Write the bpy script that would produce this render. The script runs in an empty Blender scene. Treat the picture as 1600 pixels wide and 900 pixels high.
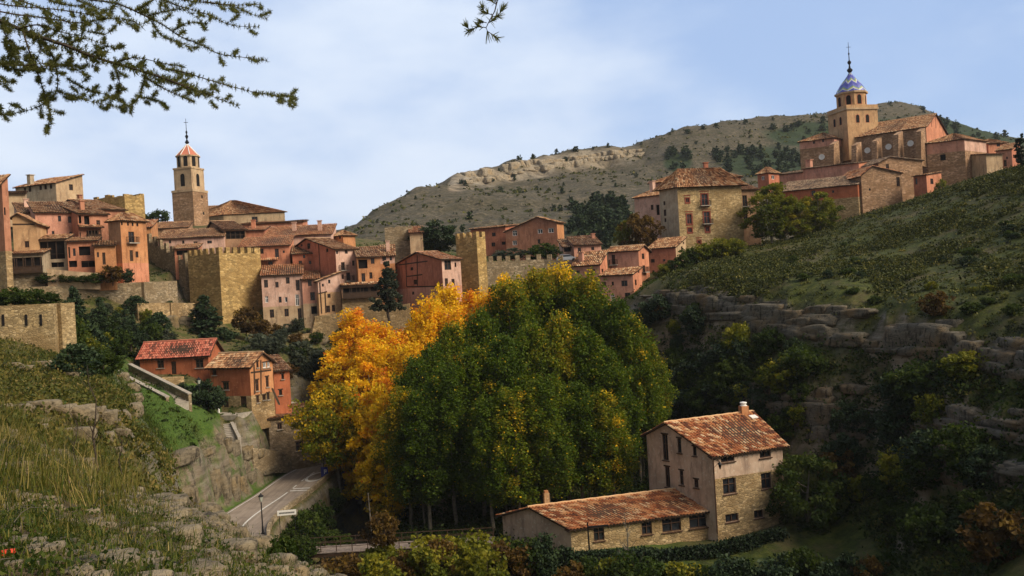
import bpy, bmesh, math, random
import numpy as np
from mathutils import Vector, Matrix
from mathutils.bvhtree import BVHTree

random.seed(7)
rng = np.random.default_rng(11)
SC = bpy.context.scene
COL = SC.collection
F = 1400.0                      # focal length in pixels of the 1600 wide photograph
ROLL = math.radians(3.3)        # the photographer held the camera slightly tilted
CR, SR = math.cos(ROLL), math.sin(ROLL)


def tan_of(px, py):
    dx, dy = px - 800.0, 450.0 - py
    return (dx * CR + dy * SR) / F, (-dx * SR + dy * CR) / F


def at(px, py, d):
    a, e = tan_of(px, py)
    return Vector((a * d, d, e * d))


# ---------------------------------------------------------------- mesh helpers
def fast_mesh(name, V, Q, tint=None, uv=None, attrs=None, smooth=False):
    me = bpy.data.meshes.new(name)
    V = np.asarray(V, np.float32); Q = np.asarray(Q, np.int32)
    m, k = Q.shape
    me.vertices.add(len(V)); me.vertices.foreach_set('co', V.ravel())
    me.loops.add(m * k); me.loops.foreach_set('vertex_index', Q.ravel())
    me.polygons.add(m); me.polygons.foreach_set('loop_start', np.arange(0, m * k, k, dtype=np.int32))
    if smooth:
        me.polygons.foreach_set('use_smooth', np.ones(m, dtype=bool))
    me.update(calc_edges=True)
    me.validate()
    for nm, arr in ([('tint', tint)] if tint is not None else []) + list((attrs or {}).items()):
        at_ = me.attributes.new(nm, 'FLOAT', 'POINT')
        at_.data.foreach_set('value', np.asarray(arr, np.float32))
    if uv is not None:
        ul = me.uv_layers.new(name='UVMap')
        ul.data.foreach_set('uv', np.asarray(uv, np.float32).ravel())
    return me


def put(name, me, mat=None, parent=None, loc=(0, 0, 0)):
    o = bpy.data.objects.new(name, me)
    COL.objects.link(o)
    if mat is not None:
        for m in (mat if isinstance(mat, (list, tuple)) else [mat]):
            me.materials.append(m)
    if parent is not None:
        o.parent = parent
    o.location = loc
    return o


def tag(o, label=None, cat=None, group=None, kind=None):
    if label: o['label'] = label
    if cat: o['category'] = cat
    if group: o['group'] = group
    if kind: o['kind'] = kind
    return o


def empty(name, loc, label=None, cat=None, group=None):
    o = bpy.data.objects.new(name, None)
    COL.objects.link(o)
    o.location = loc
    o.empty_display_size = 0.5
    o['origin'] = [float(c) for c in loc]
    return tag(o, label, cat, group)


def copy_tree(o, parent=None):
    c = o.copy(); COL.objects.link(c)
    if parent is not None: c.parent = parent
    for ch in list(o.children): copy_tree(ch, c)
    return c


def origin_of(parent):
    while parent is not None:
        if 'origin' in parent: return np.array(parent['origin'])
        parent = parent.parent
    return np.zeros(3)


class MB:
    """collects polygons in world space and links them as ONE object"""
    def __init__(s):
        s.v = []; s.f = []; s.m = []; s.uv = []

    def poly(s, pts, mat=0, uv=None):
        i = len(s.v); n = len(pts)
        s.v.extend([tuple(p) for p in pts]); s.f.append(tuple(range(i, i + n))); s.m.append(mat)
        s.uv.extend(uv if uv is not None else [(0.0, 0.0)] * n)

    def box8(s, p, mat=0):
        """p: 4 bottom points ccw, 4 top points"""
        i = len(s.v); s.v.extend([tuple(q) for q in p])
        for f in ((3, 2, 1, 0), (4, 5, 6, 7), (0, 1, 5, 4), (1, 2, 6, 5), (2, 3, 7, 6), (3, 0, 4, 7)):
            s.f.append(tuple(i + k for k in f)); s.m.append(mat)
            s.uv.extend([(0, 0)] * 4)

    def obox(s, c, u, v, w, mat=0):
        """box centred on c with half-axis vectors u, v, w"""
        c, u, v, w = Vector(c), Vector(u), Vector(v), Vector(w)
        s.box8([c - u - v - w, c + u - v - w, c + u + v - w, c - u + v - w,
                c - u - v + w, c + u - v + w, c + u + v + w, c - u + v + w], mat)

    def box(s, x0, y0, z0, x1, y1, z1, mat=0):
        s.box8([(x0, y0, z0), (x1, y0, z0), (x1, y1, z0), (x0, y1, z0), (x0, y0, z1), (x1, y0, z1), (x1, y1, z1), (x0, y1, z1)], mat)

    def tube(s, pts, rad, n=6, mat=0, cap=True):
        pts = [Vector(p) for p in pts]; i0 = len(s.v)
        if not isinstance(rad, (list, tuple)): rad = [rad] * len(pts)
        for k, p in enumerate(pts):
            t = (pts[min(k + 1, len(pts) - 1)] - pts[max(k - 1, 0)]).normalized()
            a = t.cross(Vector((0.31, 0.9, 0.12))).normalized(); b = t.cross(a)
            for j in range(n):
                an = 2 * math.pi * j / n
                s.v.append(tuple(p + (a * math.cos(an) + b * math.sin(an)) * rad[k]))
        for k in range(len(pts) - 1):
            for j in range(n):
                q = (i0 + k * n + j, i0 + k * n + (j + 1) % n, i0 + (k + 1) * n + (j + 1) % n, i0 + (k + 1) * n + j)
                s.f.append(q); s.m.append(mat); s.uv.extend([(0, 0)] * 4)
        if cap:
            for k, rev in ((0, True), (len(pts) - 1, False)):
                f = [i0 + k * n + j for j in range(n)]
                s.f.append(tuple(f[::-1] if rev else f)); s.m.append(mat); s.uv.extend([(0, 0)] * n)

    def lathe(s, c, prof, n=16, mat=0):
        """prof: (radius, z) from bottom to top"""
        c = Vector(c); i0 = len(s.v)
        for r, z in prof:
            for j in range(n):
                an = 2 * math.pi * (j + .5) / n
                s.v.append((c.x + r * math.cos(an), c.y + r * math.sin(an), c.z + z))
        for k in range(len(prof) - 1):
            for j in range(n):
                s.f.append((i0 + k * n + j, i0 + k * n + (j + 1) % n, i0 + (k + 1) * n + (j + 1) % n, i0 + (k + 1) * n + j))
                s.m.append(mat); s.uv.extend([(j, k), (j + 1, k), (j + 1, k + 1), (j, k + 1)])
        s.f.append(tuple(i0 + (len(prof) - 1) * n + j for j in range(n))); s.m.append(mat); s.uv.extend([(0, 0)] * n)
        s.f.append(tuple(i0 + j for j in range(n))[::-1]); s.m.append(mat); s.uv.extend([(0, 0)] * n)

    def build(s, name, mats, parent=None, smooth=False, uv=False):
        if not s.f: return None
        o0 = origin_of(parent)
        me = bpy.data.meshes.new(name)
        vv = np.array(s.v, dtype=np.float64) - o0
        me.from_pydata(vv.tolist(), [], s.f)
        if uv:
            ul = me.uv_layers.new(name='UVMap')
            ul.data.foreach_set('uv', np.array(s.uv, np.float32).ravel())
        o = put(name, me, mats, parent)
        if len(me.materials) > 1:
            me.polygons.foreach_set('material_index', np.array(s.m, np.int32))
        if smooth:
            me.polygons.foreach_set('use_smooth', np.ones(len(s.f), dtype=bool))
        return o


# ---------------------------------------------------------------- noise
def vnoise(P, seed=0):
    P = np.asarray(P, np.float64)
    i = np.floor(P).astype(np.int64); f = P - i
    w = f * f * (3 - 2 * f)

    def h(ix, iy, iz):
        n = (ix * 73856093) ^ (iy * 19349663) ^ (iz * 83492791) ^ (seed * 2654435761)
        n = n & 0x7fffffff
        n = ((n >> 13) ^ n) & 0x7fffffff
        n = (n * ((n * n * 15731 + 789221) & 0x7fffffff) + 1376312589) & 0x7fffffff
        return n / float(0x7fffffff)
    r = 0
    for dx in (0, 1):
        for dy in (0, 1):
            for dz in (0, 1):
                r = r + h(i[:, 0] + dx, i[:, 1] + dy, i[:, 2] + dz) * np.where(dx, w[:, 0], 1 - w[:, 0]) * np.where(dy, w[:, 1], 1 - w[:, 1]) * np.where(dz, w[:, 2], 1 - w[:, 2])
    return r * 2 - 1


def fbm(P, seed=0, oct=4):
    r = 0; a = 1.0; P = np.asarray(P, np.float64)
    for k in range(oct):
        r = r + a * vnoise(P * (2.03 ** k) + 17.3 * k, seed + k); a *= .5
    return r


def sstep(x, a, b):
    t = np.clip((x - a) / (b - a), 0, 1)
    return t * t * (3 - 2 * t)


# ---------------------------------------------------------------- materials
class NT:
    def __init__(s, name):
        s.mat = bpy.data.materials.new(name); s.mat.use_nodes = True
        s.t = s.mat.node_tree; s.n = s.t.nodes; s.l = s.t.links
        s.b = s.n['Principled BSDF']; s.out = s.n['Material Output']
        s.b.inputs['Specular IOR Level'].default_value = 0.25

    def new(s, typ, **kw):
        n = s.n.new(typ)
        for k, v in kw.items(): setattr(n, k, v)
        return n

    def link(s, a, b): s.l.new(a, b)

    def coord(s, kind='Object', scale=(1, 1, 1)):
        c = s.new('ShaderNodeTexCoord'); m = s.new('ShaderNodeMapping')
        m.inputs['Scale'].default_value = scale
        s.link(c.outputs[kind], m.inputs['Vector']); return m.outputs['Vector']

    def noise(s, vec, scale, detail=4, rough=.6):
        n = s.new('ShaderNodeTexNoise'); n.inputs['Scale'].default_value = scale
        n.inputs['Detail'].default_value = detail; n.inputs['Roughness'].default_value = rough
        s.link(vec, n.inputs['Vector']); return n.outputs['Fac']

    def ramp(s, fac, stops, interp='LINEAR'):
        r = s.new('ShaderNodeValToRGB'); e = r.color_ramp.elements; r.color_ramp.interpolation = interp
        while len(e) < len(stops): e.new(0.5)
        for k, (p, c) in enumerate(stops):
            e[k].position = p; e[k].color = (c[0], c[1], c[2], 1) if not isinstance(c, (int, float)) else (c, c, c, 1)
        s.link(fac, r.inputs['Fac']); return r.outputs['Color']

    def mix(s, fac, a, b, typ='MIX'):
        m = s.new('ShaderNodeMix', data_type='RGBA', blend_type=typ)
        for sock, v in ((m.inputs[0], fac), (m.inputs[6], a), (m.inputs[7], b)):
            if isinstance(v, (int, float)): sock.default_value = v
            elif isinstance(v, (tuple, list)): sock.default_value = (v[0], v[1], v[2], 1)
            else: s.link(v, sock)
        return m.outputs[2]

    def math(s, op, a, b=None, c=None, clamp=False):
        m = s.new('ShaderNodeMath', operation=op); m.use_clamp = clamp
        for k, v in enumerate((a, b, c)):
            if v is None: continue
            if isinstance(v, (int, float)): m.inputs[k].default_value = v
            else: s.link(v, m.inputs[k])
        return m.outputs[0]

    def attr(s, name):
        a = s.new('ShaderNodeAttribute'); a.attribute_name = name; return a.outputs['Fac']

    def bump(s, h, dist=.05, strength=.6):
        b = s.new('ShaderNodeBump'); b.inputs['Distance'].default_value = dist; b.inputs['Strength'].default_value = strength
        s.link(h, b.inputs['Height']); s.link(b.outputs['Normal'], s.b.inputs['Normal'])

    def done(s, col, rough=.85):
        if isinstance(col, (tuple, list)): s.b.inputs['Base Color'].default_value = (*col, 1)
        else: s.link(col, s.b.inputs['Base Color'])
        s.b.inputs['Roughness'].default_value = rough
        return s.mat


def mul(c, k): return tuple(min(1, x * k) for x in c)


def plaster(name, c):
    t = NT(name); P = t.coord('Object'); S = t.coord('Object', (1, 1, .22))
    n1 = t.noise(P, .35, 5, .65); n2 = t.noise(S, 1.5, 4, .7); n3 = t.noise(P, 3.2, 4, .7)
    col = t.ramp(n1, [(.25, mul(c, .62)), (.5, c), (.75, mul((c[0], c[1] * 1.1, c[2] * 1.15), 1.28))])
    col = t.mix(t.ramp(n2, [(.5, 0), (.72, 1)]), col, mul((c[0] * .8, c[1] * .8, c[2] * .85), .62))
    col = t.mix(t.ramp(n3, [(.58, 0), (.66, .75)]), col, mul((c[0] * .95, c[1] * 1.2, c[2] * 1.3), 1.25))
    t.bump(t.noise(P, 6, 4), .03, .5)
    return t.done(col, .92)


def masonry(name, c, scale=2.0, joint=.45, var=1.0):
    t = NT(name); P = t.coord('Object', (1, 1, 1.9))
    nz = t.new('ShaderNodeTexNoise'); nz.inputs['Scale'].default_value = 1.3; t.link(P, nz.inputs['Vector'])
    Pd = t.new('ShaderNodeVectorMath', operation='MULTIPLY_ADD'); t.link(nz.outputs['Color'], Pd.inputs[0]); Pd.inputs[1].default_value = (.25, .25, .25); t.link(P, Pd.inputs[2])
    v = t.new('ShaderNodeTexVoronoi'); v.inputs['Scale'].default_value = scale; t.link(Pd.outputs[0], v.inputs['Vector'])
    e = t.new('ShaderNodeTexVoronoi', feature='DISTANCE_TO_EDGE'); e.inputs['Scale'].default_value = scale; t.link(Pd.outputs[0], e.inputs['Vector'])
    h = t.new('ShaderNodeSeparateColor'); t.link(v.outputs['Color'], h.inputs[0])
    col = t.ramp(h.outputs[0], [(0, mul(c, .55)), (.35, mul(c, .85)), (.7, mul((c[0] * 1.05, c[1], c[2] * .92), 1.1)), (1, mul((c[0], c[1] * 1.02, c[2] * 1.1), 1.5))])
    big = t.noise(P, .22, 5, .7)
    col = t.mix(t.ramp(big, [(.38, 0.0), (.62, .85)]), col, mul((c[0] * 1.02, c[1] * .9, c[2] * .75), .58))
    col = t.mix(t.ramp(t.noise(t.coord('Object', (1, 1, .3)), .8, 4, .7), [(.55, 0), (.75, .5)]), col, mul(c, .45))
    ed = t.ramp(e.outputs['Distance'], [(0.0, 1), (.09, 0)])
    col = t.mix(t.math('MULTIPLY', ed, joint), col, mul(c, .4))
    t.bump(t.ramp(e.outputs['Distance'], [(0, 0), (.12, 1)]), .06, .7)
    return t.done(col, .95)


def tiles(name, pal, w=.26, h=.42):
    t = NT(name); uv = t.coord('UV', (1 / w, 1 / h, 1))
    fl = t.new('ShaderNodeVectorMath', operation='FLOOR'); t.link(uv, fl.inputs[0])
    wn = t.new('ShaderNodeTexWhiteNoise', noise_dimensions='2D'); t.link(fl.outputs[0], wn.inputs['Vector'])
    big = t.noise(t.coord('Object'), .45, 4, .65)
    f = t.math('ADD', t.math('MULTIPLY', wn.outputs['Value'], .8), t.math('MULTIPLY', big, .22))
    n = len(pal)
    col = t.ramp(f, [(.15 + .75 * k / (n - 1), c) for k, c in enumerate(pal)])
    g = t.noise(t.coord('Object'), 5, 3)
    col = t.mix(t.ramp(g, [(.62, 0), (.85, .3)]), col, mul(pal[1], .6))
    return t.done(col, .9)


def plain(name, c, rough=.7, metal=0.0, var=.25, scale=4.0):
    t = NT(name); n = t.noise(t.coord('Object'), scale, 4)
    t.b.inputs['Metallic'].default_value = metal
    return t.done(t.ramp(n, [(.3, mul(c, 1 - var)), (.7, mul(c, 1 + var))]), rough)


def leaf(name, stops, trans=.45):
    t = NT(name); a = t.attr('tint')
    oi = t.new('ShaderNodeObjectInfo')
    f = t.math('ADD', a, t.math('MULTIPLY', t.math('SUBTRACT', oi.outputs['Random'], .5), .17), clamp=True)
    col = t.ramp(f, stops)
    t.done(col, .65)
    tr = t.new('ShaderNodeBsdfTranslucent'); t.link(col, tr.inputs['Color'])
    mx = t.new('ShaderNodeMixShader'); mx.inputs[0].default_value = trans
    t.link(t.b.outputs[0], mx.inputs[1]); t.link(tr.outputs[0], mx.inputs[2]); t.link(mx.outputs[0], t.out.inputs['Surface'])
    return t.mat


M = {}
M['pink'] = plaster('pink_plaster', (.56, .27, .185))
M['palepink'] = plaster('pale_pink_plaster', (.60, .37, .28))
M['salmon'] = plaster('salmon_plaster', (.54, .22, .125))
M['red'] = plaster('red_plaster', (.46, .165, .095))
M['redbrown'] = plaster('red_brown_plaster', (.42, .185, .11))
M['brown'] = plaster('brown_plaster', (.33, .19, .11))
M['orange'] = plaster('orange_plaster', (.50, .225, .10))
M['brick'] = plaster('vivid_red_plaster', (.42, .13, .06))
M['ochre'] = plaster('ochre_plaster', (.54, .32, .165))
M['tan'] = plaster('tan_plaster', (.48, .33, .20))
M['grey'] = plaster('grey_plaster', (.44, .34, .235))
M['cream'] = plaster('cream_plaster', (.55, .39, .285))
M['ashlar'] = masonry('ochre_ashlar', (.46, .335, .19), 1.8, .3)
M['palace'] = masonry('palace_stone', (.48, .35, .18), 2.2, .22)
M['tower_stone'] = masonry('tower_rubble', (.47, .325, .135), 1.7, .4)
M['church_stone'] = masonry('church_stone', (.41, .26, .16), 2.0, .25)
M['barn_stone'] = masonry('barn_stone', (.27, .205, .135), 2.2, .5)
M['rubble'] = masonry('grey_rubble', (.34, .27, .175), 2.1, .6)
M['warm_rubble'] = masonry('warm_rubble', (.42, .30, .16), 2.2, .55)
M['house_stone'] = masonry('house_stone', (.48, .35, .19), 2.3, .65)
T_OLD = [(.12, .055, .03), (.26, .12, .06), (.37, .18, .085), (.44, .25, .13), (.52, .37, .23)]
T_SAL = [(.20, .075, .04), (.36, .14, .065), (.46, .20, .09), (.50, .25, .13), (.54, .36, .23)]
T_RED = [(.14, .05, .035), (.33, .085, .055), (.42, .12, .075), (.47, .15, .095), (.52, .20, .13)]
T_HOU = [(.15, .055, .03), (.34, .11, .045), (.50, .19, .075), (.58, .30, .135), (.74, .52, .31)]
T_GRY = [(.07, .05, .04), (.13, .085, .06), (.19, .12, .08), (.26, .18, .12), (.32, .24, .17)]
M['t_old'] = tiles('old_tiles', T_OLD)
M['t_salmon'] = tiles('salmon_tiles', T_SAL)
M['t_red'] = tiles('red_tiles', T_RED)
M['t_house'] = tiles('speckled_tiles', T_HOU)
M['t_brown'] = tiles('brown_tiles', T_OLD)
M['t_grey'] = tiles('grey_brown_tiles', T_GRY)
M['wood'] = plain('dark_timber', (.055, .032, .02), .8, 0, .3, 3)
M['frame'] = plain('brown_frame', (.085, .045, .028), .7)
M['rframe'] = plain('red_frame', (.22, .06, .035), .8)
M['dark'] = plain('opening_shade', (.012, .010, .010), .9, 0, .2)  # near-black colour puts the shade inside openings and slits into the paint
M['white'] = plain('white_paint', (.78, .76, .72), .7, 0, .06)
M['iron'] = plain('black_iron', (.015, .015, .017), .5, .4)
M['concrete'] = plain('stone_slab', (.33, .29, .24), .9, 0, .25, 2)


def glass_mat():
    t = NT('window_glass'); t.b.inputs['Specular IOR Level'].default_value = .5
    n = t.noise(t.coord('Object'), 1.2, 2)
    return t.done(t.ramp(n, [(.3, (.010, .012, .016)), (.7, (.035, .038, .045))]), .12)


M['glass'] = glass_mat()
# ---------------------------------------------------------------- camera, light, sky
cam = bpy.data.cameras.new('camera'); camo = bpy.data.objects.new('camera', cam); COL.objects.link(camo)
cam.sensor_width = 36; cam.lens = F / 1600 * 36; cam.clip_end = 20000; cam.clip_start = .1
camo.matrix_world = Matrix.Rotation(math.radians(90), 4, 'X') @ Matrix.Rotation(-ROLL, 4, 'Z')
SC.camera = camo

SUN_EL, SUN_AZ = math.radians(38), math.radians(115)      # from the right of the view
sd = Vector((math.sin(SUN_AZ) * math.cos(SUN_EL), math.cos(SUN_AZ) * math.cos(SUN_EL), math.sin(SUN_EL)))
sun = bpy.data.lights.new('sun', 'SUN'); sun.energy = 2.6; sun.angle = math.radians(34); sun.color = (1, .87, .68)
suno = bpy.data.objects.new('sun', sun); COL.objects.link(suno)
suno.rotation_euler = (-sd).to_track_quat('-Z', 'Y').to_euler()

w = bpy.data.worlds.new('World'); SC.world = w; w.use_nodes = True
wn, wl = w.node_tree.nodes, w.node_tree.links
bg = wn['Background']; bg.inputs['Strength'].default_value = .1
sky = wn.new('ShaderNodeTexSky'); sky.sky_type = 'NISHITA'; sky.sun_disc = False
sky.sun_elevation = SUN_EL; sky.sun_rotation = SUN_AZ; sky.dust_density = 1.5; sky.altitude = 1100
tc = wn.new('ShaderNodeTexCoord')
mp = wn.new('ShaderNodeMapping'); mp.inputs['Scale'].default_value = (1, 1, 2.2); mp.inputs['Location'].default_value = (.55, .2, .1)
wl.new(tc.outputs['Generated'], mp.inputs['Vector'])
n1 = wn.new('ShaderNodeTexNoise'); n1.inputs['Scale'].default_value = 3.0; n1.inputs['Detail'].default_value = 6; n1.inputs['Roughness'].default_value = .52
wl.new(mp.outputs[0], n1.inputs['Vector'])
n2 = wn.new('ShaderNodeTexNoise'); n2.inputs['Scale'].default_value = 1.1; n2.inputs['Detail'].default_value = 4; n2.inputs['Roughness'].default_value = .5
mp2 = wn.new('ShaderNodeMapping'); mp2.inputs['Scale'].default_value = (1, 1, 1.6); mp2.inputs['Location'].default_value = (3.1, 1.2, .4)
wl.new(tc.outputs['Generated'], mp2.inputs['Vector']); wl.new(mp2.outputs[0], n2.inputs['Vector'])
# veil of grey blue cloud over the whole sky, brighter white cloud banks above it
veil = wn.new('ShaderNodeValToRGB'); veil.color_ramp.elements[0].position = .38; veil.color_ramp.elements[1].position = .62
veil.color_ramp.elements[0].color = (1.45, 2.35, 4.3, 1); veil.color_ramp.elements[1].color = (2.45, 3.3, 5.0, 1)
wl.new(n2.outputs['Fac'], veil.inputs['Fac'])
m1 = wn.new('ShaderNodeMix'); m1.data_type = 'RGBA'; m1.inputs[0].default_value = .8
wl.new(sky.outputs[0], m1.inputs[6]); wl.new(veil.outputs[0], m1.inputs[7])
# the cloud bank is brightest low over the valley straight ahead and to the left of it
dirn = wn.new('ShaderNodeVectorMath'); dirn.operation = 'DOT_PRODUCT'; dirn.inputs[1].default_value = Vector((-.22, .965, .13)).normalized()
wl.new(tc.outputs['Generated'], dirn.inputs[0])
lob = wn.new('ShaderNodeMapRange'); lob.inputs['From Min'].default_value = .86; lob.inputs['From Max'].default_value = 1.0; lob.inputs['To Min'].default_value = -.02; lob.inputs['To Max'].default_value = .24
wl.new(dirn.outputs['Value'], lob.inputs['Value'])
ad = wn.new('ShaderNodeMath'); ad.operation = 'ADD'; wl.new(n1.outputs['Fac'], ad.inputs[0]); wl.new(lob.outputs[0], ad.inputs[1])
cr = wn.new('ShaderNodeValToRGB'); cr.color_ramp.elements[0].position = .44; cr.color_ramp.elements[1].position = .86
cr.color_ramp.elements[0].color = (0, 0, 0, 1); cr.color_ramp.elements[1].color = (1, 1, 1, 1); cr.color_ramp.interpolation = 'EASE'
wl.new(ad.outputs[0], cr.inputs['Fac'])
m2 = wn.new('ShaderNodeMix'); m2.data_type = 'RGBA'; m2.inputs[7].default_value = (4.35, 4.9, 5.75, 1)
wl.new(cr.outputs[0], m2.inputs[0]); wl.new(m1.outputs[2], m2.inputs[6]); 
dk = wn.new('ShaderNodeVectorMath'); dk.operation = 'DOT_PRODUCT'; dk.inputs[1].default_value = Vector((0, 1, .05)).normalized(); wl.new(tc.outputs['Generated'], dk.inputs[0])  # sky behind and overhead, out of view, dimmed and warmed to shape the light
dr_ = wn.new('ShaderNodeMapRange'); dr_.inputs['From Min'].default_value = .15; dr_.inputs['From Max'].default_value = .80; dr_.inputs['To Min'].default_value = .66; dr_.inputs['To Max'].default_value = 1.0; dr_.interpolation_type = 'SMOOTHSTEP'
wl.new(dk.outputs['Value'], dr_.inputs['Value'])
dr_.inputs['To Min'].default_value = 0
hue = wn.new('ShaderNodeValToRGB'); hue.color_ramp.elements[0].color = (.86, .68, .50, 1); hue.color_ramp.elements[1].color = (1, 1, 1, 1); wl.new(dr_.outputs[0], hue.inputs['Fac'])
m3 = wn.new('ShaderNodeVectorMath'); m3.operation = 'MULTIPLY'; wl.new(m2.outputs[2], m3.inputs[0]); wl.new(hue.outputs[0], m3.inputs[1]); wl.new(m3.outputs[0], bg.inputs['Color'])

SC.view_settings.view_transform = 'Standard'; SC.view_settings.look = 'None'
SC.view_settings.exposure = 0.85; SC.view_settings.gamma = 1
SC.cycles.use_denoising = True
SC.cycles.max_bounces = 5; SC.cycles.diffuse_bounces = 2; SC.cycles.glossy_bounces = 2
SC.cycles.transmission_bounces = 2; SC.cycles.transparent_max_bounces = 4; SC.cycles.volume_bounces = 0

# ---------------------------------------------------------------- terrain
def pts_line(seq, step=30):
    out = []
    for (a, b) in zip(seq[:-1], seq[1:]):
        n = max(1, int(math.hypot(a[0] - b[0], a[1] - b[1]) / step))
        for k in range(n):
            t = k / n; out.append(tuple(a[i] + (b[i] - a[i]) * t for i in range(3)))
    out.append(seq[-1]); return out


CP = []          # (px, py, d)
CP += [(0, 900, 5.2), (-150, 880, 5), (150, 900, 5.6), (300, 900, 7), (400, 900, 10), (470, 900, 14), (520, 902, 18),
       (0, 800, 7.8), (0, 740, 11), (0, 690, 17), (100, 840, 8), (100, 780, 11.5), (90, 735, 17), (200, 850, 9.5), (200, 800, 13.5), (190, 766, 20),
       (300, 860, 11.5), (300, 820, 16), (270, 782, 24), (400, 880, 13), (400, 862, 17), (330, 806, 26), (350, 820, 25.5), (372, 838, 25), (395, 854, 24), (450, 884, 20), (-150, 750, 11), (-150, 660, 20)]
# behind the crest: hollow, then terraces
CP += [(0, 705, 24), (100, 752, 23), (190, 782, 26), (270, 800, 31), (345, 830, 33), (400, 868, 31), (460, 905, 27), (540, 960, 24),
       (0, 668, 34), (60, 690, 34), (140, 720, 34), (200, 742, 38), (250, 775, 44),
       (0, 640, 44), (100, 662, 44), (180, 690, 46), (0, 627, 46), (100, 634, 46), (190, 656, 48), (0, 600, 58), (100, 604, 58), (190, 618, 60), (0, 562, 72), (60, 556, 74), (120, 566, 74), (180, 580, 76),
       (-200, 560, 60), (-200, 640, 30)]
# upper terrace behind the short yellow wall, slope to the retaining wall
CP += [(0, 500, 90), (60, 500, 92), (0, 488, 110), (60, 488, 112), (120, 548, 92), (120, 530, 112), (160, 545, 118), (-200, 480, 110), (200, 570, 122), (230, 585, 128), (270, 585, 128), (240, 545, 140), (300, 560, 138)]
# lawn slope, rock step below it
CP += [(205, 706, 91), (240, 712, 94), (270, 713, 96.5), (310, 692, 102), (335, 672, 108.5), (352, 692, 111), (372, 699, 114), (395, 696, 118), (350, 700, 108.5), (240, 690, 97), (280, 690, 99.5), (300, 672, 105), (325, 656, 111), (320, 643, 113), (290, 634, 112), (250, 655, 102), (225, 665, 99), (222, 632, 104), (262, 630, 107),
       (210, 606, 108), (260, 612, 110), (190, 585, 113), (170, 560, 116)]
CP += [(215, 775, 86), (240, 787, 90), (271, 800, 94), (296, 800, 95.5), (318, 799, 99.5), (341, 790, 104), (385, 757, 115), (428, 728, 124.5), (466, 716, 132)]
CP += [(402, 672, 121), (300, 630, 116), (420, 700, 124)]
CP += [(455, 660, 134), (470, 690, 134), (430, 640, 130), (445, 620, 134), (450, 560, 142), (480, 600, 142), (520, 640, 142)]
CP += [(300, 592, 124), (230, 588, 124), (330, 634, 121), (320, 540, 146), (400, 545, 146), (440, 528, 150), (500, 530, 155), (560, 535, 160), (620, 520, 165), (700, 500, 168), (560, 600, 158), (640, 600, 158)]
# town plateau
CP += [(348, 508, 164), (295, 490, 170), (150, 496, 142), (70, 496, 140), (250, 496, 150), (150, 444, 149), (60, 440, 147), (250, 440, 166),
       (20, 430, 160), (120, 400, 166), (200, 415, 178), (240, 428, 178), (265, 425, 174), (80, 330, 186), (180, 348, 206), (250, 372, 205), (300, 352, 228), (420, 352, 234), (330, 390, 190), (450, 400, 182), (480, 455, 186), (540, 462, 186), (590, 462, 186), (640, 466, 184), (410, 532, 166), (450, 530, 166), (500, 524, 167), (560, 512, 168), (620, 505, 170), (430, 545, 158), (500, 545, 158), (540, 390, 190),
       (620, 410, 188), (700, 410, 188), (760, 440, 182), (830, 436, 186), (780, 405, 200), (860, 402, 200), (900, 445, 176), (960, 482, 164), (1010, 440, 172), (1040, 420, 184), (980, 400, 192), (1000, 385, 200), (-150, 430, 150), (-150, 340, 190)]
CP += [(1090, 400, 184), (1170, 385, 186), (1230, 380, 196), (1180, 376, 205), (1060, 432, 168)]
# far edge of the plateau drops towards the foot of the mountain
for px in range(-300, 2000, 150): CP.append((px, 470, 330))
CP += [(300, 365, 270), (500, 385, 262), (700, 425, 250), (900, 425, 250), (1050, 405, 250)]
# right hill : skyline, slope
SKY = [(1090, 402, 180), (1180, 385, 186), (1250, 372, 186), (1300, 356, 185), (1350, 338, 183), (1400, 324, 180), (1450, 310, 176), (1500, 293, 170), (1550, 279, 165), (1600, 266, 160), (1700, 240, 150), (1850, 210, 140)]
CP += pts_line(SKY, 45)
CP += [(p[0], p[1] + 6, p[2] + 30) for p in SKY] + [(p[0], p[1] + 55, p[2] + 70) for p in SKY]
CP += [(1250, 402, 158), (1350, 380, 155), (1450, 360, 148), (1550, 340, 138), (1650, 320, 128), (1150, 420, 154), (1200, 440, 136), (1300, 432, 134), (1400, 420, 130), (1500, 410, 122), (1600, 400, 113), (1750, 400, 100), (1500, 455, 107), (1600, 470, 96), (1400, 460, 115)]
TOP1 = [(1000, 462, 152), (1058, 452, 142), (1110, 458, 134), (1155, 467, 128), (1229, 472, 120), (1273, 481, 116), (1331, 482, 112), (1385, 496, 107), (1449, 500, 101), (1522, 524, 94), (1600, 545, 86), (1750, 570, 74)]
BOT1 = [(1000, 482, 150), (1058, 485, 140), (1110, 508, 132), (1155, 515, 126), (1229, 538, 117.5), (1273, 540, 113.5), (1331, 545, 109.5), (1385, 572, 104.5), (1449, 560, 98.8), (1522, 580, 92), (1600, 605, 84), (1750, 640, 72)]
TOP2 = [(1100, 590, 124), (1180, 600, 116), (1263, 592, 109), (1336, 600, 105.5), (1395, 610, 101), (1454, 618, 93), (1512, 628, 87), (1566, 642, 82), (1620, 650, 78), (1750, 690, 66)]
BOT2 = [(1100, 620, 122), (1180, 650, 114), (1263, 702, 106), (1336, 690, 102.5), (1395, 650, 99), (1454, 690, 90.5), (1512, 702, 85), (1566, 708, 80), (1620, 716, 76), (1750, 760, 64)]
TOP3 = [(1440, 712, 86), (1500, 716, 82.5), (1560, 726, 78), (1620, 735, 74)]
BOT3 = [(1440, 756, 84.5), (1500, 764, 81), (1560, 766, 76.5), (1620, 775, 72.5)]
for L in (TOP1, BOT1, TOP2, BOT2, TOP3, BOT3): CP += pts_line(L, 28)
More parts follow.
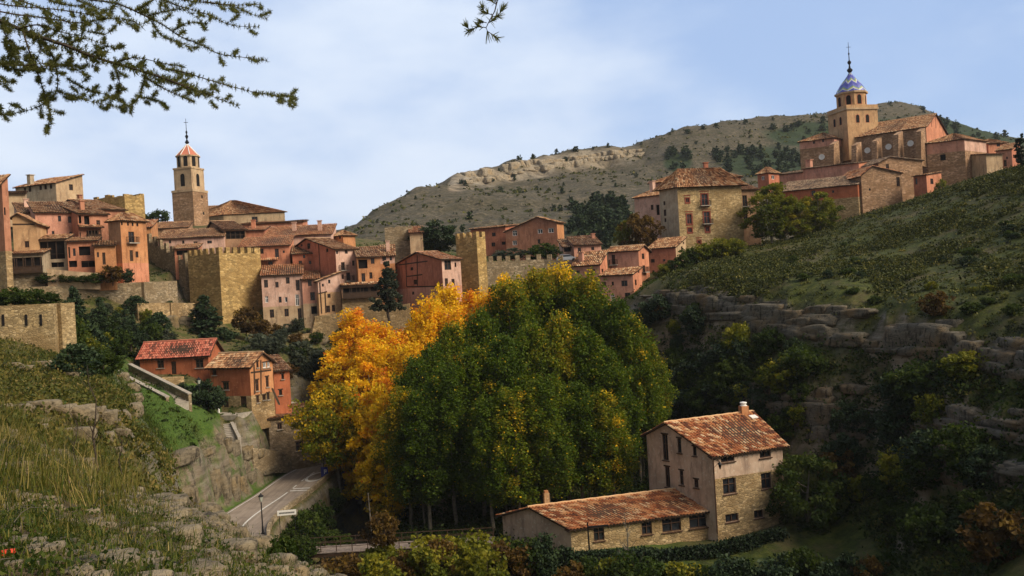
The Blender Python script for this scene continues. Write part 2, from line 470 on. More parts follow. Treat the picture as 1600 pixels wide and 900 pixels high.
CP += [(1010, 540, 142), (1080, 560, 134), (1000, 600, 138), (1000, 680, 130), (1060, 680, 124), (1150, 720, 112), (1250, 760, 102), (1350, 760, 97), (1420, 790, 88), (1300, 850, 92), (1400, 870, 84), (1500, 850, 76), (1600, 850, 68), (1500, 900, 72), (1750, 860, 55)]
CPW = []
for (x, y, z) in [(3, 6, -3.6), (6, 6, -4.2), (0, 4, -1.9), (0, 10, -5.2), (8, 12, -8), (0, 20, -10.5), (12, 20, -12), (22, 20, -12), (0, 40, -20.5), (20, 40, -20), (40, 40, -18), (-9, 40, -19.5), (0, 58, -26), (25, 60, -26.5), (50, 58, -21), (-12, 60, -24),
                  (-1, 2.4, -1.7), (1.5, 2.4, -2), (3, 2.4, -2.6), (-3, 2.4, -1.3), (-20, 24, -4), (-12, 14, -2.2), (70, 60, -5), (75, 90, 6), (60, 40, -12),
                  (0, 75, -27), (15, 80, -27.4), (30, 80, -27.4), (-5, 90, -27.5), (10, 88, -27.4), (25, 92, -27.2), (-12, 95, -27.5), (0, 105, -27), (15, 110, -27), (-10, 120, -26.5), (5, 125, -26), (20, 125, -25.5),
                  (-5, 140, -23), (10, 140, -21), (-15, 140, -24), (-20, 100, -28), (-20, 120, -28), (-17, 82, -28), (30, 100, -26.5), (25, 108, -26.5)]:
    CPW.append((x / y, math.log(y), z / y))
for (px, py, dd) in [(345, 650, 119), (372, 655, 118.5), (394, 645, 122), (398, 637, 125), (342, 641, 122.5), (368, 646, 121)]:
    q_ = at(px, py, dd); z_ = at(345, 650, 119).z - .15; CPW.append((q_.x / q_.y, math.log(q_.y), z_ / q_.y))
for (px, py, dd) in [(352, 663, 118), (357, 687, 113.5)]:
    q_ = at(px, py, dd)
    for ox in (0, 1.5): CPW.append(((q_.x + ox) / q_.y, math.log(q_.y), (q_.z - .25) / q_.y))
C3 = []
for px, py, d in CP:
    a, e = tan_of(px, py); C3.append((a, math.log(d), e))
C3 = np.array(C3 + CPW)
SCL = np.array([3.0, 1.6])


class RBF:
    def __init__(s, pts):
        s.p = pts[:, :2] * SCL; n = len(pts)
        K = np.linalg.norm(s.p[:, None] - s.p[None], axis=2)
        Pm = np.c_[np.ones(n), s.p]
        A = np.zeros((n + 3, n + 3)); A[:n, :n] = -K + np.eye(n) * -.002; A[:n, n:] = Pm; A[n:, :n] = Pm.T
        s.w = np.linalg.solve(A, np.r_[pts[:, 2], 0, 0, 0])

    def __call__(s, q):
        q = q * SCL; out = np.empty(len(q))
        for i in range(0, len(q), 20000):
            c = q[i:i + 20000]
            d = np.sqrt(((c[:, None, :] - s.p[None]) ** 2).sum(2))
            out[i:i + 20000] = -d @ s.w[:-3] + s.w[-3] + c @ s.w[-2:]
        return out


terr = RBF(C3)
av = np.r_[np.linspace(-1.6, -.66, 40, endpoint=False), np.linspace(-.66, .66, 520, endpoint=False), np.linspace(.66, 1.6, 40)]
dv = np.r_[np.exp(np.linspace(math.log(2.0), math.log(60), 230, endpoint=False)), np.linspace(60, 150, 200, endpoint=False), np.exp(np.linspace(math.log(150), math.log(340), 80))]
NA, ND = len(av), len(dv)
A2, D2 = np.meshgrid(av, dv)
q = np.c_[A2.ravel(), np.log(D2.ravel())]
E = terr(q)
X = q[:, 0] * D2.ravel(); Y = D2.ravel(); Z = E * Y
dirs = np.c_[X, Y, np.zeros_like(X)]
# rolling unevenness, growing with distance
amp = np.clip(.05 + Y * .004, .05, .5)
Z += amp * fbm(dirs * (1 / np.clip(Y * .05, 1.0, 6))[:, None] * .6, 3, 4) * .55
ROADC = [(-14, 52), (-20, 66), (-26, 80), (-31, 96), (-30.2, 112), (-29, 127), (-23.5, 140), (-14, 150), (0, 158)]
RIVC = [(-10, 60), (-15, 76), (-18.5, 92), (-20.0, 106), (-21.0, 120), (-18, 134), (-10, 148), (2, 160)]
ROADZ, RIVZ = -24.0, -28.6


def dist_poly(x, y, pl):
    best = np.full(len(x), 1e9)
    for (x0, y0), (x1, y1) in zip(pl[:-1], pl[1:]):
        dx, dy = x1 - x0, y1 - y0
        t = np.clip(((x - x0) * dx + (y - y0) * dy) / (dx * dx + dy * dy), 0, 1)
        best = np.minimum(best, np.hypot(x - x0 - t * dx, y - y0 - t * dy))
    return best


def smooth_line(pl, n=8):
    P = [Vector((p[0], p[1], 0)) for p in pl]; out = []
    for i in range(len(P) - 1):
        p0, p1, p2, p3 = P[max(i - 1, 0)], P[i], P[i + 1], P[min(i + 2, len(P) - 1)]
        for k in range(n):
            t = k / n
            out.append(.5 * ((2 * p1) + (p2 - p0) * t + (2 * p0 - 5 * p1 + 4 * p2 - p3) * t * t + (3 * p1 - p0 - 3 * p2 + p3) * t ** 3))
    out.append(P[-1]); return [(p.x, p.y) for p in out]


ROADC = smooth_line(ROADC); RIVC = smooth_line(RIVC)
dr = dist_poly(X, Y, ROADC); wv = dist_poly(X, Y, RIVC)
k = 1 - sstep(wv, 2.2, 5.0); Z = Z * (1 - k) + np.minimum(Z, RIVZ - .5) * k
k = 1 - sstep(dr, 4.0, 5.6); Z = Z * (1 - k) + (ROADZ - .12) * k
TV = np.c_[X, Y, Z]
idx = np.arange(NA * ND).reshape(ND, NA)
TQ = np.c_[idx[:-1, :-1].ravel(), idx[:-1, 1:].ravel(), idx[1:, 1:].ravel(), idx[1:, :-1].ravel()]


def grid_normals(Vg):
    G = Vg.reshape(ND, NA, 3)
    n = np.cross(np.gradient(G, axis=1), np.gradient(G, axis=0)).reshape(-1, 3)
    return n / np.linalg.norm(n, axis=1, keepdims=True)


NRM = grid_normals(TV)
steep = sstep(1 - NRM[:, 2], .28, .5) * (Y > 30)
# image position of every vertex, to know which patch of ground it belongs to
ta, te = X / Y * F, Z / Y * F
PXv = 800 + ta * CR - te * SR; PYv = 450 - (ta * SR + te * CR)
bank = ((PXv > 203) & (PXv < 335) & (PYv > 600) & (PYv < np.interp(PXv, [200, 270, 310, 335], [714, 714, 694, 672])) & (Y > 80)).astype(float)
steep = steep * (1 - .9 * bank)
lush = np.clip(((PXv > 200) & (PXv < 345) & (PYv > 600) & (PYv < 716) & (Y > 55)).astype(float) + ((PXv > -50) & (PXv < 205) & (PYv > 552) & (PYv < 645) & (Y > 45)) * .55 + (dr < 6.2) * (Y > 85) * (X < np.interp(Y, [p[1] for p in ROADC], [p[0] for p in ROADC])), 0, 1)
lush = np.clip(lush + ((PXv > 1060) & (PXv < 1330) & (PYv > 390) & (PYv < 470)) * .35 + ((Y > 84) & (Y < 97) & (X > 4) & (X < 36)) * .6, 0, 1)
near = (1 - sstep(Y, 24, 40)) * (X < 6)
scrub = sstep(X / Y, .12, .2) * (Y > 60)
attrs = {'rockm': np.clip(steep, 0, 1), 'lush': lush, 'neard': near, 'scrub': scrub}
tm = fast_mesh('terrain', TV, TQ, attrs=attrs, smooth=True)


def terrain_mat(name, far=False):
    t = NT(name); P = t.coord('Object')
    g1 = t.noise(P, .09 if far else .5, 6, .65); g2 = t.noise(P, .5 if far else 3, 5, .7); g3 = t.noise(P, .02 if far else .08, 4)
    strat = t.noise(t.coord('Object', (.25, .25, 2.4 if not far else .5)), .8 if not far else .3, 6, .7)
    rk_ = 1.0 if far else .68
    rock = t.ramp(strat, [(.3, mul((.075, .06, .045), rk_)), (.45, mul((.21, .175, .13), rk_)), (.6, mul((.33, .285, .22), rk_)), (.78, mul((.42, .38, .32), rk_))])
    rock = t.mix(t.ramp(g3, [(.45, 0), (.7, .6)]), rock, (.30, .20, .10))
    crk = t.noise(t.coord('Object', (.9, .9, .35) if not far else (.16, .16, .05)), 1.1, 7, .75)
    rock = t.mix(t.ramp(crk, [(.36, .9), (.47, 0)]), rock, (.03, .026, .02))
    if far:
        ground = t.ramp(g2, [(.32, (.03, .03, .014)), (.46, (.075, .064, .038)), (.58, (.13, .107, .07)), (.74, (.22, .185, .135))])
        ground = t.mix(t.ramp(g1, [(.45, 0), (.62, .75)]), ground, (.062, .056, .034))
        wood = t.ramp(g2, [(.3, (.012, .02, .008)), (.6, (.035, .055, .018)), (.8, (.06, .075, .03))])
        ground = t.mix(t.ramp(t.attr('wood'), [(.35, 0), (.65, 1)]), ground, wood)
        col = t.mix(t.attr('rockm'), ground, rock)
    else:
        dry = t.ramp(g2, [(.3, (.05, .042, .016)), (.5, (.125, .095, .04)), (.72, (.21, .165, .075))])
        green = t.ramp(g2, [(.3, (.022, .034, .006)), (.55, (.06, .072, .014)), (.78, (.12, .115, .03))])
        ground = t.mix(t.ramp(g1, [(.4, 0), (.6, 1)]), dry, green)
        lus = t.ramp(g2, [(.3, (.03, .065, .008)), (.55, (.065, .115, .015)), (.8, (.125, .15, .03))])
        ground = t.mix(t.ramp(t.math('ADD', t.attr('lush'), t.math('MULTIPLY', t.math('SUBTRACT', g1, .5), .9)), [(.35, 0), (.6, 1)]), ground, lus)
        dirt = t.ramp(t.noise(P, 5, 7, .75), [(.3, (.022, .014, .008)), (.48, (.075, .048, .025)), (.62, (.16, .11, .06)), (.76, (.30, .235, .15))])
        ground = t.mix(t.math('MULTIPLY', t.attr('neard'), t.ramp(t.noise(P, .8, 4), [(.36, .1), (.54, .8)])), ground, dirt)
        sc = t.ramp(t.noise(P, .9, 5, .7), [(.3, (.012, .017, .003)), (.5, (.042, .055, .008)), (.68, (.095, .10, .018)), (.8, (.15, .12, .035))])
        sc = t.mix(t.ramp(t.noise(P, .16, 5, .7), [(.48, 0), (.62, .8)]), sc, (.095, .075, .035))
        ground = t.mix(t.math('MULTIPLY', t.attr('scrub'), .9), ground, sc)
        col = t.mix(t.math('MULTIPLY', t.attr('rockm'), t.ramp(g1, [(.36, .15), (.56, 1)])), ground, rock)
    t.bump(t.math('ADD', t.math('MULTIPLY', strat, .6), g2), 1.2 if far else .22, .8)
    return t.done(col, .95)


M['terrain'] = terrain_mat('terrain_ground'); M['mountain'] = terrain_mat('mountain_ground', True)
terrain = tag(put('terrain', tm, M['terrain']), kind='structure')
BV = BVHTree.FromPolygons([tuple(v) for v in TV.tolist()], TQ.tolist())

# ground sheet to the horizon
g = MB(); g.poly([(-2400, -1000, -45), (2400, -1000, -45), (2400, 2400, -45), (-2400, 2400, -45)])
tag(g.build('ground', M['mountain']), kind='structure')

# ---------------------------------------------------------------- mountain
MS = [(300, 420, 560), (440, 400, 480), (500, 378, 430), (545, 357, 440), (600, 327, 470), (650, 302, 500), (700, 284, 530), (714, 271, 540), (760, 259, 560), (800, 249, 580), (850, 240, 600), (900, 233, 615), (950, 227, 630), (1000, 220, 645), (1060, 205, 660), (1150, 190, 690),
      (1220, 182, 715), (1290, 175, 735), (1350, 163, 755), (1400, 159, 770), (1440, 168, 765), (1490, 190, 750), (1530, 204, 740), (1570, 212, 735), (1620, 222, 730), (1800, 250, 720), (2000, 290, 720)]
MC = pts_line(MS, 30)
MC += [(p[0], p[1] + 14, p[2] + 40) for p in MS] + [(p[0], p[1] + 90, p[2] + 200) for p in MS]
RB = [(706, 284, 528), (760, 272, 548), (800, 263, 566), (850, 256, 584), (900, 249, 598), (950, 243, 612), (1000, 238, 626)]
RB2 = [(702, 297, 524), (760, 289, 544), (800, 281, 562), (850, 273, 580), (900, 266, 594), (950, 258, 608), (1000, 251, 622)]
MC += pts_line(RB, 30) + pts_line(RB2, 30)
MC += [(500, 395, 360), (560, 385, 340), (600, 365, 360), (700, 350, 380), (700, 320, 440), (800, 330, 420), (800, 300, 490), (900, 320, 440), (900, 285, 530), (1000, 300, 480), (1000, 268, 560), (1100, 290, 500), (1100, 250, 570), (1200, 270, 520), (1200, 225, 620), (1300, 260, 540), (1300, 210, 640),
       (1400, 240, 580), (1400, 195, 680), (1500, 240, 580), (1500, 212, 670), (1600, 250, 580), (900, 380, 310), (1000, 370, 310), (700, 400, 300), (800, 390, 300), (1100, 350, 340), (1200, 330, 380), (1300, 320, 400), (1500, 300, 420), (1800, 300, 500)]
for px in range(300, 2000, 120): MC.append((px, 470, 270))
mc = []
for px, py, d in MC:
    a, e = tan_of(px, py); mc.append((a, math.log(d), e))
mt = RBF(np.array(mc))
av2 = np.linspace(-.36, .95, 420); dv2 = np.exp(np.linspace(math.log(262), math.log(980), 260))
A3, D3 = np.meshgrid(av2, dv2); q = np.c_[A3.ravel(), np.log(D3.ravel())]
Ym = D3.ravel(); Xm = q[:, 0] * Ym; Zm = mt(q) * Ym
dm = np.c_[Xm, Ym, 0 * Ym]
Zm += 3.0 * fbm(dm * .02, 5, 5) + 1.0 * np.abs(fbm(dm * .09, 8, 3)) * 1.3
MV = np.c_[Xm, Ym, Zm]
idm = np.arange(len(MV)).reshape(len(dv2), len(av2))
MQ = np.c_[idm[:-1, :-1].ravel(), idm[:-1, 1:].ravel(), idm[1:, 1:].ravel(), idm[1:, :-1].ravel()]
G = MV.reshape(len(dv2), len(av2), 3); nn = np.cross(np.gradient(G, axis=1), np.gradient(G, axis=0)).reshape(-1, 3); nn /= np.linalg.norm(nn, axis=1, keepdims=True)
ta, te = Xm / Ym * F, Zm / Ym * F
pxm = 800 + ta * CR - te * SR; pym = 450 - (ta * SR + te * CR)


def blob(px, py, cx, cy, rx, ry): return np.clip(1.35 - np.sqrt(((px - cx) / rx) ** 2 + ((py - cy) / ry) ** 2), 0, 1)


wood = np.maximum.reduce([blob(pxm, pym, 935, 350, 55, 45), blob(pxm, pym, 1190, 252, 80, 28), blob(pxm, pym, 1060, 252, 25, 18), blob(pxm, pym, 1280, 210, 90, 22), blob(pxm, pym, 1480, 215, 170, 38), blob(pxm, pym, 1310, 260, 150, 30) * .9])
wood = np.clip(wood + .25 * fbm(dm * .03, 2, 3), 0, 1) * (wood > 0)
band = np.zeros(len(MV))
bt = np.interp(pxm, [p[0] for p in RB], [p[1] - 12 for p in RB]); bb = np.interp(pxm, [p[0] for p in RB2], [p[1] + 4 for p in RB2])
band = ((pym > bt) & (pym < bb) & (pxm > 702) & (pxm < 1010)).astype(float) * np.clip((1040 - pxm) / 150, 0, 1)
rk = np.clip(np.maximum(sstep(1 - nn[:, 2], .42, .62) * .8, band * np.clip(.75 + fbm(dm * .05, 4, 3), 0, 1)), 0, 1)
mm = fast_mesh('mountain', MV, MQ, attrs={'rockm': rk, 'wood': wood}, smooth=True)
tag(put('mountain', mm, M['mountain']), kind='structure')
BVM = BVHTree.FromPolygons([tuple(v) for v in MV.tolist()], MQ.tolist())


def hit(px, py, bv=None, dmin=0.0):
    a, e = tan_of(px, py); v = Vector((a, 1, e)); l = v.length; v.normalize()
    r = (bv or BV).ray_cast(v * dmin * l, v)
    return (r[0], r[1]) if r[0] is not None else (None, None)


def ground_z(x, y, bv=None):
    r = (bv or BV).ray_cast(Vector((x, y, 500)), Vector((0, 0, -1)))
    return r[0].z if r[0] is not None else -27.0
# ---------------------------------------------------------------- buildings
def clip_poly(poly, a, b, c):
    """keep a*u + b*z <= c"""
    out = []
    for i in range(len(poly)):
        p, q = poly[i], poly[(i + 1) % len(poly)]
        dp, dq = a * p[0] + b * p[1] - c, a * q[0] + b * q[1] - c
        if dp <= 1e-9: out.append(p)
        if (dp < -1e-9 and dq > 1e-9) or (dp > 1e-9 and dq < -1e-9):
            t = dp / (dp - dq); out.append((p[0] + (q[0] - p[0]) * t, p[1] + (q[1] - p[1]) * t))
    return out


def convex_clip(cell, poly):
    """clip a cell by the convex ccw polygon poly"""
    for i in range(len(poly)):
        (x0, y0), (x1, y1) = poly[i], poly[(i + 1) % len(poly)]
        nx, ny = (y1 - y0), -(x1 - x0)
        cell = clip_poly(cell, nx, ny, nx * x0 + ny * y0)
        if len(cell) < 3: return []
    return cell


class Face:
    """a vertical wall plane: start point P0 (x, y), unit direction D, outward normal N"""
    def __init__(s, P0, D, N, L):
        s.P0, s.D, s.N, s.L = Vector((P0[0], P0[1])), Vector(D), Vector(N), L

    def w(s, u, z, out=0.0):
        p = s.P0 + s.D * u + s.N * out
        return Vector((p.x, p.y, z))

    def px(s, x, y):
        k, e = tan_of(x, y)
        den = s.D.x - k * s.D.y
        u = (k * s.P0.y - s.P0.x) / den
        return u, e * (s.P0.y + u * s.D.y)

    def rect(s, cx, cy, w, h):
        u, z = s.px(cx, cy)
        u0, _ = s.px(cx - w / 2, cy); u1, _ = s.px(cx + w / 2, cy)
        _, z0 = s.px(cx, cy + h / 2); _, z1 = s.px(cx, cy - h / 2)
        return min(u0, u1), z0, max(u0, u1), z1


def wall_mesh(mb, fc, poly, holes, mat=0, depth=.22):
    us = sorted({p[0] for p in poly} | {h[0] for h in holes} | {h[2] for h in holes})
    zs = sorted({p[1] for p in poly} | {h[1] for h in holes} | {h[3] for h in holes})
    for i in range(len(us) - 1):
        for j in range(len(zs) - 1):
            cu, cz = (us[i] + us[i + 1]) / 2, (zs[j] + zs[j + 1]) / 2
            if us[i + 1] - us[i] < 1e-5 or zs[j + 1] - zs[j] < 1e-5: continue
            if any(h[0] < cu < h[2] and h[1] < cz < h[3] for h in holes): continue
            c = convex_clip([(us[i], zs[j]), (us[i + 1], zs[j]), (us[i + 1], zs[j + 1]), (us[i], zs[j + 1])], poly)
            if len(c) >= 3: mb.poly([fc.w(u, z) for u, z in c], mat)
    zlo = min(p[1] for p in poly); zhi = max(p[1] for p in poly)
    for (u0, z0, u1, z1) in holes:
        if not (zlo < (z0 + z1) / 2 < zhi): continue
        for a, b in (((u0, z0), (u1, z0)), ((u1, z0), (u1, z1)), ((u1, z1), (u0, z1)), ((u0, z1), (u0, z0))):
            mb.poly([fc.w(*a), fc.w(*b), fc.w(b[0], b[1], -depth), fc.w(a[0], a[1], -depth)], mat)


def roof_patch(mb, e0, e1, r1, r0, sp=.36, course=.5, amp=.07, seed=0):
    """a tiled slope: eave e0->e1, ridge r0->r1"""
    e0, e1, r0, r1 = [np.array(p, float) for p in (e0, e1, r0, r1)]
    n = max(2, int(round(np.linalg.norm(e1 - e0) / sp))); n = min(n, 140)
    sl = np.linalg.norm((r0 + r1 - e0 - e1) / 2); m = max(2, int(round(sl / course)))
    nrm = np.cross(e1 - e0, r0 - e0) if np.linalg.norm(r0 - e0) > .01 else np.cross(e1 - e0, r1 - e0)
    nrm = nrm / np.linalg.norm(nrm)
    if nrm[2] < 0: nrm = -nrm
    prof = [(0.0, 0.0), (.12, .62), (.32, 1.0), (.54, .62), (.66, 0.0), (.83, -.12)]
    ss = []; hh = []; col = []
    for i in range(n):
        for a, h in prof:
            ss.append((i + a) / n); hh.append(h * amp); col.append(i)
    ss.append(1.0); hh.append(0.0); col.append(n - 1)
    ss, hh, col = np.array(ss), np.array(hh), np.array(col)
    R_ = np.random.default_rng(seed + 5)
    lw = np.linalg.norm(e1 - e0)
    V = []; Q = []; UV = []
    K = len(ss)
    for r in range(m):
        jit = R_.uniform(-.018, .03, n)[col]; jv = R_.uniform(-.05, .05, n)[col] * (1 if r else 1) / m
        for t, lift in ((r / m, .055), ((r + 1) / m, 0.0)):
            tt = np.clip(t + jv, -.02, 1.0)[:, None]
            P = (e0 + (e1 - e0) * ss[:, None]) * (1 - tt) + (r0 + (r1 - r0) * ss[:, None]) * tt
            sag = -.10 * math.sin(math.pi * t) * np.sin(np.pi * ss) + .05 * np.sin(ss * lw * .7 + seed) * math.sin(t * 3 + seed)
            P = P + nrm * (hh + jit + lift + sag * min(1, lw / 8))[:, None]
            V.append(P)
        b = r * 2 * K
        for i in range(K - 1):
            Q.append((b + i, b + i + 1, b + K + i + 1, b + K + i))
            c = col[i] + .5
            UV.append((c, r + .5))
    V = np.concatenate(V)
    i0 = len(mb.v); mb.v.extend(map(tuple, V))
    for qd, uvv in zip(Q, UV):
        mb.f.append(tuple(i0 + k for k in qd)); mb.m.append(0)
        mb.uv.extend([(uvv[0] * .26 + seed * 3.77, uvv[1] * .42)] * 4)
    # boarding underneath and its edges
    d = nrm * .02; th = nrm * .13
    a = [e0 - d, e1 - d, r1 - d, r0 - d]; bq = [p - th for p in a]
    mb.box8([tuple(p) for p in bq] + [tuple(p) for p in a], 1)
    # ridge / rake row of cover tiles
    return nrm


def window(parent, fc, rc, style, detail, frame_mat=None):
    u0, z0, u1, z1 = rc; w, h = u1 - u0, z1 - z0
    fm = frame_mat or M['frame']
    if style == 'o':                         # open dark loggia or opening
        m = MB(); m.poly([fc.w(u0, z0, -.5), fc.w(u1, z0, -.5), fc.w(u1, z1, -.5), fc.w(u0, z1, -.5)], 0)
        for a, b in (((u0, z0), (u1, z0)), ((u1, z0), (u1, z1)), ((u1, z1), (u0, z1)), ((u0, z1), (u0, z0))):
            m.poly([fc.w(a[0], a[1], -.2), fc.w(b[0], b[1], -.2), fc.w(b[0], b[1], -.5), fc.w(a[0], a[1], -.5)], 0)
        if w > 1.8:
            n = int(w / 1.3)
            for k in range(1, n + 1):
                u = u0 + w * k / (n + 1)
                m.obox((fc.w(u, (z0 + z1) / 2, -.12)), (*(fc.D * .07), 0), (*(fc.N * .07), 0), (0, 0, h / 2), 1)
            m.obox(fc.w((u0 + u1) / 2, z0 + .85, -.1), (*(fc.D * (w / 2)), 0), (*(fc.N * .04), 0), (0, 0, .04), 1)
        return m.build('opening', [M['dark'], M['wood']], parent)
    if style in ('d',):
        m = MB()
        m.obox(fc.w((u0 + u1) / 2, (z0 + z1) / 2, -.15), (*(fc.D * w / 2), 0), (*(fc.N * .05), 0), (0, 0, h / 2))
        for k in range(1, 4):
            m.obox(fc.w(u0 + w * k / 4, (z0 + z1) / 2, -.09), (*(fc.D * .012), 0), (*(fc.N * .012), 0), (0, 0, h / 2 - .05))
        d = m.build('door', M['wood'], parent)
        hn = MB(); hn.obox(fc.w(u0 + w * .8, z0 + h * .45, -.07), (*(fc.D * .05), 0), (*(fc.N * .05), 0), (0, 0, .07)); hn.build('handle', M['iron'], d)
        return d
    m = MB(); f = min(.09, w * .14); dep = -.13

    def bar(a0, b0, a1, b1, mb=m, off=dep, t=.05):
        mb.obox(fc.w((a0 + a1) / 2, (b0 + b1) / 2, off), (*(fc.D * (a1 - a0) / 2), 0), (*(fc.N * t), 0), (0, 0, (b1 - b0) / 2))
    bar(u0, z0, u0 + f, z1); bar(u1 - f, z0, u1, z1); bar(u0 + f, z0, u1 - f, z0 + f); bar(u0 + f, z1 - f, u1 - f, z1)
    if w > .55: bar((u0 + u1) / 2 - f * .45, z0 + f, (u0 + u1) / 2 + f * .45, z1 - f)
    if h > 1.1:
        zz = z0 + h * .62; bar(u0 + f, zz - .03, (u0 + u1) / 2 - f * .5, zz + .03); bar((u0 + u1) / 2 + f * .5, zz - .03, u1 - f, zz + .03)
    g = MB() if detail else m
    g.poly([fc.w(u0, z0, dep - .06), fc.w(u1, z0, dep - .06), fc.w(u1, z1, dep - .06), fc.w(u0, z1, dep - .06)], 0 if detail else 1)
    o = m.build('window', fm if detail else [fm, M['glass']], parent)
    if detail:
        g.build('pane', M['glass'], o)
        s = MB(); s.obox(fc.w((u0 + u1) / 2, z0 - .06, .04), (*(fc.D * (w / 2 + .12)), 0), (*(fc.N * .12), 0), (0, 0, .05)); s.build('sill', M['concrete'] if detail == 1 else M['frame'], o)
        s = MB(); s.obox(fc.w((u0 + u1) / 2, z1 + .09, .0), (*(fc.D * (w / 2 + .15)), 0), (*(fc.N * .035), 0), (0, 0, .08)); s.build('lintel', M['wood'], o)
    if style == 'c':                        # brick surround and cornice above
        s = MB()
        for (a, b, c, d_) in ((u0 - .25, z0 - .3, u0, z1 + .25), (u1, z0 - .3, u1 + .25, z1 + .25), (u0, z1, u1, z1 + .25), (u0 - .4, z1 + .5, u1 + .4, z1 + .68), (u0, z0 - .3, u1, z0)):
            s.obox(fc.w((a + c) / 2, (b + d_) / 2, .0), (*(fc.D * (c - a) / 2), 0), (*(fc.N * .05), 0), (0, 0, (d_ - b) / 2))
        s.build('surround', M['rframe'], o)
    return o


def balcony(parent, fc, rc, wooden=False, depth=.75):
    u0, z0, u1, z1 = rc
    m = MB(); mat = M['wood'] if wooden else M['iron']
    m.obox(fc.w((u0 + u1) / 2, z0, depth / 2), (*(fc.D * ((u1 - u0) / 2)), 0), (*(fc.N * depth / 2), 0), (0, 0, .09))
    b = m.build('balcony', M['wood'] if wooden else M['concrete'], parent)
    r = MB(); top = z0 + 1.0
    n = max(3, int((u1 - u0) / .22))
    for k in range(n + 1):
        u = u0 + (u1 - u0) * k / n; r.obox(fc.w(u, z0 + .54, depth - .04), (*(fc.D * .02), 0), (*(fc.N * .02), 0), (0, 0, .46))
    for u in (u0 + .02, u1 - .02):
        for v in (.12, .36): r.obox(fc.w(u, z0 + .54, v), (*(fc.D * .02), 0), (*(fc.N * .02), 0), (0, 0, .46))
        r.obox(fc.w(u, top + .03, depth / 2), (*(fc.D * .03), 0), (*(fc.N * depth / 2), 0), (0, 0, .03))
    r.obox(fc.w((u0 + u1) / 2, top + .03, depth - .04), (*(fc.D * (u1 - u0) / 2), 0), (*(fc.N * .035), 0), (0, 0, .03))
    if wooden:
        for k in range(5):
            u = u0 + .06 + (u1 - u0 - .12) * k / 4; r.obox(fc.w(u, (z0 + z1) / 2, depth - .1), (*(fc.D * .07), 0), (*(fc.N * .07), 0), (0, 0, (z1 - z0) / 2))
        r.obox(fc.w((u0 + u1) / 2, z0 + .45, depth - .02), (*(fc.D * (u1 - u0) / 2), 0), (*(fc.N * .02), 0), (0, 0, .42))
    r.build('railing', mat, b)
    return b


NH = [0]
AUTO = []


